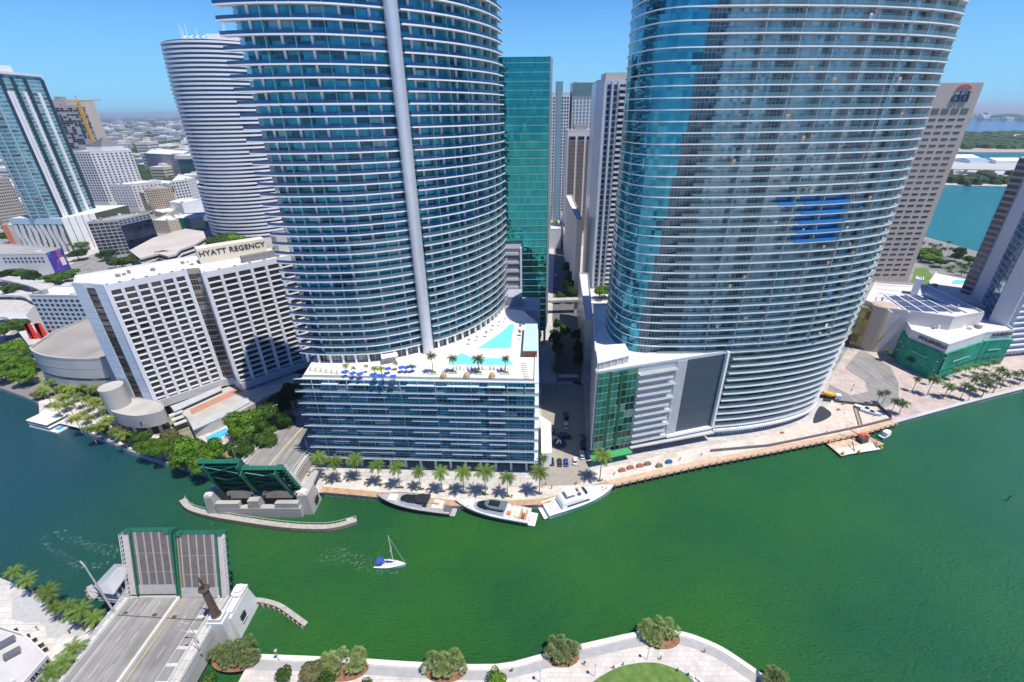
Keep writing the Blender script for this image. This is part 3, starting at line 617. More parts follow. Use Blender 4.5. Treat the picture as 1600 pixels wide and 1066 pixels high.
# ================================================================ DRAWBRIDGE
GREEN=mat('bridge green paint',(.012,.125,.078),.45,.12,.4,bump=.05,stain=.15)
GRID=mat('steel grid deck',(.14,.12,.11),.75,.15,.8,bump=.3,stain=.25)
STRIP=mat('polished wheel strip',(.34,.31,.29),.7,.12,.6)
PIERC=mat('pier concrete',(.38,.37,.35),.8,.1,.15,bump=.2,stain=.3)
TRIM=mat('white balustrade concrete',(.6,.6,.58),.7,.08,.3,stain=.15)
RUST=mat('rust red steel',(.3,.08,.04),.7,.25,1)
def leaf(x0,x1,yb,zb,a,L,north,label,walk):
    t=thing('bascule_leaf',label,'drawbridge leaf',((x0+x1)/2,yb,zb),0,'raised drawbridge leaves');W=x1-x0;h=W/2
    def P(n,f,m,par=t):
        b=MB();f(b);return b.build(n,m,par,local=True)
    # local X across (flipped for the north leaf), Y along the leaf, Z is the road face
    sw=-1 if walk=='l' else 1
    lo,hi=(-h+.3,h-2.6) if sw>0 else (-h+2.6,h-.3)
    P('deck_grid',lambda b:b.prism([(lo,3,),(hi,3),(hi,L),(lo,L)],-.25,0),GRID)
    P('deck_plate',lambda b:b.prism([(lo,0),(hi,0),(hi,2.99),(lo,2.99)],-.25,.02),mat('pale deck plate',(.38,.36,.34),.8,.1,.5))
    n=5
    for k in range(n):
        x=lo+(hi-lo)*(k+.5)/n
        P('wheel_strip',lambda b:b.prism([(x-.22,3.05),(x+.22,3.05),(x+.22,L),(x-.22,L)],.005,.012),STRIP)
    x=(lo+.25) if sw>0 else (hi-.25)
    P('yellow_line',lambda b:b.prism([(x-.1,0),(x+.1,0),(x+.1,L),(x-.1,L)],.025,.03),LINEY)
    x=(hi-.7) if sw>0 else (lo+.7)
    P('white_line',lambda b:b.prism([(x-.09,0),(x+.09,0),(x+.09,L),(x-.09,L)],.025,.03),LINEW)
    for s in (L*.36,L*.66): P('deck_joint',lambda b:b.prism([(lo,s),(hi,s),(hi,s+.12),(lo,s+.12)],.016,.021),STRIP)
    # sidewalk outside the road
    a0,a1=((hi+.55),h) if sw>0 else (-h,(lo-.55))
    P('sidewalk',lambda b:b.prism([(a0,0),(a1,0),(a1,L),(a0,L)],-.2,.15),mat('pale pink walkway',(.5,.43,.42),.75,.1,.5))
    xe=a1-.08 if sw>0 else a0+.08
    r=P('railing',lambda b:[b.bar((xe,0,1.2),(xe,L,1.2),.12,.12),b.bar((xe,0,.7),(xe,L,.7),.08,.08)],TRIM)
    for k in range(15): P('railing_post',lambda b:b.bar((xe,L*(k+.3)/15,.15),(xe,L*(k+.3)/15,1.25),.14,.14),TRIM,t)
    for xg in ((hi+.27),(lo-.15)) if sw>0 else ((lo-.27),(hi+.15)):
        def gd(b):
            b.box(xg,L/2,-3.1 if north else -2.3,.55,.42,L);
        P('girder',gd,GREEN)
        P('girder_flange',lambda b:b.box(xg,L/2,-3.25 if north else -2.42,-3.1 if north else -2.3,.8,L),GREEN)
    xo=h-.3 if sw>0 else -h+.3
    P('outer_girder',lambda b:b.box(xo,L/2,-1.3,-.2,.25,L),GREEN)
    for k in range(8):
        P('outrigger',lambda b:b.box(xo,L*(k+.5)/8,-1.0,-.1,1.5,.25),GREEN)
    for k in range(7):
        s=L*(k+.4)/7;P('floor_beam',lambda b:b.box(0,s,-1.7,-.26,W-.8,.3),GREEN)
    P('tip_beam',lambda b:[b.box(0,L+.21,-1.5,.1,W,.4),b.box(-h+1.2,L+.15,-.6,.5,1.2,.9),b.box(h-1.2,L+.15,-.6,.5,1.2,.9)],GREEN)
    for k in range(10): P('tip_bracket',lambda b:b.box(-h+W*(k+.5)/10,L+.5,-1.0,-.4,.25,.18),GREEN)
    for k in range(3):
        for q in (-1,1):
            P('bracing',lambda b:b.bar((-q*(h-1.2),L*(k/3+.03),-2.1),(q*(h-1.2),L*((k+1)/3-.03),-2.1),.28,.28),mat('bracing green',(.015,.14,.09),.5,.1,.5))
    t.rotation_euler=(R_(a),0,math.pi if north else 0);return t
lf1=leaf(-112.2,-98.3,86.3,7.0,71.5,19.2,False,'south raised drawbridge leaf next to the bridge tender house, deck side showing','l')
lf2=leaf(-97.2,-83.2,85.2,7.0,69,18.8,False,'south raised drawbridge leaf beside the bronze topped column, deck side showing','r')
leaf(-109.6,-95.4,127.8,7.2,74,18.0,True,'north raised drawbridge leaf on the tree side, dark green underside showing','r')
leaf(-94.3,-80.4,127.8,7.2,68,16.8,True,'north raised drawbridge leaf nearest the yachts, green underside showing','l')
# blue life ring box on the outer railing
# ---- north pier
t=thing('bridge_pier','north bridge pier with sloped concrete tower and round caps under the raised leaves','bridge pier',(-92,124,-2))
b=MB();b.prism([(-108.5,120.6),(-78.5,120.2),(-78.5,122.4),(-108.5,122.4)],-2,4.4);b.build('base_wall',PIERC,t);b=MB();b.prism([(-108.5,122.41),(-78.5,122.41),(-78.5,131),(-108.5,131)],-2,.5);b.build('pit_floor',mat('pit shade concrete',(.07,.065,.06),.8,.3,.4),t)  # pit floor coloured near black, so the shade inside the pit is painted in
b=MB();b.prism([(-108.4,120.62),(-100,120.55),(-100,122.3),(-108.4,122.3)],4.4,6.6);b.build('front_parapet',PIERC,t);b=MB();b.prism([(-87.2,120.45),(-79,120.4),(-79,122.2),(-87.2,122.2)],3.6,6.6);b.build('front_parapet',PIERC,t);b=MB();b.prism([(-96.6,120.5),(-92.8,120.5),(-92.8,124),(-96.6,124)],3.6,7.8);b.build('centre_pillar',PIERC,t)
def tower(b,x0,x1,y0,y1,z0,z1,bat):
    lo=[(x0-bat,y0-bat*.6),(x1+bat,y0-bat*.6),(x1+bat,y1+bat*.6),(x0-bat,y1+bat*.6)];hi=[(x0,y0),(x1,y0),(x1,y1),(x0,y1)]
    for k in range(4):
        a_,c_,d_,e_=lo[k],lo[(k+1)%4],hi[(k+1)%4],hi[k];b.face([(*a_,z0),(*c_,z0),(*d_,z1),(*e_,z1)])
    b.cap(hi,z1);b.cap(lo,z0,0,False)
b=MB();tower(b,-79.6,-76,122.2,128.5,-2,8.5,1.3);b.build('east_tower',PIERC,t)
b=MB();tower(b,-112,-109.4,121.3,127.5,-2,9,.9);b.build('west_tower',PIERC,t)
for (x,y,z) in ((-77.8,123.6,8.5),(-110.7,122.8,9)):
    b=MB();b.box(x,y,z,z+.5,2.6,2.6);b.tube((x,y,z+.5),(x,y,z+1),1.25,n=20);b.tube((x,y,z+1),(x,y,z+1.25),.75,n=16);b.build('round_cap',TRIM,t)
b=MB();b.box(-74.62,125.5,2.4,4.9,.3,2.2);b.build('window',mat('dark window',(.03,.035,.04),.2,.1,1),t)
b=MB();b.prism([(-79.9,124.5),(-76.6,124.5),(-77.5,137),(-79.9,137)],6.3,7.4);b.build('side_deck',PIERC,t)
# ---- south pier
t=thing('bridge_pier','south bridge pier with sloped white concrete tower and round cap beside the column','bridge pier',(-80,82,-2))
b=MB();tower(b,-82.4,-79.0,78.5,87.5,-2,7.6,1.5);b.build('tower',mat('pale pier concrete',(.55,.55,.54),.75,.08,.15,bump=.15,stain=.2),t)
b=MB();b.box(-80.7,86.4,7.6,8.6,3.2,3.2);b.tube((-80.7,86.4,8.6),(-80.7,86.4,9.2),1.35,n=24);b.tube((-80.7,86.4,9.2),(-80.7,86.4,9.5),.8,n=20);b.tube((-80.7,86.4,9.5),(-80.7,86.4,9.7),.35,n=12);b.build('round_cap',TRIM,t)
b=MB();b.box(-81.8,82.2,7.6,8.4,.5,4.8);b.box(-79.4,82.2,7.6,8.4,.5,4.8);b.box(-80.6,84.6,7.6,8.4,2.8,.4);b.build('balustrade',TRIM,t)
b=MB();b.box(-78.05,81.5,3.0,5.2,.35,2.0);b.build('window',MC['dark window'],t)
b=MB();b.box(-77.95,81.5,2.85,3.0,.5,2.3);b.build('window_sill',TRIM,t)
b=MB();b.prism([(-113.5,79),(-82.5,79),(-82.5,88),(-113.5,88)],-2,6.2);b.build('base_wall',PIERC,t)
b=MB();b.prism([(-83.8,76.2),(-79.6,76.2),(-79.6,79.6),(-83.8,79.6)],-1,9.0);b.prism([(-83.4,76.5),(-80.0,76.5),(-80.0,79.3),(-83.4,79.3)],9.0,10.2);b.build('plinth',TRIM,t)
# ---- monument
t=thing('monument_column','tapering bronze relief column topped by a statue, standing on the bridge pier','monument',(-81.7,77.9,10.2))
BRZ=mat('dark bronze',(.13,.09,.07),.5,.3,1.5,bump=.6,metal=.4)
b=MB();b.tube((-81.7,77.9,10.2),(-81.7,77.9,20.2),1.0,.78,20);b.tube((-81.7,77.9,10.2),(-81.7,77.9,10.6),1.25,n=20);b.build('shaft',BRZ,t,smooth=False)
b=MB();b.tube((-81.7,77.9,20.2),(-81.7,77.9,20.8),.8,1.35,16);b.tube((-81.7,77.9,20.8),(-81.7,77.9,21.1),1.35,1.3,16)
b.build('capital',BRZ,t)
def skin(name,V,E_,Rr,m,parent=None,loc=(0,0,0),rz=0,lev=1):
    me=bpy.data.meshes.new(name);me.from_pydata(V,E_,[]);o=bpy.data.objects.new(name,me);COL.objects.link(o)
    sm=o.modifiers.new('s','SKIN')
    for i,r in enumerate(Rr): me.skin_vertices[0].data[i].radius=(r,r)
    me.skin_vertices[0].data[0].use_root=True
    ss=o.modifiers.new('u','SUBSURF');ss.levels=lev;ss.render_levels=lev
    dg=bpy.context.evaluated_depsgraph_get();m2=bpy.data.meshes.new_from_object(o.evaluated_get(dg));m2.name=name
    bpy.data.objects.remove(o);m2.materials.clear();m2.materials.append(m);m2.polygons.foreach_set('use_smooth',[True]*len(m2.polygons))
    o=bpy.data.objects.new(name,m2);COL.objects.link(o);o.location=loc;o.rotation_euler=(0,0,rz)
    if parent:o.parent=parent
    return o
def human(pose='stand'):
    V=[(0,0,.95),(0,0,1.2),(0,0,1.42),(0,0,1.52),(0,0,1.62),(0,.01,1.72), (-.1,0,.9),(-.12,.12,.5),(-.12,-.02,.07),(-.12,.1,.03), (.1,0,.9),(.12,-.14,.5),(.12,-.28,.1),(.12,-.2,.03), (-.19,0,1.4),(-.27,0,1.12),(-.26,.15,.9),(-.26,.2,.82),(.19,0,1.4),(.27,-.03,1.12),(.26,.05,.88),(.26,.1,.8)]
    E_=[(0,1),(1,2),(2,3),(3,4),(4,5),(0,6),(6,7),(7,8),(8,9),(0,10),(10,11),(11,12),(12,13),(2,14),(14,15),(15,16),(16,17),(2,18),(18,19),(19,20),(20,21)]
    Rr=[.15,.14,.15,.06,.1,.07,.1,.065,.045,.035,.1,.065,.045,.035,.07,.045,.035,.025,.07,.045,.035,.025]
    if pose=='archer':
        V[19]=(.45,.05,1.5);V[20]=(.75,.1,1.55);V[21]=(.85,.1,1.58);V[15]=(-.35,0,1.55);V[16]=(-.12,.1,1.55);V[17]=(-.02,.12,1.55)
    return V,E_,Rr
V,E_,Rr=human('archer');sc=2.4
o=skin('statue_figure',[(x*sc,y*sc,z*sc) for x,y,z in V],E_,[r*sc for r in Rr],BRZ,t,(0,0,10.9),R_(160))
o=skin('kneeling_figures',[(x*1.2-.5,y*1.3+.3,z*1.0) for x,y,z in human()[0]],human()[1],[r*1.5 for r in human()[2]],BRZ,t,(.2,-.3,10.9),R_(60))
# ---- approach decks
xL,xR=-113.2,-81.6
t=thing('bridge_approach','south concrete bridge approach with grey median barrier, yellow lines and outer railings','bridge deck',(-97,60,LZ))
b=MB();b.prism([(xL,-60),(xR,-60),(xR,79),(xL,86)] if False else [(xL-2,-60),(xR+.5,-60),(xR-1.2,85.0),(xL,85.6)],4.8,6.9);b.build('deck_slab',CONC,t)
b=MB();b.prism([(xL+2.2-1.6,-60),(xR-3.0,-60),(xR-4.2,85),(xL+2.3,85.4)],6.9,6.96);b.build('road_surface',ROADG,t)
def along(xa,xb,f): return xa+(xb-xa)*f
def lane(name,xf,w,y0,y1,z,m,root,h=.012):
    b=MB();X=lambda y:xf(y);b.prism([(X(y0)-w/2,y0),(X(y0)+w/2,y0),(X(y1)+w/2,y1),(X(y1)-w/2,y1)],z,z+h);return b.build(name,m,root)
def xm(o): return lambda y:-98.9+(y+60)*.0085+o
mid=lambda o:(lambda y:-97.6-0.0+( y-64)*.055*(1 if y<86 else 1)*.35+o)
lane('median_barrier',mid(0),.6,-60,85,6.965,TRIM,t,.9)
for o_ in (-.9,-1.2,.9,1.2): lane('yellow_line',mid(o_),.14,-60,85,6.965,LINEY,t)
for o_ in (-5,-8.6): 
    for k in range(16): lane('lane_dash',mid(o_),.13,84-k*8.2-3,84-k*8.2,6.965,LINEW,t)
for k in range(16): lane('lane_dash',mid(5),.13,80-k*8.2-3,80-k*8.2,6.965,LINEW,t)
lane('white_edge_line',mid(-12),.15,-60,85,6.965,LINEW,t);lane('white_edge_line',mid(8.4),.15,-60,85,6.965,LINEW,t);lane('white_edge_line',mid(11.6),.15,-60,85,6.965,LINEW,t)
for k in range(16):
    y=80-k*4.1;b=MB();x=mid(8.5)(y);b.prism([(x,y),(x,y-.8),(x+3.1,y-.8),(x+3.1,y)],6.967,6.98);b.build('white_crossbar',LINEW,t)
for (yy) in (80.5,): lane('expansion_joint',mid(0),.01,yy,yy,6.97,LINEW,t) if False else None
b=MB();b.prism([(xL+.6,80.2),(xR-2.5,78.2),(xR-2.5,78.45),(xL+.6,80.45)],6.966,6.985);b.build('expansion_joint',mat('joint rubber',(.06,.06,.06),.8,.1,1),t)
for k,(x,y) in enumerate([(-109.5,80.8),(-101,80.2),(-95.2,79.6),(-86.5,79)]):
    b=MB();b.box(x,y,6.99,7.01,1.2,.8);b.build('drain_grate',mat('rusty grate',(.08,.05,.04),.8,.2,2),t)
b=MB();b.prism([(xL-1.8,-60),(xL+.4,-60),(xL+2.0,85),(xL,85.5)],6.961,7.15);b.build('sidewalk',PAVE,t)
b=MB();b.prism([(xR-2.6,-60),(xR+.3,-60),(xR-1.4,84.6),(xR-3.9,85)],6.961,7.15);b.build('sidewalk',PAVE,t)
for (xa,xb) in ((xL-1.7,xL+.15),(xL+.5,xL+2.1),(xR+.2,xR-1.5),(xR-2.7,xR-4.0)):
    r=MB();r.bar((xa,-60,8.1),(xb,85,8.1),.18,.18);ro=r.build('railing',TRIM,t);r=MB();r.bar((xa,-60,7.45),(xb,85,7.45),.22,.6);r.build('parapet_rail',TRIM,ro)
for k in range(24):
    y=84-k*4
    for (xa,xb) in ((xL-1.7,xL+.15),(xR+.2,xR-1.5)):
        x=along(xa,xb,(y+60)/145);b=MB();b.box(x,y,7.15,8.25,.35,.5);b.build('railing_post',TRIM,t)
b=MB();b.prism([(xL-2,-60),(xL-1.6,-60),(xL+.2,79),(xL-.1,79)],LZ-1,6.9);b.prism([(xR+.1,-60),(xR+.5,-60),(xR-1.2,77),(xR-1.6,77)],LZ-1,6.9);b.build('side_wall',CONC,t)
# ---- north approach
t=thing('bridge_approach','north concrete bridge approach curving behind the podium between trees and glass block','bridge deck',(-97,150,LZ))
nl=spline([(-110.3,129.5,7),(-110.3,143,7),(-109,158,6.6),(-107.2,171,6),(-101,184,5),(-93,197,4)],4);nr=[(p[0]+25.5+max(0,(p[1]-165))*.12,p[1]-4*min(1,(p[1]-129)/20),p[2]) for p in nl]
b=MB()
def deck(b,l,r,dz,m=0,flat=False):
    u=0
    for i in range(len(l)-1):
        a_,c_,d_,e_=l[i],l[i+1],r[i+1],r[i]
        P4=[(a_[0],a_[1],a_[2]+dz),(c_[0],c_[1],c_[2]+dz),(d_[0],d_[1],d_[2]+dz),(e_[0],e_[1],e_[2]+dz)][::-1];b.face(P4,m)
        if not flat:
            for (p,q) in ((a_,c_),(d_,e_)): b.face([(p[0],p[1],LZ-1),(q[0],q[1],LZ-1),(q[0],q[1],q[2]+dz),(p[0],p[1],p[2]+dz)],m)
deck(b,nl,nr,0);b.face([(nl[0][0],nl[0][1],0),(nr[0][0],nr[0][1],0),nr[0],nl[0]]);b.build('deck_slab',CONC,t)
F_=lambda f:[tuple(a_+(c_-a_)*f for a_,c_ in zip(p,q)) for p,q in zip(nl,nr)]
b=MB();deck(b,F_(.1),F_(.9),.05,0,True);b.build('road_surface',ROADG,t)
for f,m in ((.49,LINEY),(.51,LINEY),(.12,LINEW),(.88,LINEW)):
    b=MB();deck(b,F_(f),F_(f+.005),.07,0,True);b.build('yellow_line' if m is LINEY else 'white_line',m,t)
b=MB();q=F_(.5);[b.bar((q[i][0],q[i][1],q[i][2]+.3),(q[i+1][0],q[i+1][1],q[i+1][2]+.3),.5,.5) for i in range(len(q)-1)];b.build('median_kerb',mat('yellowed kerb',(.5,.45,.33),.8,.1,.5),t)
for f in (.01,.09,.91,.99):
    b=MB();q=F_(f);[b.bar((q[i][0],q[i][1],q[i][2]+.9),(q[i+1][0],q[i+1][1],q[i+1][2]+.9),.2,.35) for i in range(len(q)-1)];ro=b.build('railing',TRIM,t)
    for i in range(0,len(q),2):
        b=MB();b.box(q[i][0],q[i][1],q[i][2],q[i][2]+1.1,.35,.35);b.build('railing_post',TRIM,ro)
# ---- fenders
def fender(px,z,label,w=1.6,piles=True,rail=True,pts=None):
    pl=spline([G(*p,z) for p in px],3);t=thing('timber_fender',label,'bridge fender',(pl[len(pl)//2][0],pl[len(pl)//2][1],-1))
    b=MB();b.strip(offset(pl,-w/2),offset(pl,w/2),z-.5,z);b.build('walkway',mat('grey weathered timber',(.36,.34,.31),.85,.2,1,bump=.4),t)
    b=MB();b.strip(offset(pl,-w/2-.12),offset(pl,-w/2),z-1.3,z+.15);b.build('fender_board',mat('fender board brown',(.23,.19,.15),.9,.2,1,bump=.4),t)
    if rail:
        r=offset(pl,w/2-.1);b=MB();[b.bar((*r[i],z+1),(*r[i+1],z+1),.09,.09) for i in range(len(r)-1)];ro=b.build('handrail',TRIM,t)
        for i in range(0,len(r),1): b=MB();b.bar((*r[i],z),(*r[i],z+1),.1,.1);b.build('handrail_post',TRIM,ro)
    if piles:
        L_=plen(pl);n=min(40,int(L_/1.9))
        for k in range(n):
            p,a=at_len(offset(pl,-w/2-.35),L_*(k+.5)/n);b=MB();b.tube((p[0],p[1],-2.5),(p[0],p[1],z-.1),.28,.26,8);b.build('pile',mat('grey pile',(.34,.31,.27),.9,.2,1.2,bump=.4),t)
    return t
fender([(285,780),(297,793),(330,803),(370,810),(430,819),(480,823),(520,822),(557,812)],1.6,'long curved grey timber fender with handrail in front of the north pier',2.0,False)
fender([(388,936),(410,938),(435,945),(455,958),(478,975)],1.4,'short curved fender on round piles beside the south pier',1.3,True,False)
fender([(140,915),(142,925),(150,933)],1.4,'short piled fender stub beneath the bridge tender house',1.3,True,False)
b=MB();c_=G(557,811,1.6);b.box(c_[0]-2,c_[1]-.6,1.62,2.6,2.4,.15,.3);tag(b.build('white_board',WHITE()),'small white notice board at the tip of the long fender','sign')
# ---- tender house
t=thing('bridge_tender_house','grey hip roofed bridge tender house left of the south leaves above the water','bridge house',(-117,87,0))
HW=mat('pale blue grey render',(.5,.52,.53),.7,.08,.4)
b=MB();b.prism([(-119.2,85.3),(-113.6,84.4),(-114.8,91.6),(-119.0,91.8)],7.2,11.2);b.build('upper_wall',HW,t)
b=MB();b.prism([(-118.3,86.2),(-113.4,85.5),(-114.2,90.8),(-118.2,91)],-1.5,6.9);b.build('lower_wall',PIERC,t)
b=MB();b.prism([(-120,84.6),(-112.9,83.6),(-114.0,92.4),(-119.9,92.6)],6.9,7.2);b.build('balcony',TRIM,t)
q=[(-120,84.6),(-112.9,83.6),(-114.0,92.4),(-119.9,92.6)];q=q+[q[0]]
b=MB();[b.bar((*q[i],8.1),(*q[i+1],8.1),.12,.5) for i in range(4)];b.build('balcony_railing',HW,t)
rf=[(-121.3,85.9),(-113.6,84.6),(-115.6,93),(-120.9,93.2)];rf=[(-120.6,84.2),(-112.9,83.2),(-114.2,92.6),(-120.2,92.9)]
b=MB();b.prism(rf,11.2,11.5);r0,r1=(-117.0,86.4,12.8),(-117.2,90.6,12.8);R4=[(*p,11.5) for p in rf]
b.face([R4[0],R4[1],r0]);b.face([R4[1],R4[2],r1,r0]);b.face([R4[2],R4[3],r1]);b.face([R4[3],R4[0],r0,r1]);b.build('roof',mat('grey metal roof',(.42,.43,.44),.45,.08,.5,metal=.2),t)
for k in range(3):
    p=lerp((-119.0,85.2),(-113.8,84.38),(k+.5)/3);b=MB();b.box(p[0],p[1],8.9,10.4,1.3,.12,-.15);b.build('window',MC['dark window'],t)
for k in range(4):
    p=lerp((-113.5,84.8),(-114.7,91.2),(k+.5)/4);b=MB();b.box(p[0]+.03,p[1],8.9,10.4,1.1,.12,1.75);b.build('window',MC['dark window'],t)
# ---- lamp posts
LPM=mat('galvanised pole',(.5,.5,.5),.45,.08,1,metal=.4)
def lamp(x,y,z,h,label,arm=2.2,rz=0,double=False,group=None,thick=.11):
    t=thing('street_lamp',label,'street lamp',(x,y,z),rz,group)
    b=MB();b.tube((0,0,0),(0,0,h),thick,thick*.6,8);b.tube((0,0,0),(0,0,.4),thick*2,n=8);b.build('pole',LPM,t,local=True)
    for s in ((1,-1) if double else (1,)):
        b=MB();b.tube((0,0,h-.1),(s*arm,0,h+.25),thick*.6,n=6);b.build('arm',LPM,t,local=True)
        b=MB();b.prism([(s*arm-.4,-.17),(s*arm+.5,-.17),(s*arm+.5,.17),(s*arm-.4,.17)],h+.18,h+.36);b.build('lamp_head',mat('lamp head grey',(.35,.36,.37),.4,.05,1),t,local=True)
    return t
lamp(-112.6,80.9,7,19,'tall pale light pole beside the bridge tender house',2,R_(150),thick=.28)
for (x,y,rz,l) in ((-83.4,72,180,'slim lamp post on the south approach near the column'),(-110.4,140,0,'lamp post on the north approach beside the green bridge tip'),(-110,152,0,'lamp post on the north approach amid the trees'),(-107.8,168,0,'lamp post on the north approach in the shade by the hotel'),(-85,146,180,'lamp post on the north approach close to the podium corner'),(-82,70,180,'second slim lamp post on the south approach by the crossbars')):
    z=7; lamp(x,y,z,9,l,1.6,R_(rz))
# ================================================================ VEGETATION
FR=leafmat('palm fronds',(.09,.17,.025),(.17,.25,.05));FRD=leafmat('palm fronds dark',(.04,.09,.02),(.09,.14,.04));FRY=leafmat('palm fronds yellow',(.13,.21,.02),(.25,.29,.04))
BARK=mat('palm trunk',(.3,.26,.22),.9,.15,3,bump=.5);BARKD=mat('tree bark',(.12,.09,.06),.9,.2,1,bump=.5)
def frond(b,az,el,L,w,seed,droop=1.0,n=8):
    rnd=random.Random(seed);x=0;z=0;ca,sa=math.cos(az),math.sin(az);pts=[]
    a=el
    for k in range(n+1):
        pts.append((x,z));x+=math.cos(a)*L/n;z+=math.sin(a)*L/n;a-=droop*(.16+.05*k/n)
    for k in range(n):
        (x0,z0),(x1,z1)=pts[k],pts[k+1];f=(k+.5)/n;ww=w*math.sin(math.pi*min(.98,.12+.88*f))**.6
        for s in (-1,1):
            for q in (0,.5):
                xa=x0+(x1-x0)*q;za=z0+(z1-z0)*q;xb=x0+(x1-x0)*(q+.5);zb_=z0+(z1-z0)*(q+.5)
                tx=xb+ww*.45;tz=zb_-ww*.38*rnd.uniform(.6,1.4);ty=s*ww*rnd.uniform(.85,1.1)
                P3=[(xa,0,za),(xb,0,zb_),(tx,ty,tz)]
                b.face([(p[0]*ca-p[1]*sa,p[0]*sa+p[1]*ca,p[2]) for p in P3])
def palm_proto(h,r,nf,m,seed,lean=.3,cluster=0):
    rnd=random.Random(seed);t=thing('palm_tree','x','palm tree',(0,0,0))
    b=MB();P=[(lean*(k/5)**2*h*.15,lean*.3*(k/5)**2*h*.1,h*k/5) for k in range(6)]
    for k in range(5): b.tube(P[k],P[k+1],.2-.02*k+(.06 if k==0 else 0),.2-.02*(k+1),8,caps=k==4)
    b.tube(P[5],(P[5][0],P[5][1],h+.6),.13,.1,8,1);b.build('trunk',[BARK,mat('crownshaft green',(.12,.2,.06),.5,.1,1)],t,local=True)
    b=MB()
    for k in range(nf):
        ring=k%3;el=(.95,.45,-.05)[ring]+rnd.uniform(-.12,.12)
        frond(b,k*2.399+rnd.uniform(-.2,.2),el,r*rnd.uniform(.9,1.1)*(.85 if ring==2 else 1),r*.27,seed*100+k,1.15)
    o=b.build('crown',m,t,local=True);o.location=(P[5][0],P[5][1],h+.5);return t
PALMS={}
def palm(x,y,z,h,r,kind,label,group,seed=0,rz=None):
    key=(kind,seed%3)
    m={'royal':FR,'dark':FRD,'yellow':FRY,'coco':FR}[kind]
    if key not in PALMS:
        nf={'royal':20,'dark':24,'yellow':20,'coco':18}[kind]
        p=palm_proto(h,r,nf,m,hash(key[1]+{'royal':3,'dark':11,'yellow':19,'coco':29}[kind])%999,.5 if kind=='coco' else .15);p['_h']=h;p.location=(x,y,z);PALMS[key]=(p,h);o=p
    else:
        p0,h0=PALMS[key];q_=random.uniform(.86,1.12)*h/h0;o=copy_tree(p0,None,(x,y,z),rz if rz is not None else random.uniform(0,6.28),(q_*random.uniform(.92,1.08),q_*random.uniform(.92,1.08),q_))
    o['label']=label;o['group']=group
    return o
def leafcrown(b,cx,cy,cz,rx,ry,rz,n,size,rnd,dens=.75):
    lobes=[(cx+rnd.uniform(-.55,.55)*rx,cy+rnd.uniform(-.55,.55)*ry,cz+rnd.uniform(-.35,.6)*rz,rnd.uniform(.3,.55)) for _ in range(11)]+[(cx,cy,cz,.7)]
    for _ in range(n):
        lx,ly,lz,lr=rnd.choice(lobes);u=rnd.uniform(-.5,1);th=rnd.uniform(0,6.283);q=math.sqrt(max(0,1-u*u));d=rnd.uniform(.72,1.05)*lr
        n_=Vector((q*math.cos(th),q*math.sin(th),u));p=Vector((lx+n_.x*rx*d,ly+n_.y*ry*d,lz+n_.z*rz*d))
        nn=(n_+Vector((rnd.uniform(-.6,.6),rnd.uniform(-.6,.6),rnd.uniform(-.3,.8)))).normalized();a=nn.orthogonal().normalized();c=nn.cross(a);s=size*rnd.uniform(.6,1.3)
        k=rnd.uniform(0,6.28);a2=a*math.cos(k)+c*math.sin(k);c2=nn.cross(a2)
        b.face([p-a2*s,p-c2*s*.55,p+a2*s,p+c2*s*.55])
TREES={}
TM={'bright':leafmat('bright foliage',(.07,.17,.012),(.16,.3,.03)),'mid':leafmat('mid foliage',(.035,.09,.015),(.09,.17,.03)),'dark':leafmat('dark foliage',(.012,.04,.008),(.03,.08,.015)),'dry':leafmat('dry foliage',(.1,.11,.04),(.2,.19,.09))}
def tree(x,y,z,r,h,kind,label,group=None,cat='tree',n=None):
    key=kind+('s' if r<3.2 else 'b')
    if key not in TREES:
        rnd=random.Random(len(TREES)+5);t=thing('tree','x',cat,(0,0,0));b=MB()
        b.tube((0,0,0),(0,0,.45),.05,.035,8,0,False)
        for k in range(6):
            a=k*1.05+rnd.uniform(-.2,.2);b.tube((0,0,.4),(math.cos(a)*.5,math.sin(a)*.5,.72+rnd.uniform(-.05,.1)),.028,.012,6)
        b.build('trunk',BARKD,t,local=True)
        b=MB();leafcrown(b,0,0,.72,1,1,.42,1300 if r<3.2 else 4200,.1 if r<3.2 else .062,rnd);b.build('crown',TM[kind],t,local=True);TREES[key]=t;o=t
    else: o=copy_tree(TREES[key])
    o.location=(x,y,z);o.scale=(r,r,h);o.rotation_euler=(0,0,random.uniform(0,6.28));o['label']=label
    if group:o['group']=group
    return o
# royal palms along the podium promenade
rp=[(504,747),(529,753),(560,750),(593.5,758),(625.5,762.5),(658,765),(691,769),(725,771),(758.6,773.5),(793,776),(842.7,772),(936.8,752)]
for i,p in enumerate(rp):
    x,y=G(*p,LZ);lb=ORD[i]+' royal palm from the bridge in the row before the glazed podium'
    if i==0: lb='royal palm at the bridge end of the promenade row, nearest the pier'
    if i==10: lb='royal palm beside the valet court where the promenade widens'
    if i==11: lb='lone royal palm in front of the green netted annex'
    palm(x,y,LZ+.1,9.5 if i<10 else 11.5,4.1,'royal',lb,'royal palms along the riverside promenade',i)
    t=thing('planting_bed','x','planting',(x,y,LZ),group='planting beds under the promenade palms')
    t['label']='low green planting bed under the '+ORD[i]+' promenade palm from the bridge'
    b=MB();b.box(0,0,0.05,.2,3.2,1.3,.05);b.build('kerb',CONCL,t,local=True);b=MB();rnd=random.Random(i)
    leafcrown(b,0,0,.3,1.5,.6,.35,160,.22,rnd);b.build('shrubs',TM['mid'],t,local=True)
for i,p in enumerate([(516,722),(548,728),(585,733),(840,742),(868,745)]):
    x,y=G(*p,LZ) ; 
    if i in(3,): palm(x+2,y+1,LZ+.1,7,2.4,'dark','short dark palm tucked under the podium corner by the court','palms at the podium corner',i)
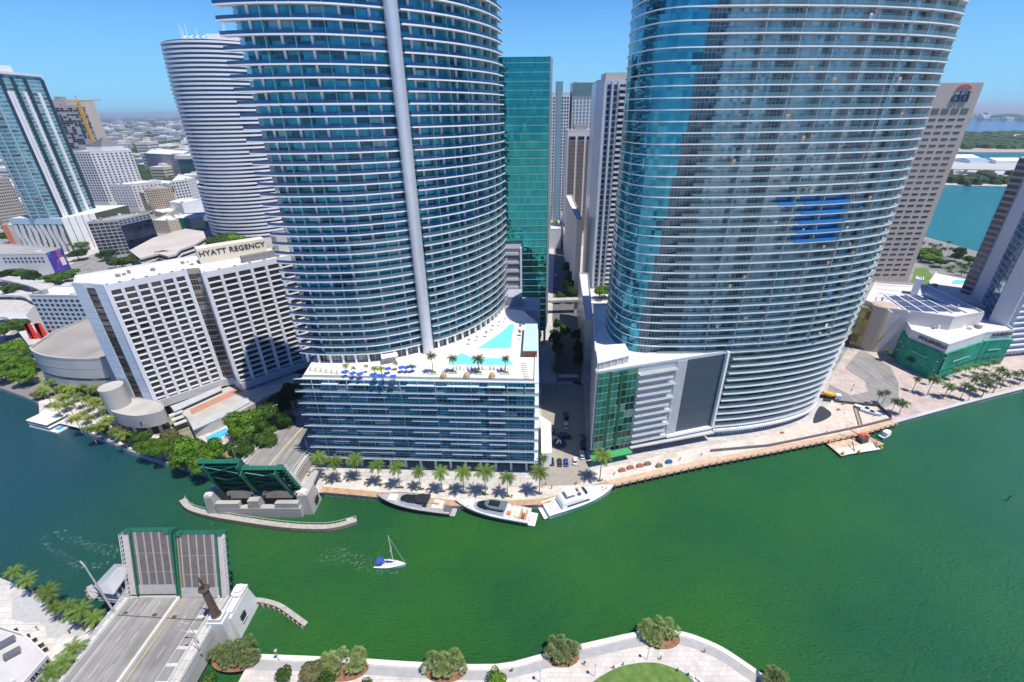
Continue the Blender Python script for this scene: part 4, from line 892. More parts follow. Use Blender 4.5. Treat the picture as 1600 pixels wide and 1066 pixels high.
# palms in front of the hotel
hp=[(78,600),(95,607),(110,612),(122,620),(98,625),(135,625),(148,610),(150,632),(88,637),(110,640),(128,645),(140,655),(160,640),(167,628),(118,657),(140,672),(155,668),(168,660),(74,618),(130,605),(62,606),(176,672),(190,680)]
for i,p in enumerate(hp):
    x,y=G(p[0],p[1],9);palm(x,y,LZ+.05,random.uniform(6,8.5),3.6,'yellow' if i%3 else 'royal',('yellow green palm' if i%3 else 'deeper green palm')+' on the hotel riverside terrace, %s from the left'%ORD[sorted(hp,key=lambda q:q[0]).index(p)],'palms on the hotel riverside terrace',i)
# bottom left palms
bl=[(19,894),(38.6,907),(70,922),(80,932),(84,947),(101,946),(115.7,957.7),(128,955),(144,966.6),(117,1017),(98,1036),(80,1057)]
for i,p in enumerate(bl):
    x,y=G(p[0],p[1],8);lb=ORD[i]+' coconut palm from the left in the quayside row' if i<9 else ['uppermost','middle','lowest'][i-9]+' of three coconut palms against the bridge approach, bottom left'
    palm(x,y,LZ,5.6,3.1,'coco',lb,'coconut palms on the south west quay' if i<9 else 'coconut palms beside the bridge approach',i)
    b=MB();b.tube((x,y,LZ+.02),(x,y,LZ+.07),1.1,n=18);tag(b.build('tree_pit',mat('tree pit gravel',(.33,.29,.2),.9,.2,1)),'round gravel tree pit under coconut palm %s from the left'%ORD[i],'tree pit','tree pits on the south west quay')
# east side palms
ep=[(1425,612,8),(1448,618,9),(1474,622,6.5),(1368,634,6.5),(1391,648,6.5),(1404,648,6.5),(1378,632,6),(1500,624,7),(1516,612,7),(1530,608,7),(1545,605,7),(1556,596,7),(1563,607,7),(1578,604,7),(1592,600,7),(1607,596,7),(1512,627,7),(1534,620,7),(1551,614,7),(1382,564,5.5),(1418,576,5.5),(1451,602,6),(1482,620,5)]
for i,p in enumerate(ep):
    x,y=G(p[0],p[1],LZ);lb='palm on the right hand quay, '+ORD[sorted(ep,key=lambda q:q[0]).index(p)]+' of them from the left'
    if i in(0,1): lb='tall palm pair beside the east drive in front of the netted building'
    if i in(3,4,5,6): lb=ORD[(0,0,0,0,2,3,1)[i]]+' palm from the left in the small group beside the dockyard boat'
    if i in(19,20): lb='short bushy palm at the foot of the green netting by the drive'
    palm(x,y,LZ,p[2],3.6,'dark',lb,'palms on the right hand quay',i)
for i,p in enumerate([(1508,577),(1522,575),(1538,571),(1552,566),(1492,580)]):
    x,y=G(p[0],p[1],7);palm(x,y-1,LZ,6,2.4,'royal','palm standing close against the green netting facade','palms against the green netting',i)
# deck palms
for i,(bx,by,hh) in enumerate([(698,585,7.5),(732,584,8.5),(750,584,8),(790,583,8)]):
    bb=[(677,583),(709,582),(748,583),(790,583)][i];x,y=G(bb[0],bb[1],DECK);palm(x,y,DECK,6.2,3.3,'dark',ORD[i]+' date palm from the left behind the podium edge','date palms on the pool deck',i)
    t=thing('planter','sloping grey planter under the '+ORD[i]+' date palm from the left','planter',(x,y,DECK),group='planters on the pool deck')
    b=MB();b.prism([(-2.6,.8),(-1.6,-1.2),(1.6,-1.4),(1.2,.6)],.01,.5);b.build('kerb',CONCL,t,local=True);b=MB();b.prism([(-1.2,.5),(-.8,-.9),(1.2,-1.0),(.9,.4)],.501,.6);b.build('grass',GRASS,t,local=True)
for i,p in enumerate([(733,530),(745,524),(760,518),(770,508),(780,501),(789,495),(814,500),(813,508),(812,516),(813,522)]):
    x,y=G(p[0],p[1]+4,DECK+1.4);palm(x,y,DECK,2.0,1.5,'royal' if i<6 else 'dark','small palm in the row along the tower side of the pool' if i<6 else 'small palm in the row beside the pale blue bar roof','small palms around the pool',i)
for i,p in enumerate([(540,574),(552,576),(572,574),(585,578),(618,570),(642,574),(596,580)]):
    x,y=G(p[0],p[1],DECK+2.4);palm(x,y,DECK,2.6,1.9,'yellow','yellow green palm among the blue parasols on the terrace','palms on the parasol terrace',i)
# trees by the hotel and left bank
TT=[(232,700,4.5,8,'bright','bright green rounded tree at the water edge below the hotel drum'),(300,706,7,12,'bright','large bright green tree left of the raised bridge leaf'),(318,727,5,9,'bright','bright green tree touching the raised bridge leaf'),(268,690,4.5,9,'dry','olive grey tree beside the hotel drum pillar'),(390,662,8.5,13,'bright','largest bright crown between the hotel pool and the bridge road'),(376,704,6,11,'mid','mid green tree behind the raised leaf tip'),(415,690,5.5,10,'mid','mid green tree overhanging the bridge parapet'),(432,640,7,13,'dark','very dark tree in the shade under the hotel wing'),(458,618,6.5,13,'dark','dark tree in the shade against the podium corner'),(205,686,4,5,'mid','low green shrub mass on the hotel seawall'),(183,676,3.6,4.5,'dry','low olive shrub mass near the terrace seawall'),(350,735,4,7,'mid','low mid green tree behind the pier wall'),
(25,548,8,10,'bright','bright green tree on the left river bank'),(5,582,7,10,'bright','bright green tree at the left edge of the picture'),(42,588,6.5,9,'bright','bright tree leaning over the water at the left bank'),(30,512,8,11,'mid','mid green tree behind the left bank'),(4,518,8,11,'mid','mid green tree at the far left edge'),(52,572,5,6,'mid','mid green tree beside the curved concrete hall'),(70,560,3,4,'mid','small green tree against the curved concrete hall'),(18,562,7,8,'bright','bright green tree between the others on the left bank'),(50,548,5,7,'mid','mid green tree just left of the hall corner'),(62,617,4,4,'dry','brownish bush overhanging the seawall on the left'),(2,545,7,9,'dark','darker tree at the far left behind the bright ones'),(250,704,5,9,'bright','bright tree between the drum pillar and the big crown'),(285,722,5,8,'bright','lower bright tree at the seawall left of the leaf'),(330,708,5.5,11,'bright','bright tree just behind the raised leaf'),(375,676,6,11,'bright','bright tree above the raised leaf tip beside the pool'),(405,668,6.5,12,'mid','mid green tree against the bridge parapet'),(418,652,7,13,'mid','green tree where the shade begins by the bridge'),(444,660,5,10,'dark','dark tree beside the shaded bridge parapet'),(226,684,4,6,'mid','green bush in front of the drum'),(160,672,3.5,4,'mid','low green bush by the terrace seawall'),(12,560,7,9,'mid','mid green tree at the left edge of the bank'),(35,570,6,8,'bright','bright tree above the overhanging bush')]
for (px,py,r,h,k,l) in TT:
    x,y=G(px,py,LZ+h*.55);tree(x,y,LZ-.3,r,h,k,l,'trees on the river bank')
FT=[(205,408,10,12,'mid'),(225,402,9,11,'bright'),(250,402,11,13,'mid'),(275,398,10,11,'bright'),(190,412,7,8,'mid'),(335,378,11,13,'mid'),(350,374,12,14,'mid'),(372,376,11,13,'bright'),(392,380,11,12,'mid'),(112,378,10,10,'mid'),(125,384,9,9,'mid'),(20,356,12,10,'mid'),(178,200+20,16,14,'mid'),(350,380,9,10,'dark'),(258,245,20,12,'mid')]
for fi,(px,py,r,h,k) in enumerate(FT[:12]):
    x,y=G(px,py,LZ+h*.6);tree(x,y,LZ-.3,r*1.1,h,k,('street tree in the green belt behind the white hotel, %s from the left' if px>180 else 'street tree near the mural building, %s from the left')%ORD[sorted(q[0] for q in FT[:12]).index(px)],'street trees behind the hotel')
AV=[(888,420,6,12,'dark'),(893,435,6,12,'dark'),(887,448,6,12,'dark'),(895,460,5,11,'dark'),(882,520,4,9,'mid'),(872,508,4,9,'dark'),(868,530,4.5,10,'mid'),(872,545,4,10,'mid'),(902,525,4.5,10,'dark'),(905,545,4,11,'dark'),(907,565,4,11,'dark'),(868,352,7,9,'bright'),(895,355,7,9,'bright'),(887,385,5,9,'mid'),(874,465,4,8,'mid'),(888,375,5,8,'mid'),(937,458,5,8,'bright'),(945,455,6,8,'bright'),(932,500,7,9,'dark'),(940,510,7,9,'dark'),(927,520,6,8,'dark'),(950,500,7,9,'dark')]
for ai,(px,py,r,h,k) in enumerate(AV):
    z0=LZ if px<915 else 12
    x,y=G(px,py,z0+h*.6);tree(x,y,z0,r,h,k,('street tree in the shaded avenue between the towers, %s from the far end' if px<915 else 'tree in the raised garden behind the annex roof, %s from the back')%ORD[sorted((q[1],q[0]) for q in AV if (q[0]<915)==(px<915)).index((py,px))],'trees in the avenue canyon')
for i,p in enumerate([(873,548),(904,560),(872,575)]):
    x,y=G(p[0],p[1],11);palm(x,y,LZ,8,2.8,'dark','tall palm in the shaded avenue between the podiums, '+['furthest on the left','on the right','nearest on the left'][i],'palms in the avenue',i)
# palmetto clumps in the park
def fanhead(b,cx,cy,cz,r,rnd):
    for k in range(46):
        u=rnd.uniform(-.25,1);th=rnd.uniform(0,6.283);q=math.sqrt(1-u*u);d=Vector((q*math.cos(th),q*math.sin(th),u));a=d.orthogonal().normalized();c=d.cross(a)
        c0=Vector((cx,cy,cz))+d*r*.45
        for j in range(5):
            ang=(j-2)*.36;e=(d*math.cos(ang)+a*math.sin(ang)).normalized();w_=r*.05
            b.face([c0-c*w_*.3,c0+e*r*.55*rnd.uniform(.8,1.1)+c*0,c0+c*w_*1.6+e*r*.2])
PALM_M=leafmat('palmetto leaves',(.2,.28,.1),(.42,.5,.22))
CL=[(368,1018,6.9,3.6,'at the foot of the bridge pier'),(536,1032,6.8,3.6,'beside the leafy tree by the seawall'),(694,1036,5.8,3.2,'in the middle of the seawall'),(877,1013,4.8,3.2,'left of the point of the promenade'),(1031,985,5.6,3.4,'at the point of the promenade'),(1213,1060,3.6,2.5,'at the far right end of the promenade')]
for i,(px,py,rx,ry,l) in enumerate(CL):
    x,y=G(px,py,LZ+2);rx*=1.08;ry*=1.15;t=thing('palmetto_clump','grey green fan palm clump '+l,'fan palm clump',(x,y,LZ),group='fan palm clumps along the park seawall');rnd=random.Random(40+i)
    b=MB();el=[(x+math.cos(k/24*6.283)*rx*.85+.3,y-.9+math.sin(k/24*6.283)*ry*.75) for k in range(24)];b.cap(el,LZ+.07);b.build('mulch_bed',SOIL,t)
    b=MB();n=int(rx*ry*1.3)
    for k in range(n):
        a=rnd.uniform(0,6.283);q=math.sqrt(rnd.random());fanhead(b,x+math.cos(a)*q*rx*.85,y+math.sin(a)*q*ry*.75,LZ+rnd.uniform(1.4,3.4)*(1-.3*q),1.6,rnd)
    b.build('leaves',PALM_M,t)
    for k in range(7): a=rnd.uniform(0,6.28);b=MB();b.tube((x+math.cos(a)*rx*.5,y+math.sin(a)*ry*.4,LZ+.08),(x+math.cos(a)*rx*.5,y+math.sin(a)*ry*.4,LZ+1.6),.16,n=6,caps=False);b.build('stem',BARK,t)
for (px,py,r,h,k,l) in [(487,1052,3.2,5,'dry','leafy grey green tree overlapping the park path'),(447,1052,2.2,3.5,'mid','small palm like shrub on the park path near the lamp'),(508,1062,2.6,4,'mid','leafy tree at the bottom edge of the park'),(778,1062,2.6,4,'bright','small light green tree at the bottom edge of the park'),(326,1066,2,3,'mid','little green shrub beside the bridge wall at the bottom'),(574,1070,2,3,'mid','tiny shrub crown at the bottom edge')]:
    x,y=G(px,py,LZ+h*.6);tree(x,y,LZ,r,h,k,l)
# ================================================================ BOATS
HULLW=mat('white gelcoat',(.78,.78,.78),.2,.03,.3,spec=.6);HULLG=mat('dark grey gelcoat',(.07,.075,.085),.2,.05,.3,spec=.7);TINT=mat('tinted boat glass',(.015,.02,.025),.06,.1,1,spec=.9)
TEAK=mat('teak deck',(.42,.26,.15),.6,.15,1.5);CUSH=mat('cream cushion',(.7,.66,.58),.8,.06,1);HULLS=mat('silver grey gelcoat',(.45,.46,.5),.25,.04,.3,metal=.2)
def ring_plan(L,B,n=14,fine=2.0,stern=.92,x0=0):
    P=[]
    for k in range(n+1):
        t=k/n;f=1-max(0,(t-.35)/.65)**fine;f*=stern+(1-stern)*min(1,t/.35);P.append((-L/2+L*t,B/2*f))
    return P
def hull(t,L,B,fb,fbow,m,deckm,name='hull',stripe=None,z0=-.6,fine=2.8,glassband=True):
    P=ring_plan(L,B,16,fine);b=MB()
    def sec(x,hw,k):
        tt=k/16;top=fb+(fbow-fb)*tt**1.6;fl=.62+.2*(1-tt)
        return [(x-(.0 if tt<.9 else .0)-.06*L*tt**3,hw*fl,z0),(x-.03*L*tt**3,hw*(.5+fl*.5)*1.0,top*.45),(x,hw,top)]
    S_=[sec(x,hw,k) for k,(x,hw) in enumerate(P)]
    for k in range(16):
        for j in range(2):
            a,c,d,e=S_[k][j],S_[k+1][j],S_[k+1][j+1],S_[k][j+1];mm=1 if (j==0 and stripe) else 0
            b.face([(a[0],-a[1],a[2]),(c[0],-c[1],c[2]),(d[0],-d[1],d[2]),(e[0],-e[1],e[2])],mm)
            b.face([e,d,c,a],mm)
    a=S_[0];b.face([(a[0][0],a[0][1],a[0][2]),(a[0][0],-a[0][1],a[0][2]),(a[2][0],-a[2][1],a[2][2]),(a[2][0],a[2][1],a[2][2])])
    o=b.build(name,[m,stripe or m],t,local=True)
    b=MB()
    for k in range(16):
        a,c=S_[k][2],S_[k+1][2];s=.94
        b.face([(a[0],-a[1]*s,a[2]-.12),(c[0]-.05,-c[1]*s,c[2]-.12),(c[0]-.05,c[1]*s,c[2]-.12),(a[0],a[1]*s,a[2]-.12)])
        for q in (-1,1): b.face([(a[0],q*a[1],a[2]),(c[0],q*c[1],c[2]),(c[0]-.05,q*c[1]*s,c[2]-.12),(a[0],q*a[1]*s,a[2]-.12)][::q],1)
    b.build('deck',[deckm,m],t,local=True)
    return P
def cab(t,name,x0,x1,w,z0,z1,m,rf=.6,ra=.2,tw=.85,nose=.5,taper=.6):
    "superstructure block: x0 aft .. x1 bow, raked ends, rounded nose"
    def ring(x0,x1,w,z): 
        L=x1-x0;return [(x0,-w/2,z),(x0+L*.6,-w/2,z),(x0+L*.85,-w/2*(1-(1-taper)*.5),z),(x1-nose*.2,-w/2*taper*.7,z),(x1,0,z),(x1-nose*.2,w/2*taper*.7,z),(x0+L*.85,w/2*(1-(1-taper)*.5),z),(x0+L*.6,w/2,z),(x0,w/2,z)]
    A=ring(x0,x1,w,z0);B_=ring(x0+ra,x1-rf,w*tw,z1);b=MB();n=len(A)
    for k in range(n): b.face([A[k],A[(k+1)%n],B_[(k+1)%n],B_[k]])
    b.face(B_);return b.build(name,m,t,local=True)
def heading(bow,stern): 
    return math.atan2(bow[1]-stern[1],bow[0]-stern[0])
def place(bow,stern): return ((bow[0]+stern[0])/2,(bow[1]+stern[1])/2,0),heading(bow,stern)
def rails(t,P,z0,zb,f0,f1,m=LPM):
    b=MB();pr={}
    for s in (-1,1):
        for k in range(int(f0*16),int(f1*16)):
            a,c=P[k],P[k+1];za=z0+(zb-z0)*(k/16)**1.6+.7;zc=z0+(zb-z0)*((k+1)/16)**1.6+.7
            b.tube((a[0],s*a[1]*.95,za),(c[0],s*c[1]*.95,zc),.035,n=5);b.tube((a[0],s*a[1]*.95,za-.7),(a[0],s*a[1]*.95,za),.03,n=5)
    b.build('bow_rail',m,t,local=True)
# yacht 1 : dark topsides, open cockpit with black canopies
loc,rz=place((-53.6,128.0),(-24.8,122.6));t=thing('motor_yacht','dark hulled open motor yacht with black sun canopies, leftmost at the quay','yacht',loc,rz)
P=hull(t,29,7.6,1.9,3.0,mat('charcoal topsides',(.12,.125,.14),.22,.05,.3,metal=.2),mat('mid grey deck',(.34,.335,.33),.5,.1,1),stripe=HULLG)
b=MB();b.prism([(-16.3,-2.9),(-14.4,-2.9),(-14.4,2.9),(-16.3,2.9)],.35,.6);b.build('swim_platform',HULLS,t,local=True)
b=MB();b.prism([(-14.6,-2.4),(-11.8,-2.4),(-11.8,2.4),(-14.6,2.4)],1.8,2.05);b.build('engine_hatch',mat('dark grey hatch',(.12,.12,.13),.4,.1,1),t,local=True)
cab(t,'coachroof',-4,7,5.6,1.9,3.1,HULLS,2.5,.2,.8);cab(t,'windscreen',-1.5,4.2,4.3,2.9,3.9,TINT,2.4,.4,.75);cab(t,'hardtop',-6.0,-.4,4.6,4.1,4.35,mat('black canopy',(.02,.022,.028),.5,.1,1),.3,.3,.96)
cab(t,'hatch_cover',1.2,5.0,3.4,3.3,3.95,TINT,1.2,.2,.8)
for (x,y,sx,sy) in ((8.2,0,3.2,3.0),(-8.4,1.2,2.2,1.6),(-8.4,-1.4,2.2,1.4),(-10.4,0,1.4,3.8)):
    b=MB();b.prism([(x-sx/2,y-sy/2),(x+sx/2,y-sy/2),(x+sx/2,y+sy/2),(x-sx/2,y+sy/2)],1.9 if x<0 else 2.45,2.35 if x<0 else 2.85);b.build('sun_pad',CUSH,t,local=True)
b=MB();b.prism([(-11.2,-2.3),(-6.2,-2.3),(-6.2,2.3),(-11.2,2.3)],1.79,1.84);b.build('cockpit_floor',TEAK,t,local=True)
b=MB();[b.tube((x,s*2.1,1.9),(x,s*2.1,4.1),.06,n=6) for x in (-5.6,-1) for s in (-1,1)];b.build('hardtop_posts',LPM,t,local=True);rails(t,P,1.9,3.0,.55,1)
# yacht 2 : silver, hard top
loc,rz=place((-24.4,125.0),(3.6,118.0));t=thing('motor_yacht','silver white motor yacht with dark hardtop, middle of the three at the quay','yacht',loc,rz)
P=hull(t,28,7.6,2.1,3.2,HULLS,mat('pale grey deck',(.55,.54,.52),.5,.08,1),stripe=HULLG)
b=MB();b.prism([(-16.4,-2.9),(-13.9,-2.9),(-13.9,2.9),(-16.4,2.9)],.4,.65);b.build('swim_platform',HULLW,t,local=True)
b=MB()
for k in range(20):
    a=k/20*6.283;c=(k+1)/20*6.283;b.tube((-15.2+1.0*math.cos(a),.4+1.6*math.sin(a),.85),(-15.2+1.0*math.cos(c),.4+1.6*math.sin(c),.85),.22,n=6,caps=False)
tag(b.build('tender_dinghy',HULLW,t,local=True))
cab(t,'coachroof',-5,8,5.8,2.1,3.4,HULLS,3,.2,.8);cab(t,'windscreen',-4,5.5,4.6,3.3,4.5,TINT,3,.6,.75);cab(t,'hardtop',-5.5,2.6,4.5,4.5,4.8,mat('slate grey hardtop',(.12,.15,.18),.35,.06,1),1,.3,.9)
b=MB();b.prism([(-3,-1.3),(1,-1.3),(1,1.3),(-3,1.3)],4.81,4.86);b.build('sunroof',TINT,t,local=True)
for (x,y,sx,sy,mm) in ((9,0,2.8,2.8,CUSH),(-9.6,0,1.5,3.8,CUSH),(-11.8,1.2,1.0,1.8,mat('red brown cushion',(.25,.06,.04),.7,.1,1)),(-6.5,.9,1.3,1.6,mat('orange cushion',(.5,.17,.05),.7,.1,1)),(-11.8,-1.2,1.0,1.6,MC['cream cushion'])):
    b=MB();b.prism([(x-sx/2,y-sy/2),(x+sx/2,y-sy/2),(x+sx/2,y+sy/2),(x-sx/2,y+sy/2)],2.1 if x<0 else 2.7,2.6 if x<0 else 3.05);b.build('sun_pad',mm,t,local=True)
b=MB();b.prism([(-13,-2.3),(-5.5,-2.3),(-5.5,2.3),(-13,2.3)],1.99,2.04);b.build('cockpit_floor',TEAK,t,local=True);rails(t,P,2.1,3.2,.55,1)
# yacht 3 : white flybridge, bow to the right
loc,rz=place((35.4,131.4),(9.0,121.0));t=thing('motor_yacht','white flybridge motor yacht with its bow to the right, nearest the valet court','yacht',loc,rz)
P=hull(t,28.5,7.6,2.2,3.3,HULLW,HULLW,stripe=None)
b=MB();b.prism([(-16,-2.7),(-14,-2.7),(-14,2.7),(-16,2.7)],.4,.7);b.build('swim_platform',HULLW,t,local=True)
cab(t,'saloon',-9,7.5,6.0,2.2,4.6,HULLW,3.2,.3,.85);cab(t,'windscreen',2.6,5.9,4.0,2.9,4.02,TINT,2.4,.1,.8)
for s in (-1,1):
    b=MB();b.bar((-7,s*2.86,3.2),(2.0,s*2.86,3.2),.3,.55);b.build('side_window',TINT,t,local=True)
cab(t,'flybridge',-8.5,2.6,5.2,4.6,5.15,HULLW,1.2,.2,.9);cab(t,'fly_windscreen',.8,2.3,3.4,5.1,5.8,TINT,.7,.1,.8)
b=MB();b.prism([(-6.6,-1.9),(-2.6,-1.9),(-2.6,1.9),(-6.6,1.9)],6.9,7.05);b.build('fly_canopy',HULLW,t,local=True)
b=MB();[b.tube((x,s*1.6,5.1),(x,s*1.6,6.9),.07,n=6) for x in (-6.3,-2.9) for s in (-1,1)];b.build('canopy_posts',HULLW,t,local=True)
for (x,y,sx,sy) in ((-1.4,1,1.2,1.2),(-1.4,-1,1.2,1.2)):
    b=MB();b.prism([(x-sx/2,y-sy/2),(x+sx/2,y-sy/2),(x+sx/2,y+sy/2),(x-sx/2,y+sy/2)],5.15,5.8);b.build('helm_seat',mat('dark seat',(.08,.07,.07),.6,.1,1),t,local=True)
b=MB();b.prism([(-13.6,-2.3),(-9.2,-2.3),(-9.2,2.3),(-13.6,2.3)],2.1,2.14);b.build('cockpit_floor',MC['pale grey deck'],t,local=True);rails(t,P,2.2,3.3,.6,1)
b=MB();[b.tube((x,y,3.0),(x,y,3.25),.22,n=10) for x,y in ((9.5,.5),(10.3,-.4),(10.9,.3),(9.0,-.6))];b.build('deck_hatch',TINT,t,local=True)
# sailboat
loc,rz=place((-36.9,100.0),(-46.6,100.3));t=thing('sailing_boat','white sailing boat with bare mast and blue cockpit canopy motoring on the green river','sailboat',loc,rz)
P=hull(t,10.2,3.3,.9,1.25,HULLW,HULLW,fine=1.7)
cab(t,'coachroof',-1.8,2.6,1.9,.85,1.35,HULLW,.8,.1,.85)
for x in (-.9,.2,1.2):
    for s in (-1,1): b=MB();b.prism([(x-.25,s*.5-.12),(x+.25,s*.5-.12),(x+.25,s*.5+.12),(x-.25,s*.5+.12)],1.355,1.4);b.build('deck_hatch',TINT,t,local=True)
BLU=mat('royal blue canvas',(.03,.06,.3),.8,.15,1,bump=.3);cab(t,'bimini',-4.6,-1.9,2.6,2.3,2.5,BLU,.2,.2,.9);cab(t,'sail_cover',-4.4,.9,.45,1.9,2.25,BLU,.2,.2,.6)
b=MB();b.tube((.9,0,.9),(.9,0,13.6),.12,.09,8);b.tube((.9,0,1.9),(-4.3,0,1.9),.07,n=6);b.tube((.9,-1.0,7.6),(.9,1.0,7.6),.04,n=5);b.build('mast',WHITE(),t,local=True)
b=MB();[b.tube((.9,0,13.4),q,.015,n=4) for q in ((4.9,0,1.2),(-4.9,0,1),(.7,1.5,1),(.7,-1.5,1))];b.tube((4.7,0,1.2),(1.1,0,12.5),.07,.05,6);b.build('rigging',LPM,t,local=True)
# foam wakes (nobody could count the bubbles)
def foam_mat():
    m,nt,b,N,L=_new('water foam');tc=N('ShaderNodeTexCoord');n=N('ShaderNodeTexNoise');n.inputs['Scale'].default_value=3.6;n.inputs['Detail'].default_value=8;n.inputs['Roughness'].default_value=.75
    L(tc.outputs['Object'],n.inputs['Vector']);n2=N('ShaderNodeTexNoise');n2.inputs['Scale'].default_value=.8;L(tc.outputs['Object'],n2.inputs['Vector'])
    mu=N('ShaderNodeMath');mu.operation='MULTIPLY';L(n.outputs[0],mu.inputs[0]);L(n2.outputs[0],mu.inputs[1])
    mr=N('ShaderNodeMapRange');mr.inputs[1].default_value=.29;mr.inputs[2].default_value=.45;mr.inputs[4].default_value=.42;L(mu.outputs[0],mr.inputs[0])
    L(mr.outputs[0],b.inputs['Alpha']);b.inputs['Base Color'].default_value=(.6,.68,.62,1);b.inputs['Roughness'].default_value=.8;return m
FOAM=foam_mat()
def foam(pts,w0,w1,name='wake_foam'):
    pl=spline([G(*p,.03) for p in pts],4);b=MB();n=len(pl)
    for i in range(n-1):
        f0,f1=i/(n-1),(i+1)/(n-1);ww=lambda f:(w0+(w1-w0)*f)/2
        o0=offset(pl,ww(f0));i0=offset(pl,-ww(f0));o1=offset(pl,ww(f1));i1=offset(pl,-ww(f1))
        b.face([(*i0[i],.03),(*i1[i+1],.03),(*o1[i+1],.03),(*o0[i],.03)])
    tag(b.build(name,FOAM),kind='stuff')
foam([(600,893),(575,888),(545,878),(500,868)],2.2,5);foam([(592,880),(570,872),(540,862),(505,858)],1.0,3);foam([(632,889),(615,895),(592,893)],.8,2.2)
foam([(62,850),(75,838),(95,833),(120,845),(150,855),(190,862)],2.5,4);foam([(70,848),(90,862),(110,876),(140,885),(168,882)],1.5,3)
# dock / houseboat at the left
t=thing('floating_pavilion','white flat roofed floating pavilion boat moored at the hotel quay','houseboat',(*G(80,664,0),0),0)
q=[(-7.5,-3.6),(7.5,-3.6),(7.5,3.6),(-7.5,3.6)]
bw_,st_=G(108,665),G(44,650);ang=math.atan2(G(98,668)[1]-G(44,655)[1],G(98,668)[0]-G(44,655)[0]);t.rotation_euler=(0,0,ang)
b=MB();b.prism([(x*1.25+1.4,y*1.1) for x,y in q],-.3,.7);b.build('hull',HULLW,t,local=True)
b=MB();b.prism([(-6.6,-3.1),(5.6,-3.1),(5.6,3.1),(-6.6,3.1)],.7,1.9);b.build('lower_cabin',mat('shaded cabin glass',(.1,.13,.15),.15,.1,1),t,local=True)
b=MB();b.prism([(-7.6,-3.9),(6.4,-3.9),(6.4,3.7),(-7.6,3.7)],1.9,2.25);b.build('mid_deck',HULLW,t,local=True)
b=MB();b.prism([(-6,-2.8),(4.6,-2.8),(4.6,2.8),(-6,2.8)],2.25,3.6);b.build('upper_cabin',MC['shaded cabin glass'],t,local=True)
b=MB();b.prism([(-7.9,-4.0),(5.8,-4.0),(5.8,3.9),(-7.9,3.9)],3.6,3.9);b.build('roof',HULLW,t,local=True)
b=MB();b.prism([(6.8,-2.6),(9.9,-2.6),(9.9,2.6),(6.8,2.6)],.71,.8);b.build('plunge_pool',mat('blue plunge pool',(.05,.3,.55),.1,.1,1),t,local=True)
# work barge
c=[G(*p,1) for p in [(1289,691),(1315,713),(1382,694),(1356,681)]]
t=thing('work_barge','rusty flat work barge with a red and black crane, moored beneath the quay','barge',((c[0][0]+c[2][0])/2,(c[0][1]+c[2][1])/2,0))
b=MB();b.prism(c,-.4,1.0,0,1);b.build('hull',[mat('barge black steel',(.04,.04,.045),.6,.2,1),mat('dusty barge deck',(.5,.38,.27),.85,.25,.5,bump=.3,stain=.3)],t)
M4=lambda u,v:(c[0][0]+(c[1][0]-c[0][0])*v+(c[3][0]-c[0][0])*u,c[0][1]+(c[1][1]-c[0][1])*v+(c[3][1]-c[0][1])*u)
b=MB();b.prism([M4(.03,.5),M4(.03,.95),M4(.9,.95),M4(.9,.5)][::1],1.004,1.03);b.build('pale_deck_plate',mat('pale dusty plate',(.68,.64,.56),.8,.1,.6),t)
for (u,v) in ((.05,.1),(.06,.9),(.93,.1),(.93,.9),(.4,.95)):
    x,y=M4(u,v);b=MB();b.box(x,y,1,1.9,.9,.9,.4);b.tube((x,y,1.9),(x,y,2.6),.2,n=8);b.build('spud_bollard',mat('safety yellow steel',(.6,.4,.04),.5,.15,1),t)
x,y=M4(.75,.3);t2=thing('crawler_crane','small black and red crawler crane standing on the work barge','crane',(x,y,1))
b=MB();b.box(x,y-.9,1,1.8,4.4,.8,.35);b.box(x-.6,y+1,1,1.8,4.4,.8,.35);b.build('tracks',mat('track black',(.03,.03,.03),.7,.1,1),t2)
b=MB();b.box(x-.3,y,1.8,3.4,3.6,2.4,.35);b.build('engine_house',mat('dark crane housing',(.07,.06,.06),.6,.2,1),t2)
b=MB();b.box(x+1.6,y+.7,1.8,4.0,1.8,1.6,.35);b.box(x+.3,y+1.4,3.4,3.8,2.4,2.0,.35);b.build('cab',mat('crane red',(.6,.1,.06),.5,.1,1),t2)
b=MB();[b.bar((x+dx,y+dy,3),(x-7+dx*.4,y+2.5+dy*.4,6.5),.12,.12) for dx,dy in((.3,.3),(.3,-.3),(-.3,.3),(-.3,-.3))];b.build('boom',MC['crane red'],t2)
b=MB();p,q=M4(.35,.85),M4(.42,.45);b.bar((*p,1),(*q,3.2),.35,.35);b.build('steel_beam',RUST,t)
b=MB();p,q=M4(.85,.85),M4(.97,.5);b.bar((*p,1.1),(*q,2.6),.35,.35);b.build('steel_beam',RUST,t)
x,y=G(1383,682,0);t=thing('workboat','small white and blue workboat tied to the end of the barge','motorboat',(x,y,0),R_(25))
hull(t,7.5,2.8,1.0,1.5,mat('mid blue hull',(.1,.22,.45),.3,.05,1),mat('grey deck',(.45,.47,.5)));cab(t,'wheelhouse',-1.5,1.8,2.0,1.0,2.7,HULLW,.6,.1,.9);cab(t,'roof',-1.8,2.0,2.4,2.72,2.9,HULLW,.3,.1,.9)
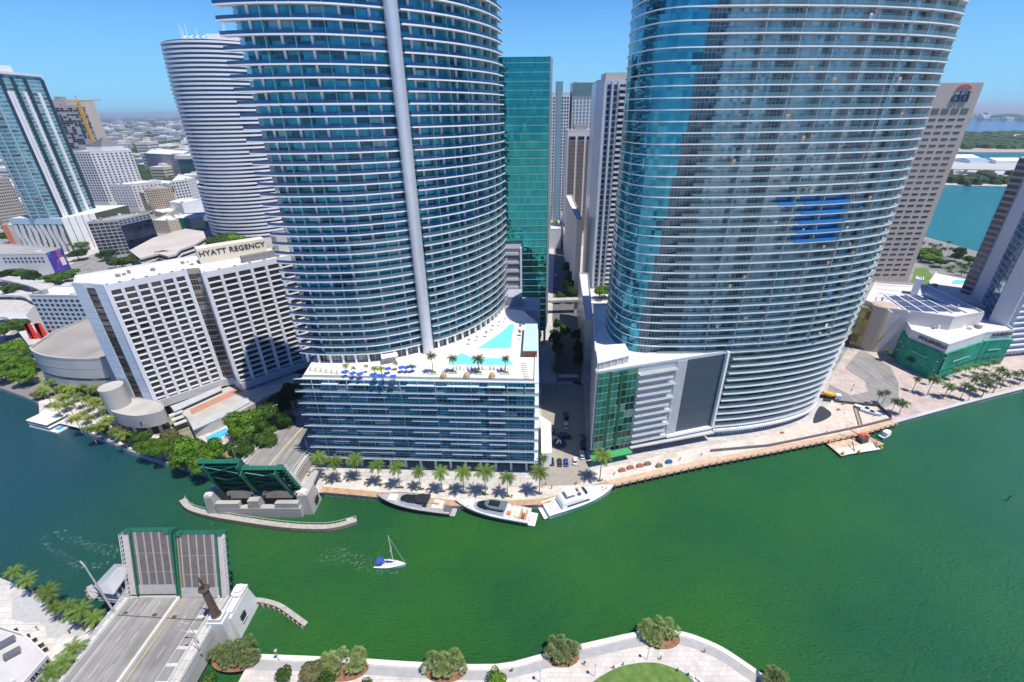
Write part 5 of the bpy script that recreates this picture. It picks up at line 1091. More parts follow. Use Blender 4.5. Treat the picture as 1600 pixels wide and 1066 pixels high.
for (px,py,ang,l) in ((1361,645,-42,'pale turquoise speedboat shored up on the dockyard ground'),(1353,640,-42,'second slimmer speedboat shored up beside it on the dockyard')):
    x,y=G(px,py,LZ+.6);t=thing('speedboat',l,'speedboat',(x,y,LZ+.75),R_(ang));hull(t,8.5,2.4,.7,1.0,mat('aqua white gelcoat',(.5,.68,.68),.3,.05,1) if px>1355 else mat('teal gelcoat',(.12,.42,.42),.3,.05,1),HULLW);cab(t,'windscreen',-.6,1.4,1.5,.7,1.2,TINT,.7,.1,.7)
    b=MB();[b.box(xx,0,-.6,-.3,.4,1.4) for xx in (-2.5,2)];b.build('cradle',RUST,t,local=True)
# channel marker
x,y=G(1573,783,0);t=thing('channel_marker','green daymark on a short pile standing out in the river','channel marker',(x,y,0))
b=MB();b.tube((x,y,-2),(x,y,2.6),.22,n=8);b.build('pile',BARKD,t);b=MB();b.box(x,y-.25,1.9,3.1,1.1,.08);b.build('daymark',GREEN,t)
# pile rows under the timber walkway and boardwalk
for (pl,n,d,g) in ((bw,26,-.35,'boardwalk piles'),(bw2,44,-1.5,'timber walkway piles')):
    L_=plen(pl)
    for k in range(n):
        p,a=at_len(offset(pl,d),L_*(k+.5)/n);b=MB();b.tube((p[0],p[1],-2),(p[0],p[1],LZ+(.25 if d>-1 else .95)),.2,n=8);b.tube((p[0],p[1],LZ-.9),(p[0]-math.sin(a)*1.3,p[1]+math.cos(a)*1.3,LZ-.25),.12,n=6)
        tag(b.build('quay_pile',mat('timber pile brown',(.27,.19,.12),.9,.2,1,bump=.4)),'brown timber pile in the row under the tan boardwalk' if d>-1 else 'timber pile in the row under the walkway before the sail tower','pile',g)
t=thing('walkway_railing','long tan timber handrail along the river walkway','railing',(*bw2[2],LZ));o1=offset(bw2,-1.3)
b=MB();[b.bar((*o1[i],LZ+1.0),(*o1[i+1],LZ+1.0),.14,.1) for i in range(len(o1)-1)];b.build('handrail',TAN,t)
# ================================================================ VEHICLES AND PEOPLE
def car_proto(L=4.6,W=1.85,H=1.45,van=False):
    t=thing('parked_car','x','car',(0,0,0))
    def B(n,rings,m,sm=False):
        b=MB()
        for A,B_ in zip(rings,rings[1:]):
            k=len(A)
            for i in range(k): b.face([A[i],A[(i+1)%k],B_[(i+1)%k],B_[i]])
        b.face(rings[-1]);b.face(rings[0][::-1]);return b.build(n,m,t,local=True)
    R4=lambda x0,x1,w,z,c=.25:[(x0+c,-w/2,z),(x1-c,-w/2,z),(x1,-w/2+c,z),(x1,w/2-c,z),(x1-c,w/2,z),(x0+c,w/2,z),(x0,w/2-c,z),(x0,-w/2+c,z)]
    h=L/2;zb=.85 if not van else 1.0
    body=B('body',[R4(-h,h,W*.95,.3),R4(-h-.02,h+.02,W,.55),R4(-h+.05,h-.05,W*.96,zb-.08),R4(-h+.2,h-.25,W*.88,zb)],None)
    if van: B('cabin_glass',[R4(-h+.15,h-.8,W*.86,zb),R4(-h+.25,h-1.3,W*.8,H-.1)],TINT);rf=B('roof',[R4(-h+.25,h-1.3,W*.8,H-.1),R4(-h+.35,h-1.45,W*.76,H)],None)
    else: B('cabin_glass',[R4(-h+.6,h-1.1,W*.84,zb),R4(-h+1.2,h-1.9,W*.7,H-.06)],TINT);rf=B('roof',[R4(-h+1.2,h-1.9,W*.7,H-.06),R4(-h+1.3,h-2.0,W*.66,H)],None)
    for x in (-h+.8,h-.85):
        for s in (-1,1):
            b=MB();b.tube((x,s*(W/2-.2),.33),(x,s*(W/2+.01),.33),.33,n=14);b.build('wheel',mat('tyre black',(.02,.02,.02),.8,.1,1),t,local=True)
    for s in (-1,1):
        b=MB();b.box(h-.03,s*(W/2-.35),.58,.74,.1,.4);b.build('headlight',mat('headlight glass',(.7,.72,.75),.2,.02,1),t,local=True)
    return t,body,rf
def paint(c): return mat('car paint %d %d %d'%tuple(int(x*100) for x in c),c,.25,.03,.5,metal=.2,spec=.8)
CP={}
def car(x,y,z,rz,c,label,van=False,group='cars in the valet court',L=4.6):
    key=(van,c)
    if key not in CP:
        t,bo,rf=car_proto(5.2 if van else 4.6,2.0 if van else 1.85,1.95 if van else 1.45,van)
        for o in (bo,rf): o.data.materials.clear();o.data.materials.append(paint(c))
        CP[key]=t;o=t
    else:o=copy_tree(CP[key])
    o.location=(x,y,z);o.rotation_euler=(0,0,rz);o['label']=label;o['group']=group;return o
cz=LZ+.1
K=[(862,721,90,(.02,.02,.025),'black car beside the blue one in the front row of the court',False),(874.5,722.5,90,(.035,.04,.05),'dark grey car between the black and the blue car',False),(884.5,722.5,88,(.02,.09,.35),'bright blue car in the front row of the court',False),(853.5,720,90,(.75,.75,.75),'white car at the left end of the front row',False),(898.5,720,80,(.75,.75,.76),'white car angled at the right end of the front row',False),(909.5,711,90,(.6,.61,.62),'silver van parked tight against the annex wall',True),(910.5,697,90,(.02,.02,.022),'black van parked behind the silver van',True),(863.5,674,95,(.05,.06,.065),'dark saloon alone on the left of the court',False),(878,679,3,(.02,.02,.022),'black car crosswise above the round fountain',False),(883,683,3,(.03,.03,.035),'black car crosswise right of the first above the fountain',True),(884.5,665,90,(.7,.7,.7),'white car in the shade of the court',False),(884,650,90,(.025,.03,.04),'long dark van in shade behind the white car',True),(902,598,150,(.03,.03,.035),'dark car turning near the crossing',False),(911,684,90,(.03,.035,.04),'dark car against the annex wall third from the river',False)]
for (px,py,a,c,l,v) in K:
    x,y=G(px,py,cz+.6);car(x,y,cz,R_(a),c,l,v)
rnd=random.Random(5)
for i,(px,py) in enumerate([(884,345),(878,362),(882,398),(881,455),(880,462),(867,410),(868,430),(866,450),(876,330),(886,320)]):
    x,y=G(px,py,LZ+.6);car(x,y,LZ+.1,R_(90),rnd.choice([(.02,.02,.025),(.75,.75,.75),(.6,.61,.62),(.035,.04,.05)]),'small distant car in the avenue canyon','',group='cars in the avenue')
for i,(px,py,a) in enumerate([(118,424,20),(140,420,20),(128,436,0),(160,408,30),(105,440,10),(300,392,20),(178,400,20)]):
    x,y=G(px,py,LZ+.6);car(x,y,LZ+.12,R_(a),rnd.choice([(.02,.02,.025),(.75,.75,.75),(.6,.61,.62)]),'small distant car on the street behind the hotel',False,group='cars on the western street')
# cement mixer truck
x,y=G(1296,620,LZ+1);t=thing('mixer_truck','concrete mixer truck with yellow drum and white cab at the sail tower foot','truck',(x,y,LZ+.12),R_(-20))
b=MB();b.box(3.4,0,.6,2.9,2.2,2.4);b.build('cab',WHITE(),t,local=True);b=MB();b.box(4.52,0,1.8,2.6,.06,2.0);b.build('windscreen',TINT,t,local=True)
b=MB();b.box(-.3,0,.7,1.1,9,1.1);b.build('chassis',mat('chassis black',(.03,.03,.03),.6,.1,1),t,local=True)
b=MB();pp=[(-4.2,.5,2.9),(-3.2,1.0,2.8),(-1.2,1.35,2.5),(.8,1.2,2.2),(2,.6,2.0)]
for a_,c_ in zip(pp,pp[1:]): b.tube((a_[0],0,a_[2]),(c_[0],0,c_[2]),a_[1],c_[1],16)
b.build('drum',mat('orange yellow drum',(.7,.36,.03),.5,.1,1),t,local=True)
for xx in (-3.4,-2.1,3.3):
    for s in (-1,1): b=MB();b.tube((xx,s*.9,.5),(xx,s*1.2,.5),.5,n=14);b.build('wheel',MC['tyre black'],t,local=True)
# fountain disc in the court
x,y=G(873,694,LZ);t=thing('court_fountain','round dark fountain basin with a white sculpture in the valet court','fountain',(x,y,LZ+.09))
b=MB();b.tube((x,y,LZ+.09),(x,y,LZ+.5),3.2,n=28);b.build('basin',mat('dark basin stone',(.05,.06,.08),.3,.1,.5),t)
b=MB();b.tube((x,y,LZ+.5),(x,y,LZ+.7),2.6,n=28);b.build('water_surface',mat('dark basin water',(.02,.04,.06),.05,.1,1),t)
b=MB();P=spline([(x-1,y-.6,LZ+.7),(x-.4,y,LZ+1.4),(x+.2,y+.5,LZ+1.8),(x+.9,y+.3,LZ+1.2),(x+.5,y-.4,LZ+.8)],3);[b.tube(P[i],P[i+1],.35,.32,8) for i in range(len(P)-1)];b.build('sculpture',WHITE(),t)
# people
PM=[mat('clothes navy',(.03,.04,.09),.8,.1,3),mat('clothes white',(.6,.6,.6),.8,.1,3),mat('clothes red',(.4,.06,.05),.8,.1,3),mat('clothes black',(.03,.03,.03),.8,.1,3)]
SKN=mat('skin tone',(.42,.25,.17),.6,.05,3)
pd=[]
V,E_,Rr=human()
for i in range(4):
    t=thing('person','x','person',(0,0,0));bo=skin('body',V,E_,Rr,SKN,t)
    # shirt and trousers as separate shells around the body
    sh=skin('shirt',[V[0],V[1],V[2],V[14],V[15],V[18],V[19]],[(0,1),(1,2),(2,3),(3,4),(2,5),(5,6)],[.165,.155,.165,.085,.06,.085,.06],PM[i],t)
    tr=skin('trousers',[V[0],V[6],V[7],V[8],V[10],V[11],V[12]],[(0,1),(1,2),(2,3),(0,4),(4,5),(5,6)],[.16,.115,.08,.06,.115,.08,.06],PM[(i+3)%4],t)
    hr=skin('hair',[(0,-.01,1.66),(0,0,1.75)],[(0,1)],[.105,.075],BARKD,t);pd.append(t)
PP=[(913,1039,'alone on the park path beside the lamp'),(1032,1031,'walking by the curved lawn edge'),(848,762,'near the court promenade palms'),(853,758,'near the court promenade palms'),(780,762,'outside the podium arcade'),(762,766,'outside the podium arcade'),(740,757,'outside the podium arcade'),(862,764,'on the promenade steps near the court'),(900,757,'by the stern of the white yacht'),(1365,652,'in the dockyard'),(1290,678,'on the construction yard edge'),(1330,612,'on the east plaza island'),(1333,605,'on the east plaza island')]
ex=[(510+i*26+(i*37%13),752+i*2.0+(i*29%7)) for i in range(12)];PP+=[(px,py,'on the podium promenade, %s from the bridge'%ORD[i]) for i,(px,py) in enumerate(ex)]+[(960+i*34,742-i*7.4,'on the walkway before the sail tower, %s from the left'%ORD[i]) for i in range(6)]+[(690,1052,'on the park path below the middle clump'),(800,1050,'on the park path left of the lamp'),(1100,1020,'near the right hand park seawall'),(60,985,'walking on the quay by the restaurant'),(110,990,'walking on the quay below the palms')]
cl=['navy shirt','white shirt','red shirt','black shirt']
used_=set()
for i,(px,py,l) in enumerate(PP):
    x,y=G(px,py,LZ);k=i%4
    if k not in used_: o=pd[k];used_.add(k)
    else:o=copy_tree(pd[k])
    o.location=(x,y,LZ+.14);o.rotation_euler=(0,0,i*1.7);o['label']='small figure in %s %s'%(cl[k],l);o['group']='people on the waterfront'
# park furniture
def small_lamp(px,py,l):
    x,y=G(px,py,LZ);t=thing('park_lamp',l,'lamp post',(x,y,LZ),group='park lamp posts')
    b=MB();b.tube((0,0,0),(0,0,4.4),.08,.06,8);b.build('pole',LPM,t,local=True);b=MB();b.tube((0,0,4.4),(0,0,4.65),.15,.42,12);b.tube((0,0,4.65),(0,0,4.72),.42,.2,12);b.build('lamp_head',mat('lamp head grey',(.35,.36,.37)),t,local=True)
for p in ((1011,1031,'park lamp post between the lawn and the promenade point'),(929,1057,'park lamp post near the left end of the lawn'),(844,1066,'park lamp post at the bottom edge of the park'),(437,1033,'twin headed park light on the seawall path')): small_lamp(*p)
for i,(px,py) in enumerate([(958,1045),(973,1040),(1058,1049),(1075,1056)]):
    x,y=G(px,py,LZ);b=MB();b.tube((x,y,LZ),(x,y,LZ+1.1),.16,n=10);b.tube((x,y,LZ+1.1),(x,y,LZ+1.2),.19,n=10);tag(b.build('bollard',mat('dark bronze bollard',(.06,.05,.045),.5,.1,1)),['dark bollard at the left of the lawn edge','dark bollard second from left at the lawn edge','dark bollard right of the lawn crest','dark bollard furthest right on the lawn edge'][i],'bollard','bollards along the lawn')
for i,(px,py) in enumerate([(965,1042),(1079,1056),(1093,1064)]):
    x,y=G(px,py,LZ);t=thing('stone_bench',['white stone bench left of the lawn crest','white stone bench right of the lawn','white stone bench at the bottom right of the lawn'][i],'bench',(x,y,LZ),R_([25,-40,-45][i]))
    b=MB();b.prism([(-.9,-.3),(.9,-.3),(.9,.3),(-.9,.3)],.38,.5);b.build('seat',TRIM,t,local=True)
    for s in (-1,1): b=MB();b.box(s*.6,0,0,.38,.3,.5);b.build('leg',TRIM,t,local=True)
# deck furniture
def parasol(x,y,z,l):
    t=thing('parasol',l,'parasol',(x,y,z),random.uniform(0,1),'blue parasols on the terrace')
    b=MB();b.tube((0,0,0),(0,0,2.4),.04,n=6);b.build('pole',LPM,t,local=True);b=MB();r=1.5
    P=[(r*math.cos(k/4*6.283+.785),r*math.sin(k/4*6.283+.785),2.25) for k in range(4)]
    for k in range(4): b.face([P[k],P[(k+1)%4],(0,0,2.75)]);b.face([P[(k+1)%4],P[k],(P[k][0],P[k][1],2.1),(P[(k+1)%4][0],P[(k+1)%4][1],2.1)])
    b.build('canopy',mat('vivid blue canvas',(.01,.09,.6),.8,.08,1),t,local=True)
for i,(px,py) in enumerate([(539,580),(551,582),(562,583),(585,586),(598,587),(614,587),(606,575),(627,573),(635,573),(645,566+6)]):
    x,y=G(px,py,DECK+2.5);parasol(x,y,DECK,'vivid blue square parasol on the restaurant terrace'+(' nearest the deck edge' if i in(3,4,5) else ' in the left trio' if i<3 else ' set back by the tower'))
def lounger(x,y,z,rz,l,g,c):
    key='lounger'+c
    if key not in CP:
        t=thing('sun_lounger',l,'sun lounger',(0,0,0),0,g);m={'w':CUSH,'g':mat('grey cushion',(.35,.33,.32),.8,.1,1)}[c]
        b=MB();b.prism([(-.35,-1),(.35,-1),(.35,.4),(-.35,.4)],.3,.42);b.build('mattress',m,t,local=True)
        b=MB();b.bar((0,.4,.36),(0,1.0,.75),.7,.12);b.build('backrest',m,t,local=True)
        for sx in(-.3,.3):
            for sy in (-.8,.6): b=MB();b.box(sx,sy,0,.3,.06,.06);b.build('leg',LPM,t,local=True)
        CP[key]=t;o=t
    else:o=copy_tree(CP[key])
    o.location=(x,y,z);o.rotation_euler=(0,0,rz);o['label']=l;o['group']=g
for i in range(24):
    p=lerp(G(484,579,DECK),G(530,585,DECK),(i%12)/11);lounger(p[0],p[1]-(i//12)*1.6+.6,DECK+.01,R_(20),'white lounger on the left corner of the terrace','loungers on the left terrace','w' if i%2 else 'g') if i<12 else None
for i in range(16):
    p=lerp(G(708,576,DECK),G(795,577,DECK),i/15);lounger(p[0],p[1],DECK+.01,R_(10),'tan lounger in the line between the pool and the palms','loungers beside the pool','g' if i%3 else 'w')
for i in range(8):
    p=lerp(G(818,568,DECK),G(824,592,DECK),i/7);lounger(p[0],p[1],DECK+.01,R_(90),'white lounger stacked along the right deck edge','loungers at the right deck edge','w')
for i,(px,py) in enumerate([(693,587),(729,587),(769,587)]):
    x,y=G(px,py,DECK+.8);t=thing('wicker_pod',['tan wicker daybed pod nearest the parasols','tan wicker daybed pod in the middle of the deck front','tan wicker daybed pod on the right of the deck front'][i],'daybed',(x,y,DECK),group='wicker daybeds')
    b=MB()
    for (r0,z0,r1,z1) in ((1.0,0,1.25,.6),(1.25,.6,1.0,1.4),(1.0,1.4,.25,2.2)): b.tube((0,0,z0),(0,0,z1),r0,r1,14)
    b.build('shell',mat('tan wicker',(.45,.27,.15),.8,.2,3,bump=.5),t,local=True);b=MB();b.tube((0,-.5,.5),(0,-.5,.75),.85,n=12);b.build('cushion',CUSH,t,local=True)
q=[G(*p,DECK+3) for p in [(817,549),(840,549),(840,507),(820,507)]];t=thing('bar_pavilion','pool bar with long pale blue roof and brown timber front on the deck','pavilion',(*q[0],DECK))
b=MB();b.prism(q,DECK+3,DECK+3.3);b.build('roof',mat('pale blue roof',(.42,.62,.75),.6,.05,.3),t)
b=MB();iq=[lerp(p,(sum(a[0] for a in q)/4,sum(a[1] for a in q)/4),.07) for p in q];b.prism(iq,DECK+.002,DECK+3);b.build('timber_wall',mat('red brown timber',(.26,.1,.05),.7,.15,.8),t)
# planter wall on deck and white awning at the tower foot
p,a=at_len(offset(leftarc,-1.6),plen(leftarc)*.74);t=thing('white_awning','white awning at the tower foot over the terrace restaurant','awning',(p[0],p[1],DECK))
b=MB();b.box(p[0],p[1],DECK+2.9,DECK+3.1,6,3.4,a);b.build('canvas',SLABW,t);b=MB();[b.box(p[0]+dx,p[1]-1.2,DECK+.003,DECK+2.9,.12,.12) for dx in (-2.6,2.6)];b.build('post',SLABW,t)
# ================================================================ OTHER BUILDINGS
ROOFW=mat('white roof gravel',(.6,.6,.58),.85,.1,.08,stain=.2);ROOFG=mat('grey roof felt',(.32,.31,.3),.9,.15,.08,stain=.25)
CREAM=mat('cream render',(.55,.5,.42),.8,.08,.05,stain=.12);WREND=mat('white render',(.62,.62,.61),.75,.06,.05,stain=.12);GREYC=mat('grey precast',(.4,.39,.38),.8,.08,.06,stain=.2)
DWIN=mat('dark window glass',(.025,.035,.05),.1,.2,.5,spec=.8,objvar=.6);BWIN=mat('blue window glass',(.02,.07,.14),.1,.2,.5,spec=.8);TEALG=mat('teal window glass',(.02,.16,.18),.1,.2,.5,spec=.8)
def ccw(pl):
    a=sum(pl[i][0]*pl[(i+1)%len(pl)][1]-pl[(i+1)%len(pl)][0]*pl[i][1] for i in range(len(pl)))
    return pl if a>0 else pl[::-1]
def block(name,label,cat,pl,z0,z1,wall=WREND,roof=ROOFW,group=None,units=3,parapet=.8,seed=1,hole=None):
    pl=ccw(pl);cx=sum(p[0] for p in pl)/len(pl);cy=sum(p[1] for p in pl)/len(pl)
    t=thing(name,label,cat,(cx,cy,z0),0,group);b=MB();b.walls(pl,z0,z1);b.build('wall',wall,t)
    b=MB();b.cap(pl,z1-.25);ro=b.build('roof',roof,t);r=pl+[pl[0]]
    b=MB();b.strip(offset(r,-.12),offset(r,.3),z1-.24,z1+parapet);b.build('parapet',wall,ro)
    rnd=random.Random(seed);
    for k in range(units):
        f=rnd.uniform(.15,.6);p=lerp(rnd.choice(pl),(cx,cy),f);s=math.dist(pl[0],pl[1])*.1
        b=MB();b.box(p[0],p[1],z1-.24,z1+rnd.uniform(1.2,3.2),rnd.uniform(.5,1.2)*s,rnd.uniform(.5,1.2)*s,math.atan2(pl[1][1]-pl[0][1],pl[1][0]-pl[0][0]));b.build('roof_plant',rnd.choice([GREYC,WREND,ROOFG]),t)
    return t,pl
def rect(ax,ay,bx,by,d):
    "rectangle from front edge a->b (left to right) and depth d backwards"
    L=math.hypot(bx-ax,by-ay);nx,ny=-(by-ay)/L*d,(bx-ax)/L*d
    return [(ax,ay),(bx,by),(bx+nx,by+ny),(ax+nx,ay+ny)]
# ---- riverside hotel
hz0,hz1=12.0,68.0
hp_=[(-182.8,181),(-167.6,178.2),(-148.4,197.6),(-142.3,199.3),(-137.3,193.2),(-97,233),(-112,247),(-140,217),(-150,224),(-163,214),(-190,190)]
t=thing('riverside_hotel','white slab hotel with deep balcony grid, two angled wings and a lettered roof block','hotel',(-150,205,LZ))
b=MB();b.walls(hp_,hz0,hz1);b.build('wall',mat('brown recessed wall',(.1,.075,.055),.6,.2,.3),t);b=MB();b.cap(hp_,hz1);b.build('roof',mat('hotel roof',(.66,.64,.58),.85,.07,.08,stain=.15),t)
HWH=mat('hotel white precast',(.66,.67,.7),.65,.05,.08,stain=.08)
def hotelgrid(a,c,nc,nr,dep=1.5,root=None,edge=.55):
    L=math.dist(a,c);tx,ty=(c[0]-a[0])/L,(c[1]-a[1])/L;nx,ny=ty,-tx;ang=math.atan2(ty,tx);zt=hz1+.9;zb=hz0+.6
    W_=Wins(root,mat('hotel window glass',(.06,.052,.045),.12,.3,.4,spec=.8,objvar=.75),'window')
    W_.grid(a,c,hz0+1.6,hz1-1.6,nc,nr,.62,.62,.0);W_.finish()
    for i in range(nc+1):
        s=L*i/nc;p=(a[0]+tx*s,a[1]+ty*s);b=MB();w_=1.15 if 0<i<nc else 1.5
        q=[(p[0]-tx*w_/2,p[1]-ty*w_/2),(p[0]+tx*w_*.5,p[1]+ty*w_*.5)]
        b.strip([(x+nx*dep,y+ny*dep) for x,y in q],[(x+nx*.01,y+ny*.01) for x,y in q],zb,zt);b.build('fin',HWH,root)
    for j in range(nr+1):
        z=hz0+1.6+(hz1-hz0-3.2)*j/nr;b=MB();e=dep-.06;q=[(a[0],a[1]),(c[0],c[1])]
        b.strip([(x+nx*e,y+ny*e) for x,y in q],[(x+nx*.01,y+ny*.01) for x,y in q],z-.22,z+.28 if j<nr else hz1+.9);o=b.build('balcony_slab',HWH,root)
hotelgrid(hp_[1],hp_[2],6,19,root=t);hotelgrid(hp_[4],hp_[5],9,19,root=t)
# end wall: pale blue cladding with a dark glazed strip
a,c=hp_[0],hp_[1]
b=MB();q=[(a[0],a[1]),lerp(a,c,.36)];b.strip(offset(q,-.9),offset(q,-.01),hz0+.6,hz1+.9);q=[lerp(a,c,.68),(c[0],c[1])];b.strip(offset(q,-.9),offset(q,-.01),hz0+.6,hz1+.9)
b.build('end_cladding',glass('pale blue hotel cladding',(.5,.58,.66),(.54,.62,.7),60,2.95,(.25,.3,.36),.02,.12,.05,.35,0,0),t)
for j in range(19):
    z=hz0+1.8+j*2.8;b=MB();q=[lerp(a,c,.365),lerp(a,c,.675)];b.strip(offset(q,-.5),offset(q,-.01),z,z+1.9);b.build('end_window',glass('brown tinted end glass',(.05,.045,.04),(.1,.08,.06),1.2,1.9,(.25,.25,.25),.1,.05,.2,.1,.3),t)
b=MB();q=[lerp(a,c,.365),lerp(a,c,.675)];b.strip(offset(q,-.3),offset(q,-.01),hz1-1.2,hz1+.9);b.build('end_cap',HWH,t)
# glazed corner strip
for (a,c) in ((hp_[2],hp_[3]),):
    for j in range(19):
        z=hz0+1.8+j*2.8;b=MB();q=[lerp(a,c,.12),lerp(a,c,.9)];b.strip(offset(q,-.5),offset(q,-.01),z,z+2.2);b.build('corner_window',MC['brown tinted end glass'],t)
    b=MB();q=[a,c];b.strip(offset(q,-.42),offset(q,-.012),hz0,hz1+.9);b.build('corner_pier',mat('corner pier tan',(.4,.33,.26),.7,.1,.3),t)
q=[hp_[3],hp_[4]];b=MB();b.strip(offset(q,-.4),offset(q,-.01),hz0,hz1+.9);b.build('corner_wall',mat('lavender corner wall',(.5,.52,.62),.6,.05,.1),t)
b=MB();q=hp_[:6];b.strip(offset(q,-1.9),offset(q,.5),hz0-3.2,hz0+.6);b.build('belt_wall',CONCL,t)
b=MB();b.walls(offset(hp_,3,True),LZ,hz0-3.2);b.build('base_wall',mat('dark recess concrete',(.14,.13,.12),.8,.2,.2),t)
b=MB();r=hp_[5:]+[hp_[0]];b.strip(offset(r,-.1),offset(r,.3),hz1+.001,hz1+.9);b.build('parapet',HWH,t)
# terraces under the tower
ter=ccw([G(*p,8) for p in [(264,634),(292,652),(302,672),(330,662),(380,640),(455,600),(470,585),(440,580),(370,600)]])
b=MB();b.prism(ter,LZ,8);b.build('terrace_block',mat('terrace concrete',(.43,.41,.38),.8,.12,.15,stain=.25),t)
def sl(name,px,z,h,m):
    b=MB();pl=ccw([G(*p,z+h) for p in px]);b.prism(pl,z,z+h);return b.build(name,m,t)
sl('terrace_paving',[(296,640),(372,606),(377,612),(300,648)],8.001,.05,mat('red brick paving',(.4,.2,.13),.85,.12,.6))
sl('glass_canopy',[(267,635),(345,603),(347,609),(272,643)],9.5,.4,mat('milky skylight',(.42,.45,.45),.3,.12,.3))
sl('glass_canopy',[(298,662),(356,638),(388,620),(390,628),(358,647),(302,672)],8.3,.4,MC['milky skylight'])
for k in range(3): sl('stair_flight',[(263+k*4,648+k*7),(284+k*4,640+k*7),(286+k*4,643+k*7),(265+k*4,651+k*7)],8.4-k*1.6,.5,CONCL)
b=MB();pl=ccw([G(*p,DECK*0+LZ) for p in [(315,676),(366,657),(372,668),(335,690)]]);
pool('swimming_pool',[(320,684),(354,668),(356,676),(340,690),(326,693)],'bright blue hotel pool between the trees and the terrace wall',4.0,'swimming pool',mat('blue pool water',(.06,.42,.75),.05,.06,.4,bump=.15))
b=MB();b.prism(ccw([G(*p,4) for p in [(305,682),(354,655),(366,664),(366,690),(330,700)]]),LZ,3.99);tag(b.build('pool_terrace',PAVE),kind='structure')
# roof blocks with lettering
a,c=(-146.5,206.8),(-124.5,225.0)
rb=rect(a[0],a[1],c[0],c[1],6.5);b=MB();b.prism(rb,hz1+.01,hz1+7.2);b.build('sign_block',mat('cream sign wall',(.62,.57,.48),.7,.05,.2),t)
ang=math.atan2(c[1]-a[1],c[0]-a[0]);nx,ny=math.sin(ang),-math.cos(ang);mx,my=(a[0]+c[0])/2+nx*.12,(a[1]+c[1])/2+ny*.12
text('HYATT REGENCY',3.4,'sign_letters',mat('dark sign letters',(.03,.03,.035),.6,.05,1),t,(mx,my,hz1+4.6),(R_(90),0,ang),.08)
rb=rect(-119,226,-98,245,9);b=MB();b.prism(rb,hz1+.01,hz1+8.5);b.build('plant_block',mat('grey plant cladding',(.42,.43,.42),.6,.06,.2),t)
b=MB();b.prism([lerp(p,(-112,238),.15) for p in rb],hz1+8.5,hz1+8.7);b.build('plant_grille',MC['dark chassis'] if 'dark chassis' in MC else mat('roof grille',(.2,.2,.21),.7,.2,1),t)
b=MB();rb=rect(-128,208.2,-116,219.5,2.5);b.prism(rb,hz1+.01,hz1+3);b.build('roof_plant',mat('roof grille',(.2,.2,.21),.7,.2,1),t)
rnd=random.Random(2)
for k in range(8):
    p=lerp((-176,187),(-152,210),rnd.random());b=MB();b.box(p[0]+rnd.uniform(-3,3),p[1]+rnd.uniform(-3,3),hz1+.01,hz1+rnd.uniform(.6,1.6),rnd.uniform(.5,1.5),rnd.uniform(.5,1.5));b.build('roof_vent',rnd.choice([GREYC,ROOFG]),t)
# drum
t=thing('concrete_drum','low round grey concrete drum on pillars at the foot of the hotel, stained flat top','annex',(-169,177,LZ))
dr=spline([G(*p,13.2) for p in [(173.5,641),(190,648.5),(216,651),(240,647),(256,640),(250,628),(225,622),(190,626)]],4,True);dr=ccw(dr)
b=MB();b.prism(dr,7,13.2);b.build('drum_wall',mat('stained grey concrete',(.42,.4,.38),.85,.14,.12,bump=.15,stain=.35),t)
b=MB();q=dr+[dr[0]];b.strip(offset(q,-.02),offset(q,.4),13.2,13.6);b.build('rim',CONC,t)
for k in range(7): p=dr[int(len(dr)*k/7)];b=MB();p=lerp(p,(-169,173),.25);b.box(p[0],p[1],LZ,7,1.2,1.2,.4);b.build('pillar',CONC,t)
p=G(231,660,10);b=MB();b.box(dr[len(dr)//4][0],dr[len(dr)//4][1]-.1,9,10.5,.4,.3);b.build('slot',DWIN,t)
t=thing('stair_cylinder','tall half round concrete stair shaft between drum and concrete hall','tower',(*G(184,640,13),LZ))
c0=G(180,600,22);b=MB();b.tube((c0[0]+1,c0[1]-3.5,LZ),(c0[0]+1,c0[1]-3.5,23),4.6,n=24);b.build('shaft',CONC,t)
# concrete hall
t=thing('concrete_hall','curved blank grey concrete convention hall with one ribbon window over a pillared base','hall',(-235,215,LZ))
fr_=spline([(-249,209),(-240,203),(-228,198.6),(-214,196.5),(-203,197)],5);hall=fr_+[(-190,205),(-196,222),(-251,251),(-254,228)]
b=MB();b.walls(hall,8,24.5);b.build('wall',mat('pale grey concrete cladding',(.5,.49,.48),.75,.06,.08,stain=.15),t);b=MB();b.cap(hall,24);b.build('roof',mat('stained brown grey roof',(.3,.28,.26),.9,.15,.06,bump=.2,stain=.35),t)
r=hall+[hall[0]];b=MB();b.strip(offset(r,-.1),offset(r,.7),24,25);b.build('parapet',CONC,t)
o=offset(fr_,-.08);k0,k1=4,len(fr_);b=MB();b.strip(o[k0:k1],fr_[k0:k1],12.5,13.7);b.build('ribbon_window',DWIN,t);b=MB();b.strip(o[3:k1],fr_[3:k1],19,19.12);b.build('joint_line',GREYC,t)
b=MB();b.walls(offset(hall,5,True),LZ,8);b.build('glazed_base',mat('dark green base glass',(.02,.05,.05),.15,.2,.4),t)
for k in range(7): p=fr_[int((len(fr_)-1)*k/6)];b=MB();b.box(p[0]+.8,p[1]+1.2,LZ,8,1.1,1.1,.3);b.build('pillar',CONC,t)
b=MB();b.box(-251,214,LZ,8,3,9,.6);b.build('corner_pier',CONC,t)
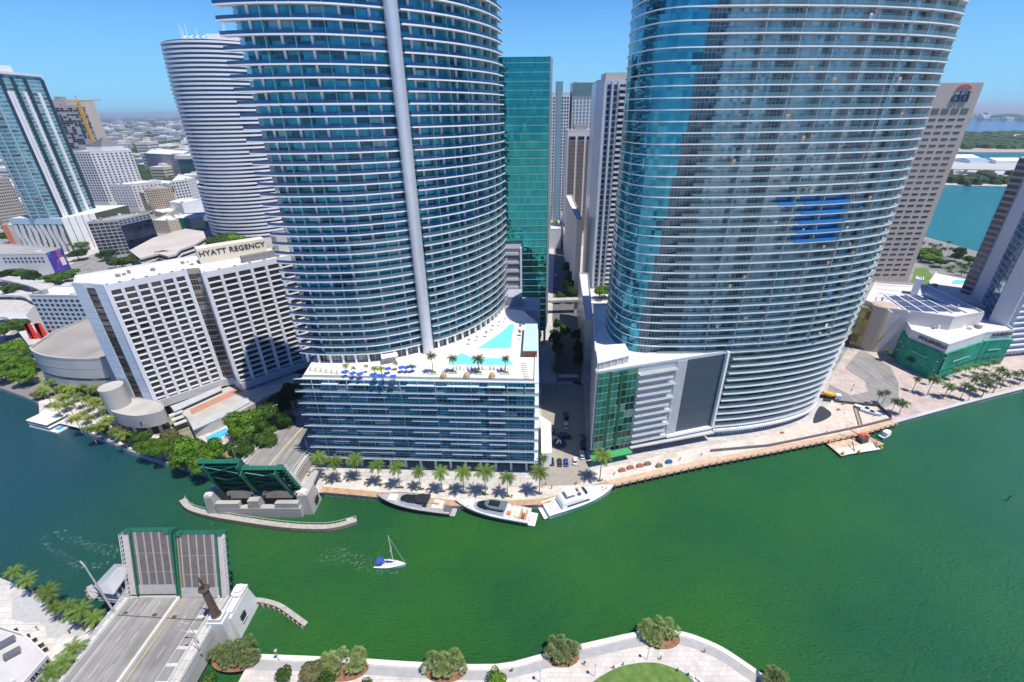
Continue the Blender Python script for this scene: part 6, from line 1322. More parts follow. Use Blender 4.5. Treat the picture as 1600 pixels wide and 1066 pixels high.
# red sculpture (generic folded red planes)
x,y=G(57,520,LZ+9);t=thing('red_sculpture','large red folded M shaped street sculpture beside the white hotel','sculpture',(x,y,LZ))
RED=mat('signal red paint',(.75,.05,.02),.5,.06,.5)
for (x0,x1,lean) in ((-5.5,-2.9,.9),(-2.9,-.1,-1.6),(.1,2.9,1.6),(2.9,5.5,-.9)):
    b=MB();z0_,z1_=LZ+.01,LZ+15
    A=[(x+x0*1.0,y-.8),(x+x1,y-.8),(x+x1,y+.8),(x+x0,y+.8)];s=lean;Tt=[(p[0]+s,p[1]) for p in A]
    for k in range(4): b.face([(*A[k],z0_),(*A[(k+1)%4],z0_),(*Tt[(k+1)%4],z1_),(*Tt[k],z1_)])
    b.cap(Tt,z1_);b.build('folded_plane',RED,t)
# ---- white hotel with blue windows (behind)
zt=34;ct=[G(45.5,462,zt),G(122,463,zt)];pl=rect(*ct[0],*ct[1],16)
t,pl=block('small_hotel','white mid rise hotel with rows of paired blue windows behind the concrete hall','hotel',pl,8,zt,WREND,ROOFW,units=4)
b=MB();b.walls(offset(pl,1,True),LZ,8);b.build('base',GREYC,t)
W_=Wins(t,BWIN);W_.grid(pl[0],pl[1],9,zt-1.5,9,8,.62,.5,.02);W_.finish()
# ---- mural building
zt=21.6;m0,m1,m2,m3=G(0,382,zt),G(72,394,zt),G(96,389,zt),G(20,378,zt)
pl=[G(-20,398,zt),G(72,397,zt),G(97,389,zt),G(0,381,zt)]
t,pl=block('mural_building','low white block with a violet mural end wall and small dark windows','building',pl,LZ,zt,WREND,ROOFG,units=2)
a,c=G(72,397,zt),G(97,389,zt)
def mural():
    m,nt,b,N,L=_new('violet mural paint');tc=N('ShaderNodeTexCoord');v=N('ShaderNodeTexVoronoi');v.inputs['Scale'].default_value=.22;L(tc.outputs['Object'],v.inputs['Vector'])
    cr=N('ShaderNodeValToRGB');sp=N('ShaderNodeSeparateColor');L(v.outputs['Color'],sp.inputs[0]);L(sp.outputs[0],cr.inputs[0]);cr.color_ramp.interpolation='CONSTANT'
    for i,(p,cc) in enumerate([(0,(.06,.04,.35)),(.5,(.09,.05,.42)),(.78,(.35,.1,.2)),(.86,(.03,.25,.4)),(.93,(.5,.3,.1))]):
        e=cr.color_ramp.elements[i] if i<2 else cr.color_ramp.elements.new(p);e.position=p;e.color=(*cc,1)
    L(cr.outputs[0],b.inputs['Base Color']);b.inputs['Roughness'].default_value=.7;return m
q=[a,c];b=MB();b.strip(offset(q,-.25),offset(q,-.01),LZ,zt+.9);b.build('mural_wall',mural(),t)
q=[lerp(a,c,.6),lerp(a,c,.85)];b=MB();b.strip(offset(q,-.4),offset(q,-.251),8,15);b.build('mural_panel',WHITE(),t)
W_=Wins(t,DWIN);W_.grid(G(0,397.8,zt),G(66,397.1,zt),zt-8,zt-2,10,2,.55,.4,.1);W_.finish()
# ---- cream block with orange ends
zt=24;pl=[G(4,358,zt),G(46,352,zt),G(46,346,zt),G(0,350,zt)];a,c=G(2,353,zt),G(43,351,zt);pl=rect(*a,*c,40)
t,pl=block('cream_warehouse','plain cream walled low block with orange end walls at the far left','building',pl,LZ,zt,CREAM,ROOFW,units=2)
for q in ([pl[0],lerp(pl[0],pl[1],.22)],[lerp(pl[0],pl[1],.96),pl[1]]): b=MB();b.strip(offset(q,-.2),offset(q,-.01),LZ,zt+.8);b.build('orange_wall',mat('orange render',(.6,.2,.12),.8,.08,.2),t)
# ---- concrete grid offices at the left edge
zt=60;a,c=G(-30,281,zt),G(13,277,zt);pl=rect(*a,*c,45)
t,pl=block('grid_office','beige concrete office block with a deep grid of square windows at the left edge','office block',pl,LZ,zt,mat('beige precast',(.42,.38,.33),.8,.06,.05),ROOFG)
W_=Wins(t,DWIN);W_.grid(pl[0],pl[1],6,zt-1,12,14,.55,.55,.05);W_.finish()
# ---- teal tower with white fins
tz=165;tl=[(-496,477),(-468,480.5),(-476,533),(-512,540)]
TG=glass('sea green tower glass',(.05,.22,.27),(.16,.42,.47),2.2,3.5,(.4,.5,.53),.25,.9,.3,.12,.25,.02,cw=6)
t=thing('sea_green_tower','tall sea green glass tower at the left with white vertical fins on a white podium','tower',(-478,508,LZ))
b=MB();b.walls(tl,37,tz);b.build('glazing',TG,t);b=MB();b.cap(tl,tz);b.build('roof',ROOFW,t);r=tl+[tl[0]]
b=MB();b.strip(offset(r,-1.2),offset(r,.4),tz+.01,tz+2.2);b.build('roof_band',SLABW,t);b=MB();b.box(-488,500,tz+2.2,tz+8,16,20);b.build('roof_plant',SLABW,t)
for f in (.06,.14,.43,.76): p=lerp(tl[1],tl[2],f);b=MB();b.box(p[0]+.6,p[1],37,tz-14,1.6,2.6);b.build('white_fin',SLABW,t)
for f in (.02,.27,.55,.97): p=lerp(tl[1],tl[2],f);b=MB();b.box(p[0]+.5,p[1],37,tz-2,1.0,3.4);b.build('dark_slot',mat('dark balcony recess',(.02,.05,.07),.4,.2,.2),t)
for f in (.08,.35,.68): p=lerp(tl[0],tl[1],f);b=MB();b.box(p[0],p[1]-.5,37,tz-6,1.2,1.4);b.build('white_rib',mat('pale teal rib',(.3,.42,.45),.5,.05,.2),t)
for k in range(34):
    z=40+k*3.6;q=[tl[0],lerp(tl[0],tl[1],.6)];b=MB();b.strip(offset(q,-1.1),offset(q,-.01),z,z+.4);b.build('balcony_slab',mat('pale teal slab',(.42,.52,.54),.5,.05,.2),t)
pz=33.4;pd_=[(-520,480),(-465.4,477),(-452,503),(-452,550),(-515,550)]
b=MB();b.walls(pd_,LZ,pz+3.5);b.build('podium_wall',mat('podium olive dark',(.09,.12,.08),.7,.2,.05),t);b=MB();b.cap(pd_,pz+3.5);b.build('podium_roof',ROOFW,t)
for k in range(9):
    p=lerp(pd_[0],pd_[1],(k+.5)/9.2);b=MB()
    for j in range(8):
        x=p[0]+math.sin(j*.9+k)*.7;b.prism([(x-1.7-.12*j*(k%2),p[1]-.7),(x+1.7,p[1]-.7),(x+1.7,p[1]-.1),(x-1.7,p[1]-.1)],LZ+j*3.6,LZ+(j+1)*3.6-.002)
    b.build('wavy_panel',WREND,t)
for k in range(5):
    q=[lerp(pd_[1],pd_[2],k/5+.01),lerp(pd_[1],pd_[2],(k+1)/5-.01)];b=MB();b.strip(offset(q,-.6-.25*(k%2)),offset(q,-.05),LZ,pz+3.6);b.build('white_panel',SLABW,t)
q=[pd_[0],pd_[1]];b=MB();b.strip(offset(q,-.9),offset(q,-.05),LZ+29,pz+3.7);b.build('podium_band',mat('pale blue band',(.45,.55,.65),.6,.06,.1),t)
# ---- unfinished and beige towers
BX=ray_y(144,152.5,1005)[0]-6
t,pl=block('beige_tower','beige slab tower with a single column of dark windows behind the yellow crane','tower',[(BX-90,950),(BX,950),(BX+6,1005),(BX-90,1005)],LZ,156,mat('beige tower render',(.5,.43,.36),.8,.05,.03),ROOFG)
a,c=(-745,850),(-700,850);W_=Wins(t,DWIN);W_.grid((BX-16,950),(BX-7,950),30,150,1,28,.4,.5,.1);W_.finish()
b=MB();b.box(BX-25,970,156,162,12,12);b.build('roof_plant',ROOFG,t)
t=thing('unfinished_tower','bare grey tower frame with open dark floors and a white lower half','tower',(-650,745,LZ))
UL,UR=ray_y(86,170,850)[0],ray_y(131,168,850)[0];ub=rect(UL-20,850,UR-6,850,9);b=MB();b.walls(ub,LZ,146);b.build('frame_wall',mat('bare concrete frame',(.4,.38,.37),.85,.12,.06,stain=.2),t);b=MB();b.cap(ub,146);b.build('roof',ROOFG,t)
b=MB();q=[(ub[1][0],ub[1][1]),(ub[2][0],ub[2][1])];b.strip(offset(q,-.5),offset(q,-.02),LZ,80);b.build('white_side_wall',WREND,t)
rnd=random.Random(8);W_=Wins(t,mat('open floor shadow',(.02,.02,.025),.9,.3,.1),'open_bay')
for i in range(9):
    for j in range(20):
        if rnd.random()<.72:
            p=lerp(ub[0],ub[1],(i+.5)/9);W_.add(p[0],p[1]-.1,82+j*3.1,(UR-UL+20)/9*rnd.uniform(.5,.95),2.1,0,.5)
for i in range(6):
    for j in range(38):
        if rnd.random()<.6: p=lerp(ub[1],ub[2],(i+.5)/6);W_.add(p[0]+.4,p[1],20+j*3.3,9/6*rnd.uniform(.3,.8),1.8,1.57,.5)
W_.finish()
KX,_z=ray_y(133,190,812);t=thing('tower_crane','slender yellow construction crane mast rising beside the unfinished tower','crane',(KX,812,LZ))
YEL=mat('crane yellow',(.62,.36,.05),.5,.1,.2);b=MB()
for dx,dy in ((-1,-1),(1,-1),(1,1),(-1,1)): b.bar((KX+dx*1.3,812+dy,LZ),(KX+dx*1.3,812+dy,150),1.1,1.1)
for k in range(37): z=LZ+4*k;s=1 if k%2 else -1;b.bar((KX-s,811,z),(KX+s,811,z+4),.6,.6);b.bar((KX+1,812-s,z),(KX+1,812+s,z+4),.6,.6)
b.build('mast',YEL,t);b=MB();b.bar((KX-24,819,149),(KX+46,802,152),.5,.6);b.bar((KX,812,150),(KX,812,158),.8,.8);b.bar((KX,812,158),(KX+44,802,152.5),.2,.2);b.bar((KX,812,158),(KX-23,818,149.5),.2,.2);b.build('jib',YEL,t)
# ---- white tower with pyramid roof
pa=rect(-652,757,-612,738,30)
t,pl=block('pyramid_roof_tower','white stone office tower with a grey pyramid roof and regular small windows','tower',[(-662,742),(-635,740),(-597,772),(-622,800),(-662,792)],LZ,82,WREND,ROOFW,units=0)
W_=Wins(t,DWIN,cap=60);W_.grid(pl[0],pl[1],10,80,6,19,.5,.55,.05);W_.grid(pl[1],pl[2],10,80,9,19,.42,.5,.05);W_.finish()
b=MB();q=[(-650,755),(-626,753),(-607,772),(-634,790)];b.prism(q,82,88);b.build('upper_storey',WREND,t);b=MB();ap_=(-630,768,101)
for k in range(4): b.face([(*q[k],88),(*q[(k+1)%4],88),ap_])
b.build('pyramid_roof',mat('grey slate roof',(.1,.1,.12),.6,.08,.1),t)
t,pl=block('white_annex','lower white wing with tiny windows right of the pyramid roofed tower','building',[(-590,700),(-560,700),(-540,735),(-575,745)],LZ,40,WREND,ROOFW)
W_=Wins(t,DWIN);W_.grid(pl[0],pl[1],8,38,7,8,.35,.4,.05);W_.grid(pl[1],pl[2],8,38,7,8,.35,.4,.05);W_.finish()
# ---- dark glass and concrete grid office
zt=38.5;n0,n1,n2=G(136,348,zt),G(184,344,zt),G(233,333,zt);n3=(n0[0]+n2[0]-n1[0],n0[1]+n2[1]-n1[1])
t,pl=block('dark_glass_office','mid rise office with pale concrete grid side and dark navy glass side','office block',[n0,n1,n2,n3],LZ,zt,GREYC,ROOFG,units=6)
i0=min(range(4),key=lambda k:math.dist(pl[k],n0));i1=min(range(4),key=lambda k:math.dist(pl[k],n1));i2=min(range(4),key=lambda k:math.dist(pl[k],n2))
W_=Wins(t,DWIN);W_.grid(pl[i0],pl[i1],5,zt-1,6,10,.84,.68,.06);W_.finish()
q=[pl[i1],pl[i2]];b=MB();b.strip(offset(q,-.4),offset(q,-.02),LZ,zt-5.5);b.build('navy_glazing',glass('navy curtain glass',(.01,.02,.05),(.02,.04,.09),2.5,3.6,(.03,.04,.07),.12,.2,.4,.08,.1,.03),t)
W_=Wins(t,BWIN,'top_window');W_.grid(pl[i1],pl[i2],zt-5,zt-.6,8,2,.8,.7,.06);W_.finish()
# ---- curved car park
zt=15;gp=ccw([G(*p,zt) for p in [(202,392),(219,404.6),(247.6,397),(262,401),(275,398),(283,390),(304,383),(322,372),(318,362),(290,358),(240,372)]])
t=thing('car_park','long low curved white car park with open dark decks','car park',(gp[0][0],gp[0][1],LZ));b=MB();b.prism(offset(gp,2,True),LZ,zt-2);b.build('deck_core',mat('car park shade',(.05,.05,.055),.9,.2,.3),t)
for k in range(4): z=LZ+1+k*4;b=MB();b.prism(gp,z-1.2 if k else LZ,z+.4);b.build('deck_slab',WREND if k<3 else mat('top deck concrete',(.45,.41,.38),.85,.1,.05),t)
# ---- low blocks in the middle distance
def simple(name,label,px,z,wall,roof=ROOFW,grid=None,cat='building',wm=None,z0=LZ,seed=3,units=2,shrink=1):
    pl=[G(*p,z) for p in px];t,pl=block(name,label,cat,pl,z0,z,wall,roof,units=units,seed=seed)
    if grid:
        W_=Wins(t,wm or DWIN,cap=70)
        for (i,j,nc,nr,fw,fh) in grid: W_.grid(G(*px[i],z),G(*px[j],z),z0+3,z-1,nc,nr,fw,fh,.06)
        W_.finish()
    return t
simple('brown_office','tan mid rise office with closely set small windows left of the banded tower',[(226,297),(246,295.5),(268,293),(246,289)],36,mat('tan precast',(.42,.34,.26),.8,.06,.05),ROOFG,[(0,1,6,10,.5,.5),(1,2,6,10,.5,.5)])
simple('white_office','white mid rise office with deep square windows beside the banded tower',[(268,284),(292,281),(305,278),(280,272)],36,WREND,ROOFW,[(0,1,5,7,.55,.55),(1,2,5,7,.3,.3)])
simple('blank_white_block','blank white cube shaped block at the foot of the banded tower',[(264,316),(284,318.5),(314,312),(292,309)],18,SLABW,ROOFW)
simple('cream_office','cream low office with small amber windows behind the car park',[(238,345),(262,346),(279,343),(262,335)],17,CREAM,ROOFW,[(0,1,5,4,.4,.35),(1,2,4,4,.5,.4)],wm=mat('amber window',(.25,.13,.03),.3,.1,1))
simple('teal_glass_hall','low teal glass hall with white roof beside the banded tower',[(275,342),(318,342),(322,333),(270,335)],16,TEALG,ROOFW)
simple('tan_low_block','narrow tan block left of the tan office',[(205,300),(224,302),(228,293),(210,290)],28,mat('pale tan render',(.5,.44,.36),.8,.06,.05),ROOFW,[(0,1,5,7,.5,.5)])
simple('white_low_block','low white stepped roof block behind the navy glass office',[(232,318),(252,323),(262,316),(240,308)],12,WREND,ROOFW)
simple('beige_low_block','low beige block with flat roof among the downtown roofs',[(240,330),(262,335),(275,327),(255,322)],9,CREAM,ROOFW)
simple('long_white_roof','long low white roofed block right of the tan office',[(225,287),(262,289),(270,283),(236,281)],18,WREND,ROOFW)
simple('courthouse_block','low wide courthouse with patterned grey face and a blue glass corner',[(225,240),(282,243),(297,236),(240,232)],54,mat('speckled precast',(.45,.44,.46),.8,.05,.05),ROOFW,[(0,1,14,9,.35,.3)],cat='courthouse')
a,c=G(282,243,54),G(297,236,54);q=[a,c];t=thing('glass_wing','dark teal glass wing framed in white at the end of the courthouse','building',(a[0],a[1],LZ));b=MB();b.prism(rect(a[0]+1,a[1]-14,a[0]+44,a[1]-14,40),LZ,48);b.build('glazing',mat('deep teal glass',(.02,.09,.12),.15,.1,.1,spec=.8),t);b=MB();b.prism(rect(a[0]-3,a[1]-16,a[0]+50,a[1]-16,44),48,55);b.build('white_frame',WREND,t)
# ---- banded round tower
t=thing('banded_round_tower','tall round white tower striped with thin dark window bands, behind the blue tower','tower',(-315,560,LZ))
def rp_(r,squash=1): return [(-308+r*math.cos(k/56*6.283),562+r*math.sin(k/56*6.283)*.95) for k in range(56)]
NB=48;HT=195.0
for k in range(NB):
    z=6+k*(HT-8)/NB;r=55-3*(z>150)*(z-150)/45-(3 if z>60 else 0)
    ring=rp_(r);ring=ring+[ring[0]]
    b=MB();b.walls(rp_(r-1.2),z,z+3.9);b.build('window_band',mat('night blue window band',(.012,.03,.09),.12,.15,.3,spec=.8),t)
    b=MB();b.strip(ring,[(p[0]*.97-308*.03,p[1]*.97+562*.03) for p in ring],z+2.05,z+3.85);b.build('white_band',mat('white tower band',(.74,.76,.78),.5,.04,.1),t)
b=MB();b.walls(rp_(54),LZ,6.2);b.build('base',WREND,t);b=MB();b.cap(rp_(47),HT-1);b.build('roof',ROOFW,t)
b=MB();b.box(-292,562,HT-1,HT+7,34,26);b.build('roof_plant',SLABW,t)
rnd=random.Random(4)
for k in range(9): x=-308+rnd.uniform(-25,35);y=550+rnd.uniform(-20,20);b=MB();b.tube((x,y,HT-1),(x,y,HT+rnd.uniform(9,20)),.35,.15,6);b.build('antenna',WHITE(),t)
for k in range(4): x=-318+k*6;b=MB();b.tube((x,530,HT+.5),(x-.6,529,HT+2.5),.6,2.2,12);b.build('satellite_dish',WHITE(),t)
# ---- teal office behind the blue tower
t=thing('teal_glass_office','flat teal mirror glass office tower with thin pale floor lines behind the blue tower','office tower',(0,262,LZ))
TL=glass('teal mirror glass',(.018,.24,.25),(.028,.32,.32),1.6,3.9,(.02,.1,.1),.07,.2,.9,.03,.0,.03,cw=4.8)
tp=[(-13,250),(15.8,250),(17.4,262),(17.4,285),(-13,285)]
b=MB();b.walls(tp,12,152.6);b.build('glazing',TL,t);b=MB();b.cap(tp,152.6);b.cap(tp,12,0,False);b.build('roof',ROOFG,t)
for k in range(37): z=14+k*3.78;q=[tp[0],tp[1],tp[2]];b=MB();b.strip(offset(q,-.22),offset(q,-.01),z,z+.22);b.build('floor_line',mat('pale teal metal',(.35,.5,.5),.4,.05,.2,metal=.3),t)
b=MB();b.strip([(15.9,249.7),(17.9,262),(17.9,285)],[(15.5,250.1),(17.42,262),(17.42,285)],12,152.8);b.build('corner_edge',mat('grey green metal',(.2,.27,.27),.4,.05,.2),t)
for x in (-8,0,8,15.5): b=MB();b.box(x,253,LZ,12,1.4,1.4);b.build('column',CONCL,t)
b=MB();b.prism([(-12,255),(13,255),(13,280),(-12,280)],LZ,12);b.build('lobby',GREYC,t)
t=thing('louvred_car_park','grey and white banded car park block between the teal office and blue tower','car park',(-4,243,LZ))
b=MB();b.prism([(-16,240),(1.6,240),(1.6,249.5),(-16,249.5)],LZ,65);b.build('core',mat('grey louvre',(.22,.22,.25),.7,.06,.5),t)
for k in range(13): z=5+k*4.7;b=MB();b.box(-7.2,239.8,z,z+1.5,18,.45);b.box(1.75,244.7,z,z+1.5,.45,9.6);b.build('white_band',WREND,t)
b=MB();b.box(1.5,239.6,LZ,65.5,1.0,.9);b.build('corner_pier',SLABW,t)
t=thing('lavender_roof_block','low lavender grey roof block behind the pool deck','building',(4,222,LZ));b=MB();b.prism([(-12,222),(10,219),(12,238),(-12,239)],LZ,38);b.prism([(-10,226),(2,226),(2,238),(-10,238)],38,43);b.build('wall',mat('lavender grey metal',(.34,.35,.43),.6,.06,.3),t)
# ---- right of the canyon: white balcony tower and beige car park
t=thing('white_balcony_tower','white residential tower with stacked balconies and silver side wall in the gap','tower',(64,345,LZ))
wb=[(50.6,330),(54.2,322),(84,322),(84,352),(54,372)]
b=MB();b.walls(wb,LZ,147);b.build('wall',mat('white lilac render',(.58,.59,.63),.6,.05,.1),t);b=MB();b.cap(wb,147);b.build('roof',ROOFW,t);b=MB();b.box(67,340,147,151,22,18);b.build('roof_plant',GREYC,t)
q=[(57.5,322),(59.8,322)]
for k in range(38):
    z=14+k*3.45
    for (x,w_,m) in ((56.8,1.9,BWIN),(60.8,1.9,TEALG)):
        b=MB();b.box(x,321.95,z,z+2.5,w_,.25);b.build('window',m if k%3 else DWIN,t)
    b=MB();b.box(67.5,321.93,z,z+2.6,8.0,.2);b.build('balcony_door',DWIN,t);b=MB();b.box(67.7,321.0,z-.5,z+.9,9,2);o=b.build('balcony',mat('white balcony front',(.66,.66,.67),.6,.05,.3),t)
for x in (58.8,62.6,72.6): b=MB();b.box(x,321.4,12,146,.9,1.6);b.build('pier',mat('white lilac render',(.6,.6,.6)),t)
q=[wb[0],wb[1]];b=MB();b.strip(offset(q,-.4),offset(q,-.02),20,146);b.build('silver_wall',mat('silver side wall',(.5,.53,.6),.3,.06,.05,metal=.5),t)
q=[(54,372),(50.6,330)];b=MB();b.strip(offset(q,-.5),offset(q,-.02),LZ,146);b.build('silver_wall',MC['silver side wall'],t)
t,pl=block('white_terrace_block','low white planted terrace block at the foot of the balcony tower','building',[(46,292),(90,292),(90,321),(46,321)],LZ,12,WREND,ROOFW,units=0)
t,pl=block('wavy_screen_block','tall narrow car park wall screened in rippled silver metal beside the avenue','car park',[(34,214),(37.5,213.5),(46,290),(40,291)],LZ,34,mat('rippled silver screen',(.45,.5,.55),.3,.25,.15,bump=.9,metal=.5),ROOFW,units=0)
t,pl=block('beige_car_park','tall beige blank car park wall facing the avenue canyon','car park',[(42,330),(46,330),(50,440),(44.5,440)],LZ,60,mat('beige wall',(.52,.45,.38),.8,.06,.03),ROOFW,units=1)
t,pl=block('beige_car_park','lower beige car park wall further up the avenue canyon','car park',[(45,445),(52,445),(60,560),(52,560)],LZ,22,MC['beige wall'],ROOFG,units=1)
for (lb,x0,x1,y,ht,kind) in (('slim white tower with a turquoise glass spine and stepped crown',36,61,600,158,'a'),('pale tower with green glass top and white window strips',64.5,97,600,158,'b'),('beige office tower with brown vertical stripes and white cap',48.5,74,480,113,'c')):
    t,pl=block('distant_tower',lb,'tower',[(x0,y),(x1,y),(x1,y+30),(x0,y+30)],LZ,ht if kind!='a' else 148,{'a':WREND,'b':WREND,'c':mat('ivory precast',(.6,.57,.53),.7,.05,.05)}[kind],ROOFW,units=2)
    if kind=='a':
        b=MB();b.box((x0+x1)/2+1,y-.3,LZ,160,6,1.2);b.box((x0+x1)/2+1,y+8,148,160,8,10);b.build('glass_spine',mat('pale aqua glass',(.2,.33,.37),.2,.1,.1),t)
        W_=Wins(t,DWIN);W_.grid((x0,y),(x0+9,y),5,145,3,40,.6,.5,.1);W_.grid((x1-9,y),(x1,y),5,145,3,40,.6,.5,.1);W_.finish()
    if kind=='b':
        b=MB();b.box((x0+x1)/2,y-.2,145,158.5,x1-x0,.6);b.build('glass_top',mat('grey green glass',(.12,.22,.22),.2,.1,.1),t)
        W_=Wins(t,MC['grey green glass']);W_.grid((x0,y),(x1,y),5,144,8,38,.55,.6,.1);W_.finish()
    if kind=='c':
        for k in range(3): b=MB();b.box(x0+4.5+k*8.4,y-.2,18,ht-9,6.2,.6);b.build('brown_window_strip',glass('brown strip glass',(.09,.07,.055),(.13,.1,.08),1,3.6,(.2,.17,.14),.3,.6,.1,.3,0,0),t)
        b=MB();[b.box(x0+4.5+k*8.4,y-.2,ht-8,ht-5,6,.6) for k in range(3)];b.build('top_window',DWIN,t);b=MB();b.box((x0+x1)/2,y+12,ht,ht+5,12,10);b.build('roof_plant',ROOFG,t)
for i,(x0,x1,y,ht,m) in enumerate([(46,58,520,16,CREAM),(30,44,470,22,WREND),(48,64,640,30,WREND),(28,40,560,30,GREYC),(34,46,640,40,WREND)]):
    block('canyon_block',['low brown roofed block at the end of the avenue','white low block on the left of the avenue','white block beyond the end of the avenue','grey block behind the teal office','far white block at the avenue end'][i],'building',[(x0,y),(x1,y),(x1,y+20),(x0,y+20)],LZ,ht,m,ROOFW,seed=i)
t=thing('rail_viaduct','grey elevated rail viaduct crossing the avenue canyon','viaduct',(30,300,LZ));b=MB();b.prism([(-20,296),(90,300),(90,305),(-20,301)],11,12.6);b.build('deck',CONC,t)
for x in (16,40,75): b=MB();b.box(x,300.5,LZ,11,2,2);b.build('pier',CONC,t)
# ---- right side: red stone office slab
t=thing('pink_stone_tower','pinkish stone office tower with short dark window slots and a logo at the top','office tower',(296,375,LZ))
cp=[(262,358.5),(319.4,358.5),(319.4,392),(262,392)];PST=mat('pink travertine',(.48,.41,.36),.75,.07,.05,stain=.1)
b=MB();b.walls(cp,LZ,144.6);b.build('wall',PST,t);b=MB();b.cap(cp,144.6);b.build('roof',ROOFG,t)
W_=Wins(t,DWIN);W_.grid((262,358.5),(316.5,358.5),6,124,8,28,.68,.28,.04,.3);W_.finish()
for k in range(8): b=MB();b.box(262+54.5*(k+.5)/8,358.45,125.5,129,5,.3);b.build('tall_window',mat('grey top window',(.1,.13,.13),.3,.1,.3),t)
NVY=mat('navy logo letters',(.005,.04,.12),.4,.05,1)
text('citi',9.5,'logo_letters',NVY,t,(306.5,358.1,136),(R_(90),0,0),.4)
b=MB();pts=[(306.8+5.6*math.cos(a),358.0,138.5+4.6*math.sin(a)) for a in [math.pi*(.18+.64*k/12) for k in range(13)]]
for i in range(12): b.bar(pts[i],pts[i+1],.5,1.0)
b.build('logo_arc',mat('logo red',(.7,.04,.02),.4,.05,1),t)
# hotel podium hall (big white box) with roof grid
WB=mat('pale travertine',(.58,.55,.53),.7,.05,.05,stain=.12)
zt=29;bx=[G(1384,482.6,zt),G(1412,486,zt),G(1490,497,zt),G(1537,489,zt),G(1450,447,zt),G(1368,441,zt),G(1352,471,zt)]
t,bx=block('ballroom_block','large white stone hall with dark blue roof panels behind the netted building','building',bx,LZ,zt,WB,mat('pale roof membrane',(.56,.55,.55),.8,.08,.1,stain=.2),units=3)
for i in range(4):
    for j in range(3):
        P_=lambda u,v:G(*lerp(lerp((1386,463),(1446,461),u/4),lerp((1423,487),(1508,488),u/4),v/3),zt+.2)
        q=ccw([P_(i,j),P_(i+.86,j),P_(i+.86,j+.8),P_(i,j+.8)]);b=MB();b.prism(q,zt-.2,zt+.25);b.build('roof_panel',mat('blue roof panel',(.06,.08,.16),.4,.1,.3),t)
for i in range(5): p,q=G(*lerp((1382,461),(1446,459),i/4),zt),G(*lerp((1421,489),(1511,489),i/4),zt);b=MB();b.bar((*p,zt+.2),(*q,zt+.2),.6,.5);b.build('roof_beam',SLABW,t)
for i in range(6): p,q=G(1366+i*3,444+i*7,zt),G(1440-i*9,449+i*8,zt);b=MB();b.bar((*p,zt),(*q,zt),.4,.35);b.build('roof_rib',SLABW,t)
b=MB();c0=G(1370,520,14);cc=G(1366,500,22);b.tube((208.5,243,LZ),(208.5,243,zt+.5),6.2,n=24);b.build('round_corner',mat('tan ribbed stone',(.46,.38,.3),.8,.06,.2),t)
b=MB();b.prism(rect(198,246,206,240,6),LZ,zt-2);b.build('yellow_glazing',glass('amber entrance glass',(.25,.2,.06),(.4,.32,.1),3,5,(.1,.1,.1),.3,.4,.2,.2,.2),t)
t,_=block('rooftop_stair_box','small white rectangular stair box on the pink tower side of the ballroom','building',rect(*G(1421,462,28),*G(1432,464,28),6),29,38,SLABW,ROOFW,units=0)
# netted building
zt=22;nb=[G(1411,494,zt),G(1424,517,zt),G(1482,540,zt),G(1540,521,zt),G(1585,517,zt),G(1557,497,zt),G(1500,485,zt)]
t,nb=block('netted_building','low office wrapped in bright green netting with a white lettered parapet','building',nb,LZ,zt,mat('white stone band',(.64,.63,.62),.7,.05,.1),ROOFW,units=0)
ix=lambda p:min(range(len(nb)),key=lambda k:math.dist(nb[k],G(*p,zt)))
NET=mat('emerald scaffold netting',(.005,.27,.17),.7,.3,.25,bump=.5,stain=.25)
fr2=[G(1411,494,zt),G(1424,517,zt),G(1482,540,zt),G(1540,521,zt),G(1585,517,zt)]
for k in range(4):
    q=[fr2[k],fr2[k+1]];n=10;pl_=[lerp(q[0],q[1],-.03+1.06*j/n) for j in range(n+1)];pl_=[(p[0],p[1]) for p in pl_]
    o=offset(pl_,-.9);o=[(p[0]+.35*math.sin(j*2.1+k),p[1]-.35*abs(math.sin(j*1.7+k))) for j,p in enumerate(o)];b=MB();z1_=zt-4.5
    for (za,zb_,off) in ((LZ+.3,LZ+5,.35),(LZ+5,LZ+10,0),(LZ+10,z1_,.2)):
        oo=[(p[0],p[1]-off) for p in o]
        for j in range(n): b.face([(*o[j],za),(*o[j+1],za),(*oo[j+1],zb_),(*oo[j],zb_)])
    b.strip(o,offset(pl_,-.1),z1_,z1_+.1);b.build('netting',NET,t)
    b=MB();[b.strip(offset(q,-.75),offset(q,-.3),LZ+zz,LZ+zz+.5) for zz in (5,10)];b.build('ledge',SLABW,t)
    b=MB();q2=[lerp(q[0],q[1],.25),lerp(q[0],q[1],.7)];b.strip(offset(q2,-1.6),offset(q2,-1.35),LZ+9+k%2,LZ+9.5+k%2);b.build('net_seam',mat('pale green seam',(.2,.5,.4),.7,.1,.5),t)
def signon(p,q,f,s,z,size):
    ang=math.atan2(q[1]-p[1],q[0]-p[0]);m=lerp(p,q,f);nx,ny=math.sin(ang),-math.cos(ang)
    text(s,size,'sign_letters',mat('charcoal letters',(.04,.045,.05),.5,.05,1),t,(m[0]+nx*.35,m[1]+ny*.35,z),(R_(90),0,ang),.12)
signon(fr2[1],fr2[2],.62,'POLSINELLI',zt-1.6,2.6);signon(fr2[3],fr2[4],.6,'POLSINELLI',zt-1.4,2.4)
rnd=random.Random(9);ctr=(sum(p[0] for p in nb)/len(nb),sum(p[1] for p in nb)/len(nb))
for k in range(10): p=lerp(ctr,nb[rnd.randrange(len(nb))],rnd.uniform(.1,.6));b=MB();b.box(p[0],p[1],zt-.24,zt+rnd.uniform(.8,2.2),rnd.uniform(1,5),rnd.uniform(1,3),.3);b.build('roof_plant',rnd.choice([GREYC,SLABW,ROOFG]),t)
